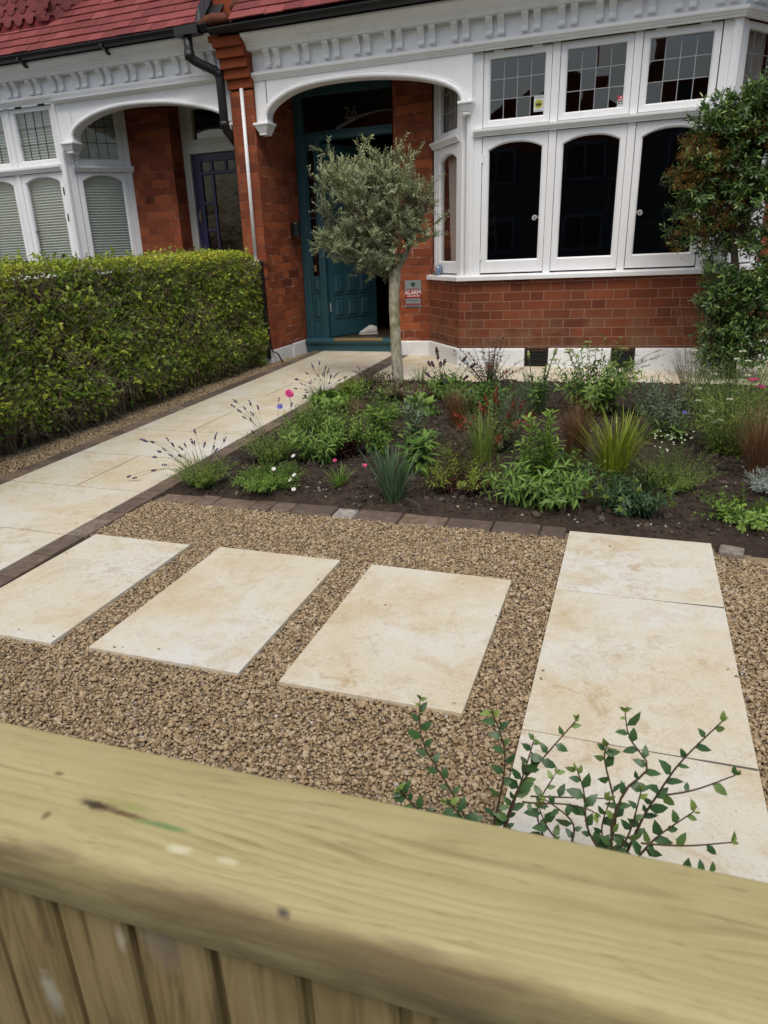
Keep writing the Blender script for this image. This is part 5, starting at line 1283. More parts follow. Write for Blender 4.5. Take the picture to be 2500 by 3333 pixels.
tg.stems(curves, rng.uniform(0.0035, 0.006, len(ends)), np.full(len(ends), 0.0012), np.clip(rng.normal(0.55, 0.2, len(ends)), 0, 1), 4)
for i in range(len(ends)):
    # side shoots, then opposite pairs of narrow leaves
    for q in range(5):
        t = rng.uniform(0.35, 1.0); k = t * 8; a = int(min(k, 7)); p0 = curves[i, a] * (1 - (k - a)) + curves[i, a + 1] * (k - a)
        main = unit(ends[i] - src[i]); dd = unit(main * 0.5 + rand_dir(1, 0.45)[0]) if q else unit(main + np.array([0, 0, 0.5]))
        ln = rng.uniform(0.06, 0.13); m = 9
        tt = np.linspace(0.12, 1, m); P = p0 + dd * (tt * ln)[:, None] + np.array([0, 0, 0.012]) * (tt ** 2)[:, None]
        tg.stems(np.stack([p0, p0 + dd * ln * 0.5, p0 + dd * ln])[None], 0.0014, 0.0006, 0.5, 3)
        side = unit(np.cross(dd, rand_dir(1)[0])); oth = np.cross(dd, side)
        young = 0.28 if p0[2] > 1.55 else 0.0
        for s_ in (1, -1):
            ang = np.arange(m) * 1.57; sv = side * np.cos(ang)[:, None] * s_ + oth * np.sin(ang)[:, None] * s_
            D = unit(sv * 0.75 + dd * 0.8); Nn = unit(np.cross(sv, dd) * 0.3 + dd - 0.4 * sv + np.array([0, 0, 0.6]))
            tn_ = np.clip(rng.normal(0.45, 0.17, m) + young * (tt > 0.6) + 0.12 * (p0[2] - 1.2), 0, 1)
            cr.leaves(P + rng.normal(0, 0.003, P.shape), D, Nn, rng.uniform(0.024, 0.042, m), rng.uniform(0.0065, 0.0095, m), 0.15, tn_, (0.9, 0.8))
crown = cr.build("crown", LM['olive'], ol)
tg.build("twigs", LM['stemb'], ol)

# ------------------------------------------------------------------ evergreen shrub at the right corner of the bay
py = thing("evergreen_shrub", "tall dark evergreen shrub with rusty flower clusters against the right of the bay", "shrub", (2.47, -0.40, -0.22))
tk = MB()
for pts, r0 in (([(2.50, -0.38, -0.25), (2.49, -0.40, 0.2), (2.45, -0.42, 0.6), (2.405, -0.43, 0.85), (2.36, -0.42, 1.02), (2.32, -0.42, 1.3), (2.26, -0.43, 1.7)], 0.040), ([(2.37, -0.42, 1.0), (2.48, -0.4, 1.25), (2.55, -0.4, 1.7), (2.6, -0.4, 2.1)], 0.020), ([(2.33, -0.42, 1.2), (2.2, -0.45, 1.4), (2.05, -0.48, 1.45)], 0.016), ([(2.47, -0.41, 0.4), (2.38, -0.48, 0.5), (2.28, -0.5, 0.55)], 0.014), ([(2.48, -0.4, 0.1), (2.6, -0.45, 0.3), (2.75, -0.45, 0.6)], 0.016)):
    tk.tube(pts, list(np.linspace(r0, r0 * 0.4, len(pts))), 9)
tk.build("trunk", M['bark_dark'], py, smooth=True)
ell = [((2.22, -0.45, 1.80), (0.30, 0.26, 0.22), 60), ((2.50, -0.42, 1.86), (0.26, 0.28, 0.24), 60), ((2.08, -0.48, 1.42), (0.22, 0.24, 0.30), 70), ((2.02, -0.48, 1.12), (0.14, 0.18, 0.24), 34), ((2.50, -0.42, 1.35), (0.26, 0.26, 0.34), 62), ((2.24, -0.45, 1.15), (0.16, 0.2, 0.20), 22), ((2.28, -0.45, 0.78), (0.16, 0.18, 0.12), 14), ((2.62, -0.42, 0.85), (0.18, 0.22, 0.2), 20), ((2.45, -0.45, 0.42), (0.30, 0.26, 0.30), 74), ((2.62, -0.42, 0.05), (0.32, 0.26, 0.24), 52), ((2.30, -0.45, 0.02), (0.13, 0.18, 0.16), 18), ((2.82, -0.42, 1.5), (0.25, 0.3, 0.6), 60), ((2.36, -0.5, 1.55), (0.3, 0.2, 0.3), 50), ((2.55, -0.5, 1.95), (0.25, 0.2, 0.16), 34), ((2.72, -0.45, 0.5), (0.25, 0.28, 0.4), 50), ((2.40, -0.52, 0.20), (0.22, 0.2, 0.26), 40)]
cr = Fol(); tg = Fol(); bd = Fol()
LPp = np.array([(2.50, -0.38, 0.0), (2.49, -0.40, 0.2), (2.45, -0.42, 0.5), (2.36, -0.42, 1.02), (2.32, -0.42, 1.3), (2.26, -0.43, 1.6), (2.55, -0.4, 1.7), (2.48, -0.4, 1.25), (2.2, -0.45, 1.4), (2.06, -0.48, 1.45), (2.3, -0.48, 0.52), (2.7, -0.45, 0.5)])
for ci, (c, r_, cnt) in enumerate(ell):
    e = np.array(c) + rand_dir(cnt, 0.0) * np.array(r_) * rng.uniform(0.3, 1.0, (cnt, 1)) ** 0.5
    s0 = LPp[((e[:, None] - LPp[None]) ** 2).sum(-1).argmin(1)]
    cv = bez(s0, s0 * 0.5 + e * 0.5 + rng.normal(0, 0.04, e.shape) + np.array([0, 0, 0.04]), e, 7)
    tg.stems(cv, np.full(cnt, 0.0042), np.full(cnt, 0.0014), np.clip(rng.normal(0.4, 0.15, cnt), 0, 1), 4)
    rusty = ci in (2, 3) or (ci in (1, 4, 5) and True)
    for i in range(cnt):
        main = unit(e[i] - s0[i])
        isr = rusty and rng.random() < (0.45 if ci in (2, 3) else 0.16)
        for q in range(6):
            p0 = cv[i, rng.integers(3, 7)] + rng.normal(0, 0.01, 3); dd = unit(main * 0.4 + rand_dir(1, 0.2)[0]); ln = rng.uniform(0.04, 0.10); m = 8
            tt = np.linspace(0.1, 1, m); P = p0 + dd * (tt * ln)[:, None]; side = unit(np.cross(dd, rand_dir(1)[0])); oth = np.cross(dd, side); ang = np.arange(m) * 2.4
            sv = side * np.cos(ang)[:, None] + oth * np.sin(ang)[:, None]
            D = unit(sv * (1.0 - 0.4 * tt)[:, None] + dd * 0.7)
            cr.leaves(P, D, unit(dd + np.array([0, 0, 0.6]) - 0.4 * sv), rng.uniform(0.036, 0.062, m) * (0.7 if isr else 1), rng.uniform(0.012, 0.019, m), 0.2, np.clip(rng.normal(0.38, 0.16, m) + 0.42 * (tt > 0.8) * (rng.random() < 0.5), 0, 1))
            tg.stems(np.stack([p0, p0 + dd * ln * 0.5, p0 + dd * ln])[None], 0.0016, 0.0008, 0.4, 3)
            if isr:
                k = 46; cc = p0 + dd * ln * 1.0; B = cc + rng.normal(0, 1, (k, 3)) * np.array([0.026, 0.026, 0.019])
                bd.blobs(B, rng.uniform(0.0030, 0.0056, k), np.clip(rng.normal(0.5, 0.25, k), 0, 1), 0.9)
cr.build("foliage", LM['pyra'], py); tg.build("twigs", LM['stemb'], py); bd.build("flower_clusters", LM['rust'], py)
# ------------------------------------------------------------------ plants of the bed
G_BED = "plants in the flower bed"
def sh(x, y): return float(soil_h(np.array([x]), np.array([y]))[0])

class Plant:
    def __init__(s, name, label, x, y, cat="plant"):
        s.x, s.y, s.z = x, y, sh(x, y) - 0.006
        s.root = thing(name, label, cat, (x, y, s.z), G_BED)
        s.B = np.array([x, y, s.z]); s.parts = {}
    def fol(s, name, mat):
        if name not in s.parts: s.parts[name] = (Fol(), mat)
        return s.parts[name][0]
    def done(s):
        for n, (f, m) in s.parts.items(): f.build(n.rstrip('0123456789').rstrip('_'), LM[m], s.root)
        return s.root
    def tuft(s, n, L, W, mat, tilt=0.35, droop=0.6, r0=0.02, part="foliage", tint=(0.5, 0.18), K=5):
        n = int(n * 1.35); L = L * 1.08; W = W * 1.05; r0 = r0 * 1.2; tilt = tilt * 1.12; droop = droop * 1.2
        a = rng.uniform(0, 2 * np.pi, n); rr = r0 * np.sqrt(rng.random(n))
        P = s.B + np.stack([np.cos(a) * rr, np.sin(a) * rr, 0 * a], -1)
        s.fol(part, mat).blades(P, a + rng.normal(0, 0.5, n), np.abs(rng.normal(0, tilt, n)), L * rng.uniform(0.6, 1.08, n), W * rng.uniform(0.7, 1.2, n), droop * rng.uniform(0.2, 1.5, n), np.clip(rng.normal(tint[0], tint[1], n), 0, 1), K)
    def stalks(s, n, h, spread, r=0.0014, mat='stemg', r0=0.02, curve=0.3, K=7, part="stems", hv=(0.75, 1.05), ends=None):
        if ends is None: n = int(math.ceil(n * 1.55)); h = h * 1.24; spread = spread * 1.16
        a = rng.uniform(0, 2 * np.pi, n); rr = r0 * np.sqrt(rng.random(n))
        A = s.B + np.stack([np.cos(a) * rr, np.sin(a) * rr, 0 * a], -1)
        if ends is None:
            o = spread * np.sqrt(rng.random(n)); hh = h * rng.uniform(*hv, n) * (1 - 0.35 * (o / max(spread, 1e-6)) ** 2)
            E = s.B + np.stack([np.cos(a) * (rr + o), np.sin(a) * (rr + o), hh], -1)
        else:
            E = np.asarray(ends, float)
        Mi = A * 0.5 + E * 0.5; Mi[:, 2] += curve * 0.35 * np.linalg.norm((E - A)[:, :2], axis=1); Mi[:, :2] = A[:, :2] * 0.7 + E[:, :2] * 0.3
        C = bez(A, Mi, E, K)
        s.fol(part, mat).stems(C, np.full(n, r), np.full(n, r * 0.6), np.clip(rng.normal(0.5, 0.18, n), 0, 1), 4)
        return C
    def dress(s, C, per, L, W, mat, t0=0.1, t1=1.0, up=0.5, curl=0.25, part="foliage", tint=(0.45, 0.16), top=0.0, taper=0.35, whorl=2.4):
        per = int(math.ceil(per * 1.45)); L = L * 1.12; W = W * 0.98
        """leaves all along the stalks"""
        f = s.fol(part, mat); n, K = C.shape[:2]
        for i in range(n):
            t = np.linspace(t0, t1, per); k = t * (K - 1); a = np.minimum(k.astype(int), K - 2); w = (k - a)[:, None]
            P = C[i, a] * (1 - w) + C[i, a + 1] * w; T = unit(C[i, a + 1] - C[i, a])
            ang = np.arange(per) * whorl + rng.uniform(0, 6.28) + rng.normal(0, 0.25, per)
            side = unit(np.cross(T, np.array([0.3, 0.2, 1.0]) + 0 * T + rng.normal(0, 0.01, T.shape))); oth = np.cross(T, side)
            sv = side * np.cos(ang)[:, None] + oth * np.sin(ang)[:, None]
            D = unit(sv + T * (up * (0.5 + t))[:, None] + rng.normal(0, 0.12, P.shape))
            sc = (1 - taper * t) * rng.uniform(0.75, 1.15, per)
            f.leaves(P, D, unit(T + np.array([0, 0, 0.7]) - 0.3 * sv), L * sc, W * sc, curl, np.clip(rng.normal(tint[0], tint[1], per) + top * t ** 2, 0, 1))
    def spikes(s, C, mat, L=0.03, r=0.006, n=26, part="flowers"):
        for c in C:
            f = s.fol('flower_spike_%d' % len(s.parts), mat)
            d = unit(c[-1] - c[-2]); t = rng.random(n); prof = np.sin(np.pi * np.clip(t * 0.9 + 0.08, 0, 1)) ** 0.6
            o = unit(np.cross(np.tile(d, (n, 1)), rng.normal(size=(n, 3)))) * (r * prof * rng.uniform(0.4, 1, n))[:, None]
            f.blobs(c[-1] + d * (L * (t - 0.35))[:, None] + o, rng.uniform(0.0018, 0.0034, n) * (r / 0.006) ** 0.5, np.clip(rng.normal(0.45, 0.25, n), 0, 1))
    def umbels(s, C, mat, r=0.03, n=60, part="flowers", dome=0.2, size=0.003):
        for c in C:
            f = s.fol(('flower_head_%d' % len(s.parts)) if part == 'flowers' else part, mat)
            a, q = rng.uniform(0, 6.28, n), np.sqrt(rng.random(n)) * r
            P = c[-1] + np.stack([np.cos(a) * q, np.sin(a) * q, dome * r * (1 - (q / r) ** 2) + rng.normal(0, 0.0015, n)], -1)
            f.blobs(P, rng.uniform(0.7, 1.3, n) * size, np.clip(rng.normal(0.5, 0.25, n), 0, 1), 0.6)
    def flower(s, P, mat, r=0.02, petals=12, part="flowers", up=0.5, layers=2, eye=None):
        f = s.fol(part, mat)
        for p in np.atleast_2d(P):
            nrm = unit(np.array([rng.normal(0, 0.25), -0.5, up]))
            sx = unit(np.cross(nrm, [0.1, 0.2, 1.0])); sy = np.cross(nrm, sx)
            for l in range(layers):
                a = np.arange(petals) * 6.283 / petals + l * 0.3
                D = sx * np.cos(a)[:, None] + sy * np.sin(a)[:, None] + nrm * (0.25 + 0.5 * l)
                f.leaves(np.tile(p, (petals, 1)), D, np.tile(nrm, (petals, 1)), r * (1 - 0.2 * l), r * 0.62, 0.1, np.clip(rng.normal(0.5, 0.25, petals), 0, 1), (0.7, 1.1))
            if eye: s.fol("flower_eyes", eye).blobs(np.array([p + nrm * 0.002]), r * 0.33, 0.5, 0.6)

def lavender(label, x, y, h, spread, fl, n_fl, mat='grass'):
    p = Plant("lavender", label, x, y)
    C = p.stalks(95, h, spread, 0.001, hv=(0.5, 1.0), r0=0.05); p.dress(C, 13, 0.030, 0.0042, mat, 0.15, 1.0, 1.2, tint=(0.5, 0.18), top=0.15)
    F = p.stalks(len(fl), 0, 0, 0.0011, 'stemg', 0.05, 0.9, ends=fl); p.spikes(F, 'purple', 0.034, 0.0065, 30)
    if n_fl:
        F = p.stalks(n_fl, h * 1.55, spread * 1.1, 0.0010, r0=0.05, hv=(0.8, 1.1)); p.spikes(F, 'purple', 0.028, 0.0055, 22)
    return p.done()
lavender("lavender at the front left corner of the bed, its purple spikes leaning over the path", -0.55, -4.03, 0.165, 0.14,
         [(-0.93, -4.0, 0.036), (-0.905, -4.01, 0.032), (-0.867, -4.0, 0.025), (-0.583, -3.99, 0.09), (-0.851, -4.02, -0.056), (-0.83, -4.0, -0.03), (-1.006, -4.03, -0.185), (-0.695, -4.0, -0.048), (-0.341, -4.0, -0.05), (-0.412, -3.98, 0.05), (-0.848, -4.05, -0.125), (-1.036, -4.04, -0.175), (-0.74, -3.99, 0.01), (-0.68, -4.0, -0.005), (-0.62, -3.98, 0.03), (-0.45, -4.02, 0.0), (-0.53, -4.0, 0.02), (-0.77, -4.05, -0.09)], 5)
lavender("fine leaved lavender mound further back on the left edge, few spikes over the path", -0.36, -3.52, 0.20, 0.17, [(-0.62, -3.5, 0.13), (-0.58, -3.5, 0.10), (-0.48, -3.52, 0.09), (-0.55, -3.5, 0.06), (-0.45, -3.5, 0.12), (-0.60, -3.5, 0.16), (-0.50, -3.5, 0.15)], 3)
lavender("tall grey stemmed lavender with many purple spikes, halfway to the door", -0.70, -1.95, 0.14, 0.12,
         [(-0.963, -1.9, 0.005), (-0.95, -1.9, 0.008), (-0.805, -1.9, 0.12), (-0.80, -1.9, 0.10), (-0.742, -1.9, 0.139), (-0.664, -1.9, 0.084), (-0.648, -1.9, 0.027), (-0.707, -1.9, 0.065), (-0.526, -1.9, 0.029), (-0.894, -1.9, -0.125), (-0.972, -1.9, -0.07), (-0.60, -1.9, 0.05), (-0.69, -1.9, 0.10), (-0.76, -1.9, 0.04), (-0.85, -1.92, 0.06), (-0.83, -1.92, -0.02), (-0.58, -1.9, 0.0), (-0.9, -1.9, -0.15), (-0.87, -1.9, -0.1)], 8, 'greygreen')

p = Plant("daisy_plant", "low green mound of small white daisies beside the front lavender", -0.14, -4.02)
C = p.stalks(120, 0.12, 0.15, 0.001, hv=(0.6, 1.05), r0=0.06); p.dress(C, 14, 0.026, 0.007, 'bright', 0.15, 1, 0.8, tint=(0.45, 0.17))
F = p.stalks(5, 0, 0, 0.0009, ends=[(0.03, -4.10, -0.115), (0.05, -4.09, -0.09), (-0.06, -4.10, -0.06), (0.06, -4.13, -0.155), (0.0, -3.98, -0.02)]); [p.flower(F[k:k + 1, -1], 'white', 0.0125, 14, part='flower_%d' % k, up=0.7, layers=1, eye='yellow') for k in range(5)]; p.done()

p = Plant("leafy_perennial", "bushy perennial with narrow arching leaves behind the daisies", -0.10, -3.46)
C = p.stalks(19, 0.28, 0.17, 0.0022, r0=0.06, hv=(0.6, 1.05)); p.dress(C, 17, 0.070, 0.0140, 'green', 0.15, 1, 0.75, 0.5, tint=(0.5, 0.17), top=0.25); p.done()
p = Plant("pink_flower_plant", "wiry plant with one bright pink flower head at the path edge", -0.385, -3.18)
C = p.stalks(18, 0.20, 0.10, 0.0013); p.dress(C, 9, 0.04, 0.016, 'bright', 0.1, 0.9, 0.6, tint=(0.4, 0.15))
F = p.stalks(2, 0, 0, 0.0018, ends=[(-0.384, -3.2, 0.152), (-0.43, -3.22, 0.06)]); p.dress(F, 6, 0.035, 0.009, 'green', 0.3, 0.9, 0.6)
p.flower(F[:1, -1], 'pink', 0.032, 13, up=0.6, layers=3); p.flower(F[1:, -1] * 0 + np.array([[-0.418, -3.28, 0.086]]), 'blueflower', 0.022, 9, layers=2, part="blue_petals"); p.done()

p = Plant("round_leaved_plant", "fresh green plant with lobed crinkled leaves near the tall lavender", -0.53, -2.22)
C = p.stalks(44, 0.13, 0.15, 0.0015, r0=0.03); p.dress(C, 5, 0.055, 0.040, 'bright', 0.55, 1, 0.2, 0.2, tint=(0.5, 0.2)); p.done()
p = Plant("round_leaved_plant", "small lime green clump between the path kerb and the olive trunk", -0.58, -1.58)
C = p.stalks(36, 0.13, 0.11, 0.0012); p.dress(C, 7, 0.035, 0.020, 'lime', 0.3, 1, 0.4, tint=(0.35, 0.18)); p.done()
p = Plant("dark_sedum", "dusky plant with dark seed stems just left of the olive trunk", -0.50, -1.36)
C = p.stalks(22, 0.17, 0.14, 0.0018); p.dress(C, 12, 0.035, 0.012, 'brown', 0.1, 0.9, 0.5, tint=(0.35, 0.2)); p.dress(C[:10], 10, 0.03, 0.012, 'greygreen', 0.2, 1, 0.5, part="young_leaves"); p.spikes(C[::3], 'maroon', 0.05, 0.006, 24); p.done()
p = Plant("dry_grass_tuft", "withered tan grass tuft left of the olive trunk", -0.29, -2.30); p.tuft(170, 0.15, 0.0028, 'tan', 0.55, 0.7, 0.05); p.done()
p = Plant("dry_leaved_plant", "brownish green low plant spreading round the foot of the olive trunk", -0.16, -1.66)
C = p.stalks(44, 0.13, 0.24, 0.0014, 'stemb', r0=0.07); p.dress(C, 11, 0.045, 0.016, 'brown', 0.1, 1, 0.4, tint=(0.5, 0.25)); p.dress(C[::2], 6, 0.04, 0.015, 'green', 0.3, 1, 0.4, part="young_leaves"); p.done()
p = Plant("small_shrub", "green shrublet with purplish lower leaves in the left middle of the bed", 0.06, -3.36)
C = p.stalks(46, 0.25, 0.16, 0.0016, 'stemb', r0=0.04, hv=(0.7, 1.05)); p.dress(C, 10, 0.034, 0.014, 'maroon', 0.05, 0.5, 0.4, part="lower_leaves"); p.dress(C, 12, 0.034, 0.015, 'bright', 0.5, 1, 0.5, tint=(0.5, 0.2)); p.done()
p = Plant("pink_flower_plant", "tiny grassy pink with two fallen pink blooms beside it", 0.22, -3.90)
p.tuft(55, 0.12, 0.0065, 'bright', 0.55, 0.5, 0.02); F = p.stalks(2, 0, 0, 0.001, ends=[(0.16, -3.80, -0.09), (0.36, -3.86, -0.09)]); [p.flower(F[k:k + 1, -1], 'pink', 0.013, 9, part='flower_%d' % k, up=0.7) for k in range(2)]; p.done()
p = Plant("leafy_perennial", "upright light green perennial between the shrublet and the broad leaved plant", 0.13, -2.93)
C = p.stalks(12, 0.28, 0.09, 0.002, r0=0.04, hv=(0.6, 1.05)); p.dress(C, 15, 0.062, 0.018, 'bright', 0.1, 1, 0.55, 0.35, tint=(0.42, 0.18)); p.done()
p = Plant("iris_clump", "clump of upright blue green strap leaves at the front of the bed", 0.57, -4.03); p.tuft(85, 0.31, 0.0105, 'blue', 0.22, 0.35, 0.035, K=6); p.tuft(14, 0.3, 0.009, 'greygreen', 0.8, 0.8, 0.03, "outer_blades"); p.done()
p = Plant("broad_leaved_plant", "plant with broad pointed green leaves behind the blue green strap leaves", 0.57, -3.55)
C = p.stalks(9, 0.20, 0.07, 0.0026, r0=0.03); p.dress(C, 9, 0.11, 0.034, 'green', 0.05, 1, 0.7, 0.5, tint=(0.5, 0.18)); p.done()
p = Plant("leafy_perennial", "slim pale stemmed perennial in long grass, left of the bronze sedge", 0.40, -3.05)
C = p.stalks(9, 0.26, 0.07, 0.002); p.dress(C, 14, 0.07, 0.017, 'greygreen', 0.1, 1, 0.7, 0.3, tint=(0.6, 0.18)); p.tuft(60, 0.27, 0.0025, 'grass', 0.5, 0.8, 0.05, "grass_blades"); p.done()
p = Plant("spurge", "low spurge with wine red base and yellow green tips at the front of the bed", 0.88, -3.84)
C = p.stalks(56, 0.18, 0.17, 0.0016, 'stemb', r0=0.05, hv=(0.65, 1.05)); p.dress(C, 10, 0.028, 0.010, 'maroon', 0.05, 0.55, 0.4, part="lower_leaves"); p.dress(C, 9, 0.026, 0.0125, 'lime', 0.55, 1, 0.5, tint=(0.35, 0.2)); p.done()
p = Plant("broad_leaved_plant", "bright oval leaved plant just right of the olive trunk", 0.21, -2.25)
C = p.stalks(6, 0.10, 0.04, 0.003); p.dress(C, 4, 0.13, 0.062, 'bright', 0.2, 1, 1.6, 0.2, tint=(0.6, 0.1)); C = p.stalks(16, 0.07, 0.12, 0.002); p.dress(C, 6, 0.06, 0.034, 'green', 0.3, 1, 0.3, part="lower_leaves"); p.done()
p = Plant("purple_spike_plant", "plant with dark plum flower spikes in front of the bay corner", 0.24, -1.66)
E = [(0.174, -1.6, 0.165), (0.106, -1.6, 0.09), (0.2, -1.6, 0.085), (0.093, -1.6, 0.0), (0.396, -1.6, 0.13), (0.46, -1.6, 0.08), (0.14, -1.62, 0.09), (0.23, -1.6, 0.10), (0.40, -1.6, -0.02)]
C = p.stalks(len(E), 0, 0, 0.0022, 'stemb', 0.05, 0.2, ends=E); p.dress(C, 13, 0.055, 0.024, 'green', 0.05, 0.85, 0.3, 0.3, tint=(0.35, 0.2)); p.spikes(C[:1], 'plum', 0.10, 0.015, 130); p.spikes(C[1:], 'plum', 0.05, 0.013, 70)
C = p.stalks(20, 0.18, 0.15, 0.002); p.dress(C, 11, 0.065, 0.03, 'green', 0.2, 1, 0.3, 0.3, part="lower_leaves"); p.done()
p = Plant("red_tipped_shrub", "airy young shrub with reddish twigs and leaves before the bay wall", 0.55, -1.30)
C = p.stalks(20, 0.42, 0.26, 0.0022, 'stemb', r0=0.03, hv=(0.55, 1.08)); p.dress(C, 13, 0.042, 0.015, 'maroon', 0.35, 1, 0.4, 0.25, tint=(0.5, 0.25)); p.dress(C[::3], 4, 0.04, 0.013, 'red', 0.82, 1, 0.8, part="young_leaves"); p.dress(C, 8, 0.045, 0.018, 'dark', 0.1, 0.75, 0.4, part="lower_leaves", tint=(0.6, 0.2)); p.done()
p = Plant("leafy_perennial", "dense dark green plant below the reddish shrub", 0.50, -1.95)
C = p.stalks(44, 0.19, 0.20, 0.0018, r0=0.08); p.dress(C, 12, 0.05, 0.020, 'green', 0.1, 1, 0.4, 0.3, tint=(0.3, 0.18)); p.spikes(C[:2], 'purple', 0.03, 0.012, 40); p.done()

def sedge(label, x, y, h, n, tilt=0.16, w=0.0026):
    p = Plant("bronze_sedge", label, x, y); p.tuft(n, h, w, 'bronze', tilt, 0.45, 0.04, tint=(0.42, 0.2), K=6); p.tuft(n // 4, h * 1.12, w * 0.8, 'tan', tilt * 1.5, 0.95, 0.04, "dry_blades", K=6); return p.done()
sedge("bronze sedge left of the red leaved shrub, thin and half hidden", 0.55, -2.52, 0.30, 190)
sedge("bronze sedge in the middle of the bed, left of the lime grass", 1.40, -3.14, 0.36, 300)
sedge("tall bronze sedge at the right edge of the bed", 2.34, -3.32, 0.42, 340, 0.2)
p = Plant("grass_clump", "upright fresh green grass clump in front of the red leaved shrub", 0.90, -3.36); p.tuft(150, 0.36, 0.0036, 'grass', 0.22, 0.4, 0.035, tint=(0.6, 0.18), K=6); p.tuft(20, 0.3, 0.003, 'tan', 0.9, 0.6, 0.03, "dry_blades"); p.done()
p = Plant("red_leaved_shrub", "young shrub with bright red leaf tips in the centre of the bed", 0.93, -3.08)
C = p.stalks(26, 0.30, 0.20, 0.002, 'stemb', r0=0.03, hv=(0.55, 1.05)); p.dress(C, 9, 0.045, 0.018, 'brown', 0.1, 0.75, 0.4, part="lower_leaves", tint=(0.3, 0.2)); p.dress(C, 6, 0.042, 0.017, 'green', 0.3, 0.85, 0.4, part="green_leaves", tint=(0.35, 0.15)); p.dress(C[::2], 7, 0.050, 0.018, 'red', 0.84, 1, 1.1, 0.2, tint=(0.45, 0.2)); p.done()
p = Plant("grass_clump", "wispy blue grey grass clump behind the red leaved shrub", 0.96, -2.74); p.tuft(120, 0.38, 0.0028, 'blue', 0.3, 0.7, 0.04, tint=(0.55, 0.2), K=6); p.tuft(30, 0.36, 0.0024, 'tan', 0.5, 0.8, 0.04, "dry_blades", K=6); p.done()
p = Plant("lily_plant", "strap leaved plant with two tall stalks carrying a green and a yellow bud", 1.03, -2.08)
p.tuft(26, 0.24, 0.016, 'green', 0.6, 0.9, 0.03, tint=(0.6, 0.15), K=6)
F = p.stalks(2, 0, 0, 0.0045, 'stemg', 0.02, 0.0, ends=[(0.978, -2.1, 0.215), (1.150, -2.1, 0.235)]); f = p.fol("buds", 'bud')
for c, ln in zip(F, (0.055, 0.062)):
    d = unit(c[-1] - c[-2]); t = np.linspace(0, 1, 9); f.blobs(c[-1] + d * (t * ln)[:, None], 0.0105 * np.sin(np.pi * np.clip(t * 0.86 + 0.1, 0, 1)) + 0.0015, np.linspace(0.3, 1, 9), 1.3)
f = p.fol("blue_petals", 'blueflower'); e = F[1, -1] + unit(F[1, -1] - F[1, -2]) * 0.062; f.leaves(np.tile(e, (4, 1)), rand_dir(4, 0.9), rand_dir(4), 0.022, 0.006)
C = p.stalks(34, 0.28, 0.11, 0.0014, r0=0.06); p.dress(C, 17, 0.030, 0.0065, 'greygreen', 0.1, 1, 0.9, part="fine_leaves", tint=(0.45, 0.2)); C = p.stalks(6, 0.30, 0.08, 0.0022, r0=0.05); p.dress(C, 8, 0.065, 0.03, 'green', 0.5, 1, 0.5, part="broad_leaves", tint=(0.5, 0.15)); p.done()
p = Plant("flat_headed_perennial", "big bushy green perennial with flat budding heads before the air vents", 1.43, -2.02)
C = p.stalks(40, 0.42, 0.24, 0.0028, r0=0.10, hv=(0.6, 1.05)); p.dress(C, 15, 0.070, 0.024, 'green', 0.2, 1, 0.5, 0.3, tint=(0.5, 0.2), top=0.15); p.umbels(C[::3], 'bud', 0.032, 70, size=0.0038); p.dress(C, 12, 0.05, 0.008, 'grass', 0.05, 0.6, 0.6, part="lower_leaves"); p.done()
p = Plant("twiggy_shrub", "small dark twiggy shrub reaching right over the paved strip", 1.58, -0.86)
C = p.stalks(12, 0, 0, 0.0024, 'stemb', 0.05, 0.6, ends=[(1.58 + 0.03 * k + rng.normal(0, 0.02), -0.86 + rng.normal(0, 0.06), -0.16 + 0.02 * k * (1 if k % 2 else 0.6) + 0.10 * rng.random()) for k in range(12)]); p.dress(C, 15, 0.030, 0.010, 'dark', 0.2, 0.92, 0.6, tint=(0.5, 0.25)); p.dress(C, 8, 0.030, 0.009, 'bright', 0.85, 1, 0.9, part="young_leaves"); p.done()
p = Plant("upright_perennial", "large vivid green perennial with two tall leafy spires at the front of the bed", 1.30, -3.90)
C = p.stalks(44, 0.22, 0.22, 0.0024, r0=0.09, hv=(0.45, 1.0)); p.dress(C, 13, 0.070, 0.0185, 'green', 0.15, 1, 0.5, 0.5, tint=(0.42, 0.2), top=0.1)
F = p.stalks(7, 0, 0, 0.0036, 'stemg', 0.06, 0.0, ends=[(1.33, -3.88, 0.235), (1.315, -3.87, 0.215), (1.225, -3.90, 0.205), (1.24, -3.89, 0.185), (1.29, -3.86, 0.13), (1.20, -3.9, 0.08), (1.37, -3.9, 0.09)]); p.dress(F, 36, 0.078, 0.030, 'bright', 0.15, 1, 0.6, 0.2, part="spire_leaves", tint=(0.7, 0.15), top=0.25, taper=0.45); p.done()
p = Plant("lime_grass", "bold yellow green grass clump with broad arching blades", 1.63, -3.36); p.tuft(110, 0.36, 0.0105, 'limegrass', 0.30, 0.5, 0.05, tint=(0.55, 0.18), K=7); p.tuft(18, 0.40, 0.009, 'limegrass', 0.75, 0.75, 0.04, "outer_blades", (0.35, 0.15), 7); p.done()
p = Plant("spurge", "dark green spurge rosettes with lime flower heads at the front right", 1.71, -3.92)
C = p.stalks(46, 0.17, 0.15, 0.0022, r0=0.06, hv=(0.5, 1.0)); p.dress(C, 17, 0.042, 0.011, 'dark', 0.2, 1, 0.4, 0.3, tint=(0.55, 0.2)); p.dress(C[::2], 9, 0.019, 0.018, 'lime', 0.88, 1.0, 0.2, 0.0, part="flowers", tint=(0.4, 0.2)); p.done()
p = Plant("cotton_lavender", "feathery green plant topped with small cream buttons", 1.93, -3.54)
C = p.stalks(90, 0.20, 0.17, 0.001, r0=0.06, hv=(0.5, 1.0)); p.dress(C, 15, 0.026, 0.0034, 'grass', 0.1, 1, 0.8, tint=(0.5, 0.2))
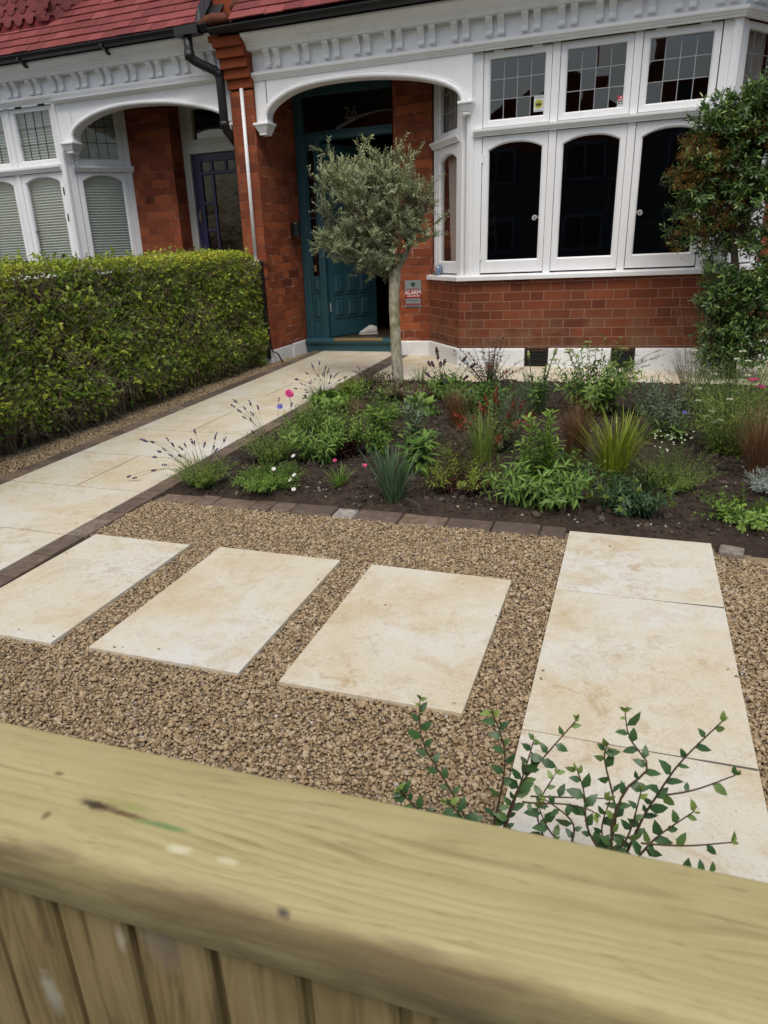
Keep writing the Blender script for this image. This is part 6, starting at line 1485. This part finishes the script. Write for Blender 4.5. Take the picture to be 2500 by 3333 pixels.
F = p.stalks(30, 0, 0, 0.0009, r0=0.05, ends=np.stack([1.88 + rng.normal(0, 0.055, 30), -3.52 + rng.normal(0, 0.05, 30), 0.03 + rng.normal(0, 0.02, 30)], -1)); [p.fol('flower_head_%d' % k, 'cream').blobs(F[k:k + 1, -1], 0.0054, rng.uniform(0.3, 1, 1), 0.7) for k in range(30)]; p.done()
p = Plant("grey_leaved_plant", "grey green bushy plant with a small blue flower left of the tall feathery clump", 1.92, -2.62)
C = p.stalks(38, 0.33, 0.15, 0.0018, r0=0.06, hv=(0.5, 1.05)); p.dress(C, 19, 0.042, 0.011, 'greygreen', 0.1, 1, 0.6, 0.25, tint=(0.5, 0.2)); p.flower(np.array([[2.0, -2.68, -0.02]]), 'blueflower', 0.014, 8); C = p.stalks(7, 0.1, 0.16, 0.002); p.dress(C, 5, 0.085, 0.022, 'green', 0.2, 1, 0.6, 0.4, part="lower_leaves"); p.done()
p = Plant("wispy_shrub", "pale wispy half bare shrub with thin dry stems in front of the dark evergreen", 2.10, -1.75)
C = p.stalks(40, 0.38, 0.22, 0.0013, 'stemb', r0=0.05, hv=(0.6, 1.1)); p.dress(C, 14, 0.024, 0.008, 'greygreen', 0.15, 1, 0.5, tint=(0.7, 0.2)); p.dress(C[::2], 9, 0.026, 0.010, 'tan', 0.2, 1, 0.5, part="dry_leaves", tint=(0.75, 0.2))
F = p.stalks(9, 0, 0, 0.0011, 'stemb', 0.05, 0.1, ends=[(1.90 + 0.05 * k + rng.normal(0, 0.03), -1.6, 0.40 + 0.22 * rng.random()) for k in range(9)]); p.dress(F, 11, 0.028, 0.006, 'tan', 0.4, 1, 0.6, part="dry_leaves", tint=(0.8, 0.15)); p.done()
p = Plant("yarrow", "tall feathery yarrow with pink and white flat flower heads at the right", 2.26, -2.86)
C = p.stalks(70, 0.46, 0.24, 0.0018, r0=0.12, hv=(0.45, 1.05)); p.dress(C, 24, 0.050, 0.0065, 'grass', 0.05, 1, 0.7, 0.3, tint=(0.45, 0.2))
F = p.stalks(13, 0, 0, 0.0020, r0=0.1, ends=[(2.335, -2.8, 0.205), (2.375, -2.8, 0.165), (2.10, -2.95, 0.02), (2.14, -2.96, -0.01), (2.12, -2.95, 0.05), (2.17, -2.94, 0.0), (2.26, -2.6, 0.29), (2.33, -2.55, 0.27), (2.20, -2.6, 0.15), (2.05, -2.9, 0.10), (2.38, -2.6, 0.24), (2.22, -2.85, 0.10), (2.30, -2.5, 0.32)])
[p.umbels(F[k:k + 1], 'pink', 0.030, 80, 'pink_flower_head_%d' % k, size=0.0042) for k in range(2)]; [p.umbels(F[k:k + 1], 'cream', 0.020, 50, 'flower_head_%d' % k, size=0.0034) for k in range(2, 13)]; p.tuft(40, 0.44, 0.004, 'grass', 0.5, 0.9, 0.1, "grass_blades", K=6); p.done()
p = Plant("silver_plant", "small silvery white cushion plant at the right edge of the picture", 2.37, -3.56)
C = p.stalks(90, 0.10, 0.085, 0.0012, r0=0.05, hv=(0.6, 1.0)); p.dress(C, 12, 0.026, 0.005, 'silver', 0.2, 1, 1.0, tint=(0.5, 0.2)); p.done()
p = Plant("mint_plant", "low sprawling mint like plant at the front right corner of the bed", 2.20, -3.95)
C = p.stalks(40, 0.10, 0.17, 0.0015, r0=0.08, hv=(0.5, 1.1)); p.dress(C, 10, 0.030, 0.017, 'bright', 0.2, 1, 0.3, 0.2, tint=(0.35, 0.18), top=0.25, whorl=1.57); p.tuft(5, 0.15, 0.022, 'lime', 0.7, 0.8, 0.02, "broad_blades"); p.done()
p = Plant("seedling", "thin single seedling in bare soil by the middle bronze sedge", 1.47, -3.55); C = p.stalks(3, 0.13, 0.03, 0.0014); p.dress(C, 6, 0.045, 0.011, 'greygreen', 0.3, 1, 0.6, 0.4); p.done()
p = Plant("small_shrub", "little green sprig right beside the olive trunk, against the paving", -0.12, -1.12); C = p.stalks(12, 0.15, 0.08, 0.0012); p.dress(C, 14, 0.018, 0.010, 'bright', 0.25, 1, 0.4, tint=(0.4, 0.2)); p.done()
p = Plant("seedling", "sparse yellowish seedling on bare soil left of the green grass clump", 0.67, -3.29); C = p.stalks(9, 0.11, 0.09, 0.0011, 'stemb'); p.dress(C, 8, 0.022, 0.010, 'lime', 0.4, 1, 0.4, tint=(0.2, 0.15)); p.done()
p = Plant("leafy_perennial", "green filler plant in front of the olive trunk between two dry clumps", 0.02, -2.45)
C = p.stalks(22, 0.13, 0.12, 0.0014, r0=0.05); p.dress(C, 9, 0.042, 0.014, 'green', 0.1, 1, 0.5, tint=(0.4, 0.2)); p.done()
p = Plant("leafy_perennial", "rosette of long green leaves right of the bushy perennial with narrow leaves", 0.23, -3.30)
C = p.stalks(10, 0.12, 0.07, 0.0018); p.dress(C, 10, 0.055, 0.016, 'bright', 0.1, 1, 0.5, 0.4, tint=(0.4, 0.18)); p.done()

p = Plant("leafy_perennial", "leafy green clump behind the pink flower, between narrow leaved perennial and dry tuft", -0.30, -2.85)
C = p.stalks(26, 0.19, 0.15, 0.0016, r0=0.06); p.dress(C, 10, 0.05, 0.016, 'green', 0.1, 1, 0.5, tint=(0.5, 0.2)); p.done()
p = Plant("yarrow", "second feathery yarrow clump behind the first, with small cream heads by the evergreen", 2.30, -2.15)
C = p.stalks(60, 0.44, 0.24, 0.0018, r0=0.12, hv=(0.5, 1.05)); p.dress(C, 20, 0.05, 0.0065, 'grass', 0.05, 1, 0.7, 0.3, tint=(0.4, 0.2)); p.umbels(C[::16], 'cream', 0.022, 60, size=0.0034); p.done()
p = Plant("grey_leaved_plant", "grey green wispy plant between the bushy perennial and the dry thin shrub", 1.78, -1.95)
C = p.stalks(26, 0.26, 0.13, 0.0015, r0=0.06); p.dress(C, 15, 0.034, 0.010, 'greygreen', 0.1, 1, 0.5, tint=(0.45, 0.2)); p.done()
p = Plant("leafy_perennial", "broad green leaves filling the gap behind the bronze sedge and purple spikes", 0.72, -2.15)
C = p.stalks(22, 0.20, 0.15, 0.0018, r0=0.06); p.dress(C, 9, 0.06, 0.022, 'green', 0.1, 1, 0.4, tint=(0.35, 0.2)); p.done()
p = Plant("dry_leaved_plant", "reddish brown leaved low plant right of the olive trunk", 0.02, -1.80)
C = p.stalks(26, 0.13, 0.16, 0.0014, 'stemb', r0=0.05); p.dress(C, 9, 0.042, 0.017, 'brown', 0.1, 1, 0.4, tint=(0.55, 0.25)); p.dress(C[::3], 5, 0.04, 0.016, 'maroon', 0.5, 1, 0.4, part="dark_leaves", tint=(0.7, 0.2)); p.done()
p = Plant("grass_clump", "loose green grass reaching up behind the cotton lavender", 1.72, -2.75); p.tuft(46, 0.24, 0.003, 'grass', 0.45, 0.7, 0.05); p.done()

p = Plant("grass_clump", "thin arching green grass at the left edge, beside the pink flower", -0.47, -2.72); p.tuft(70, 0.24, 0.0026, 'grass', 0.5, 0.9, 0.05); p.done()
p = Plant("leafy_perennial", "light green leafy stems in front of the tall lavender", -0.44, -1.90)
C = p.stalks(20, 0.17, 0.12, 0.0015, r0=0.05); p.dress(C, 9, 0.045, 0.014, 'bright', 0.1, 1, 0.5, tint=(0.45, 0.2)); p.done()

# ------------------------------------------------------------------ leafy shrub behind the fence
cs = thing("oval_leaved_shrub", "young open shrub with dark oval leaves rising right behind the timber fence", "shrub", (1.64, -6.24, -0.28))
stems = [[(1.728, -0.116), (1.756, 0.002), (1.775, 0.06), (1.809, 0.148), (1.864, 0.244)], [(1.728, -0.116), (1.706, -0.022), (1.723, 0.078), (1.758, 0.136), (1.724, 0.188), (1.713, 0.238)], [(1.703, -0.112), (1.713, -0.009), (1.686, 0.11), (1.688, 0.146)],
 [(1.501, -0.112), (1.531, -0.001), (1.569, 0.063), (1.631, 0.164)], [(1.506, -0.105), (1.539, 0.034), (1.558, 0.123)], [(1.431, -0.101), (1.39, -0.019), (1.34, 0.077), (1.338, 0.173)], [(1.483, -0.105), (1.508, 0.081), (1.485, 0.191)],
 [(1.758, -0.024), (1.831, -0.004), (1.899, 0.028)], [(1.78, 0.05), (1.838, 0.08), (1.898, 0.129)], [(1.769, -0.115), (1.839, -0.088), (1.879, -0.065)], [(1.634, -0.086), (1.639, -0.018), (1.587, 0.024)], [(1.544, 0.002), (1.628, 0.045), (1.676, 0.067)], [(1.36, -0.085), (1.322, -0.023), (1.314, 0.015)], [(1.888, -0.118), (1.925, -0.111)],
 [(1.55, -0.05), (1.62, -0.035), (1.69, -0.02)], [(1.70, -0.09), (1.665, -0.03), (1.655, 0.05), (1.64, 0.10)], [(1.72, -0.10), (1.69, -0.04), (1.70, 0.03)], [(1.735, -0.11), (1.765, -0.05), (1.79, -0.01), (1.84, 0.05)], [(1.66, -0.11), (1.60, -0.06), (1.575, -0.01)], [(1.70, -0.11), (1.735, -0.03), (1.75, 0.09)], [(1.60, -0.09), (1.57, -0.02), (1.60, 0.05)], [(1.46, -0.10), (1.44, -0.04), (1.415, 0.03)]]
rooted = {0, 1, 2, 3, 4, 5, 6, 9, 10, 12, 13, 15, 16, 17, 18, 19, 20, 21}
lf = Fol(); sb = Fol()
for i, st_ in enumerate(stems):
    yo = -6.2 + rng.normal(0, 0.025); c2 = list(st_)
    pts = smooth_curve(c2, 5); yy = yo + np.linspace(0, 1, len(pts)) * rng.normal(0, 0.03)
    P = np.array([(a, y_, b) for (a, b), y_ in zip(pts, yy)])
    if i in rooted:
        base = np.array([1.64 + 0.25 * (st_[0][0] - 1.64), -6.24, -0.28]); A = np.linspace(0, 1, 6)[:-1, None]
        P = np.concatenate([base * (1 - A) + P[0] * A, P])
    K = 18; t = np.linspace(0, len(P) - 1, K); a = np.minimum(t.astype(int), len(P) - 2); w = (t - a)[:, None]; Q = P[a] * (1 - w) + P[a + 1] * w
    sb.stems(Q[None], 0.0032 if i in rooted else 0.0019, 0.0011, 0.35, 6)
    ln = np.linalg.norm(np.diff(Q, axis=0), axis=1).sum(); m = max(4, int(ln / 0.031))
    tt = np.linspace(0.25 if i in rooted else 0.1, 1.0, m); k = tt * (K - 1); a = np.minimum(k.astype(int), K - 2); w = (k - a)[:, None]; LPt = Q[a] * (1 - w) + Q[a + 1] * w; T = unit(Q[a + 1] - Q[a])
    sgn = np.where(np.arange(m) % 2 == 0, 1.0, -1.0)[:, None]
    side = unit(np.cross(T, np.array([0.25, -1.0, 0.35]))) * sgn
    D = unit(side * 0.95 + T * 0.75 + rng.normal(0, 0.25, (m, 3))); Nn = unit(np.array([0.1, -0.75, 0.75]) + rng.normal(0, 0.35, (m, 3)))
    sc = rng.uniform(0.55, 1.2, m) * np.where(tt > 0.93, 0.7, 1)
    lf.leaves(LPt, D, Nn, 0.0290 * sc, 0.0165 * sc, 0.22, np.clip(rng.normal(0.38, 0.14, m) + 0.45 * (tt > 0.92), 0, 1), (1.0, 0.72))
    nt = 3; lf.leaves(np.tile(Q[-1], (nt, 1)), unit(T[-1] + rng.normal(0, 0.4, (nt, 3))), rand_dir(nt), 0.014, 0.007, 0.1, np.full(nt, 0.85))
lf.build("foliage", LM['coto'], cs); sb.build("stems", LM['stemb'], cs)

# ------------------------------------------------------------------ timber fence nearest to the camera
fence = thing("timber_fence", "pale green treated timber fence with broad flat top rail across the foreground", "fence", (1.4, -6.87, -0.27))
mb = MB(); z0, z1, y0, y1, r_ = 0.4405, 0.512, -6.937, -6.800, 0.014
prof = [(y0 + 0.004, z0)] + [(y0, z0 + 0.004)] + [(y0 + r_ - r_ * math.cos(a), z1 - r_ + r_ * math.sin(a)) for a in np.linspace(0, math.pi / 2, 7)] + [(y1 - 0.004 + 0.004 * math.sin(a), z1 - 0.004 + 0.004 * math.cos(a)) for a in np.linspace(0, math.pi / 2, 4)] + [(y1, z0)]
mb.prism(prof, -1.2, 4.2, FRONT); o = mb.build("rail", M['wood_rail'], fence, smooth=False); o.data.polygons.foreach_set("use_smooth", [len(p_.vertices) == 4 for p_ in o.data.polygons])
x = 1.186 - 0.0895 * 26
while x < 4.1:
    mb = MB(); a, b, c = x + 0.0052, x + 0.0895 - 0.0052, 0.003; yf, yb = -6.921, -6.899; g_ = x + 0.0895 - 0.0002
    pr_ = [(x + 0.0002, yf + 0.012), (a, yf + 0.012), (a, yf + 0.004), (a + c, yf), (b - c, yf), (b, yf + 0.004), (b, yf + 0.012), (g_, yf + 0.012), (g_, yb), (x + 0.0002, yb)]
    lo = [mb.v((u, y_, -0.40)) for u, y_ in pr_]; hi = [mb.v((u, y_, 0.4400)) for u, y_ in pr_]
    mb.F += [lo[::-1], hi] + [[lo[k], lo[(k + 1) % 10], hi[(k + 1) % 10], hi[k]] for k in range(10)]; mb.T += [0.5] * 12
    mb.build("board", M['wood_board'], fence); x += 0.0895
for x in (-0.9, 3.2):
    mb = MB(); mb.box(x, x + 0.09, -6.900, -6.81, -0.42, 0.439); mb.build("post", M['wood_board'], fence)

# ------------------------------------------------------------------ small things by the door
sgn = thing("alarm_sign", "faded red and grey ALARM sign on the brick wall right of the olive trunk", "sign", (-0.67, 0.61, 0.5))
AF = frame(0, 0.62, 0)
a0, a1 = -0.757, -0.570
mb = MB(); mb.box(a0, a1, -0.008, -0.001, 0.366, 0.652, AF); mb.build("plate", M['signgrey'], sgn, lean_=True, bevel=0.002)
mb = MB(); mb.box(a0, a1, -0.0092, -0.008, 0.462, 0.548, AF); mb.box(a0, a0 + 0.008, -0.0092, -0.008, 0.395, 0.462, AF); mb.box(a1 - 0.008, a1, -0.0092, -0.008, 0.395, 0.462, AF); mb.box(a0 + 0.008, a1 - 0.008, -0.0092, -0.008, 0.390, 0.405, AF); mb.build("red_band", M['signred'], sgn, lean_=True)
mb = MB(); cx_, cz_ = -0.662, 0.608; mb.face([AF(cx_ + 0.028 * math.sin(k * 1.2566), -0.0092, cz_ + 0.028 * math.cos(k * 1.2566)) for k in range(5)]); mb.build("pentagon_emblem", M['signink'], sgn, lean_=True)
text_mesh("lettering", "ALARM", 0.058, M['signtext'], sgn, AF, (a0 + a1) / 2, -0.010, 0.521, 0.0006, bold=0.0016)
mb = MB()
for k in range(9): mb.box(-0.735 + 0.0165 * k, -0.735 + 0.0165 * k + (0.013 if k % 3 else 0.010), -0.0102, -0.0092, 0.481 - 0.001 * (k % 2), 0.492, AF)
mb.build("small_lettering", M['signtext'], sgn, lean_=True)
mb = MB()
for k in range(8): mb.box(-0.73 + 0.0175 * k, -0.73 + 0.0175 * k + 0.013, -0.0092, -0.008, 0.556, 0.569, AF)
mb.build("faded_lettering", M['signpink'], sgn, lean_=True)
mb = MB()
for k in range(11): mb.box(-0.742 + 0.0145 * k, -0.742 + 0.0145 * k + 0.011, -0.0092, -0.008, 0.373, 0.382, AF)
for k in range(7): mb.box(-0.735 + 0.019 * k, -0.735 + 0.019 * k + 0.015, -0.0092, -0.008, 0.436, 0.441, AF)
mb.build("fine_print", M['signink'], sgn, lean_=True)

WF = frame(0, WY, 0)
s1 = thing("warning_sticker", "white WARNING sticker with yellow round emblem in the left upper bay window", "sticker", (0.70, 0.07, 2.15))
mb = MB(); mb.box(0.652, 0.738, 0.0215, 0.0235, 2.088, 2.212, WF); mb.build("paper", M['stickwhite'], s1, lean_=True)
def disc(mb, cx, cz, r, w, n=24, r0=0.0, fr=WF):
    for k in range(n):
        a, b = 6.2832 * k / n, 6.2832 * (k + 1) / n
        if r0: mb.quad(fr(cx + r0 * math.cos(a), w, cz + r0 * math.sin(a)), fr(cx + r * math.cos(a), w, cz + r * math.sin(a)), fr(cx + r * math.cos(b), w, cz + r * math.sin(b)), fr(cx + r0 * math.cos(b), w, cz + r0 * math.sin(b)))
        else: mb.face([fr(cx, w, cz), fr(cx + r * math.cos(a), w, cz + r * math.sin(a)), fr(cx + r * math.cos(b), w, cz + r * math.sin(b))])
mb = MB(); disc(mb, 0.695, 2.148, 0.037, 0.0208); mb.build("yellow_disc", M['stickyel'], s1, lean_=True)
mb = MB(); disc(mb, 0.695, 2.148, 0.024, 0.0200, 24, 0.021)
for q in range(3): disc(mb, 0.683 + 0.012 * q, 2.148 + (0.004 if q == 1 else 0), 0.0065, 0.0200, 12)
mb.box(0.676, 0.714, 0.0198, 0.0203, 2.134, 2.145, WF); mb.build("black_emblem", M['ink'], s1, lean_=True)
text_mesh("lettering", "WARNING", 0.0165, M['ink'], s1, WF, 0.695, 0.0205, 2.199, 0.0003)
mb = MB()
for k in range(10): mb.box(0.662 + 0.0067 * k, 0.667 + 0.0067 * k, 0.0205, 0.0214, 2.095, 2.099, WF)
mb.build("fine_print", M['ink'], s1, lean_=True)
s2 = thing("window_sticker", "small red and white sticker in the corner of the middle upper bay window", "sticker", (1.40, 0.07, 2.10))
mb = MB(); mb.box(1.372, 1.424, 0.0215, 0.0235, 2.060, 2.108, WF); mb.build("paper", M['stickwhite'], s2, lean_=True)
mb = MB(); mb.box(1.372, 1.424, 0.0215, 0.0235, 2.1085, 2.143, WF); mb.build("red_header", M['stickred'], s2, lean_=True)
mb = MB(); disc(mb, 1.398, 2.131, 0.0045, 0.0208, 10)
for q in range(5): disc(mb, 1.398 + 0.0065 * math.cos(q * 1.2566 + 0.3), 2.131 + 0.0065 * math.sin(q * 1.2566 + 0.3), 0.0034, 0.0208, 8)
for k in range(6): mb.box(1.377 + 0.0072 * k, 1.3825 + 0.0072 * k, 0.0205, 0.0214, 2.113, 2.117, WF)
mb.build("flower_emblem", M['stickwhite'], s2, lean_=True)
mb = MB()
for k in range(5): mb.box(1.376 + 0.009 * k, 1.3835 + 0.009 * k, 0.0205, 0.0214, 2.097, 2.105, WF)
mb.box(1.377, 1.395, 0.0205, 0.0214, 2.080, 2.090, WF); mb.box(1.376, 1.384, 0.0205, 0.0214, 2.076, 2.082, WF); mb.box(1.405, 1.415, 0.0205, 0.0214, 2.078, 2.091, WF)
mb.build("black_print", M['ink'], s2, lean_=True)

lamp = thing("wall_lamp", "black cylindrical wall lamp on the brick side of the porch", "wall lamp", (-2.08, 0.62, 1.24))
mb = MB(); mb.tube([(-2.045, 0.632, 1.165), (-2.045, 0.632, 1.30), (-2.045, 0.632, 1.312)], [0.055, 0.055, 0.048], 20); mb.build("body", M['black'], lamp, smooth=False)
mb = MB(); mb.box(-2.10, -2.055, 0.61, 0.655, 1.20, 1.27); mb.build("wall_bracket", M['black'], lamp, bevel=0.004)

mug = thing("mug", "small patterned blue and red mug standing on the left end of the window sill", "mug", (-0.352, 0.45, 0.700))
N = Nodes("patterned_mug_glaze"); q = N.obj(); v = N.n("TexVoronoi", {"Scale": 42.0}); N.set(v.inputs["Vector"], q)
colr = N.ramp(v.outputs[0], [(0.0, (0.02, 0.03, 0.10)), (0.25, (0.10, 0.20, 0.34)), (0.45, (0.10, 0.09, 0.24)), (0.6, (0.30, 0.42, 0.50)), (0.8, (0.05, 0.08, 0.20))])
xs_ = N.n("SeparateXYZ", {0: q}).outputs[0]
left = N.ramp(v.outputs[0], [(0.0, (0.32, 0.02, 0.05)), (0.4, (0.20, 0.01, 0.04)), (0.55, (0.55, 0.48, 0.38)), (0.75, (0.03, 0.02, 0.02))])
N.color(N.mix(N.math('LESS_THAN', xs_, -0.004), colr, left)); N.rough(0.25); M['mug'] = N.m
mb = MB(); n = 24; rr = [0.040, 0.043, 0.043, 0.043, 0.040, 0.038]; zz = [0.002, 0.006, 0.05, 0.104, 0.104, 0.01]
rings = [[mb.v((-0.352 + r_ * math.cos(6.2832 * k / n), 0.45 + r_ * math.sin(6.2832 * k / n), 0.700 + z)) for k in range(n)] for r_, z in zip(rr, zz)]
for r0, r1 in zip(rings, rings[1:]):
    for k in range(n): mb.F.append([r0[k], r0[(k + 1) % n], r1[(k + 1) % n], r1[k]]); mb.T.append(0.5)
mb.F.append(rings[0][::-1]); mb.F.append(rings[-1]); mb.T += [0.5, 0.5]
mb.build("cup", M['mug'], mug, smooth=True, origin=(-0.352, 0.45, 0.700))
mb = MB(); mb.tube([(-0.352 - 0.039 - 0.030 * math.sin(a), 0.44, 0.700 + 0.05 + 0.030 * math.cos(a)) for a in np.linspace(0, math.pi, 12)], 0.0052, 8); mb.build("handle", M['ink'], mug, smooth=True)

shoe = thing("shoe", "white trainer standing on the hall floor just inside the open door", "shoe", (-1.43, 1.17, 0.005))
SFm = frame(-1.43, 1.17, R_(14))
def loft(mb, secs, n=14):
    rings = []
    for (u, w, z0, hw, h) in secs:
        rings.append([mb.v(SFm(u, w + hw * math.cos(6.2832 * k / n), z0 + h / 2 + h / 2 * math.sin(6.2832 * k / n) * (1 if math.sin(6.2832 * k / n) > 0 else 0.9))) for k in range(n)])
    for r0, r1 in zip(rings, rings[1:]):
        for k in range(n): mb.F.append([r0[k], r1[k], r1[(k + 1) % n], r0[(k + 1) % n]]); mb.T.append(0.5)
    mb.F.append(rings[0]); mb.F.append(rings[-1][::-1]); mb.T += [0.5, 0.5]
mb = MB(); loft(mb, [(-0.112, 0, 0.006, 0.012, 0.020), (-0.105, 0, 0.006, 0.032, 0.042), (-0.07, 0, 0.006, 0.044, 0.062), (-0.03, 0, 0.006, 0.043, 0.086), (0.01, 0, 0.006, 0.038, 0.112), (0.045, 0, 0.006, 0.036, 0.118), (0.08, 0, 0.006, 0.036, 0.106), (0.105, 0, 0.006, 0.030, 0.098), (0.113, 0, 0.008, 0.016, 0.07)])
mb.build("upper", M['canvas'], shoe, smooth=True)
mb = MB(); loft(mb, [(-0.120, 0, 0.003, 0.016, 0.020), (-0.108, 0, 0.003, 0.038, 0.024), (-0.06, 0, 0.003, 0.049, 0.025), (0.0, 0, 0.003, 0.043, 0.026), (0.06, 0, 0.003, 0.041, 0.027), (0.105, 0, 0.003, 0.036, 0.027), (0.120, 0, 0.003, 0.018, 0.024)]); mb.build("sole", M['shoesole'], shoe, smooth=True)
mb = MB()
for k in range(5): u = -0.05 + 0.016 * k; z = 0.080 + 0.0095 * k; mb.tube([SFm(u, -0.026, z - 0.012), SFm(u + 0.003, -0.010, z + 0.002), SFm(u + 0.003, 0.010, z + 0.002), SFm(u, 0.026, z - 0.012)], 0.0032, 6)
mb.build("laces", M['stickwhite'], shoe, smooth=True)

# ------------------------------------------------------------------ houses across the road: they darken and are mirrored in the windows
for k, (x, w, h) in enumerate(((-8.3, 6.4, 4.3), (-1.9, 6.4, 3.9), (4.5, 6.4, 4.4))):
    t = thing("gabled_house", ("dark brick gabled house across the road behind the camera, on the left", "smaller gabled house with chimney across the road behind the camera", "gabled house across the road behind the camera, on the right")[k], "house", (x, -20.5, -0.42), "houses across the road")
    mb = MB(); mb.box(x - w / 2, x + w / 2, -26.0, -20.5, -0.42, h); mb.build("wall", M['render'], t)
    mb = MB(); a, b = x - w / 2 - 0.3, x + w / 2 + 0.3; zr = h + 2.1
    for s_ in (0,):
        mb.hexa([(a, -20.3, h - 0.1), (a, -26.2, h - 0.1), (x, -26.2, zr), (x, -20.3, zr), (a, -20.3, h + 0.05), (a, -26.2, h + 0.05), (x, -26.2, zr + 0.15), (x, -20.3, zr + 0.15)])
        mb.hexa([(x, -20.3, zr), (x, -26.2, zr), (b, -26.2, h - 0.1), (b, -20.3, h - 0.1), (x, -20.3, zr + 0.15), (x, -26.2, zr + 0.15), (b, -26.2, h + 0.05), (b, -20.3, h + 0.05)])
    mb.face([(x - w / 2, -20.5, h), (x + w / 2, -20.5, h), (x, -20.5, zr)]); mb.build("roof", M['rubbed'], t)
    mb = MB(); mb.box(x + w * 0.3, x + w * 0.3 + 0.8, -23.5, -22.7, h, h + 3.0); mb.build("chimney", M['brickl'], t)
    for j in (-1, 1):
        for z in (0.6, 2.9):
            mb = MB(); u = x + j * w * 0.24; mb.box(u - 0.7, u + 0.7, -20.5, -20.44, z, z + 1.2); wd_ = mb.build("window", M['lead'], t)
            mb = MB(); mb.box(u - 0.6, u - 0.04, -20.44, -20.42, z + 0.1, z + 1.1); mb.box(u + 0.04, u + 0.6, -20.44, -20.42, z + 0.1, z + 1.1); mb.build("pane", M['black'], wd_)
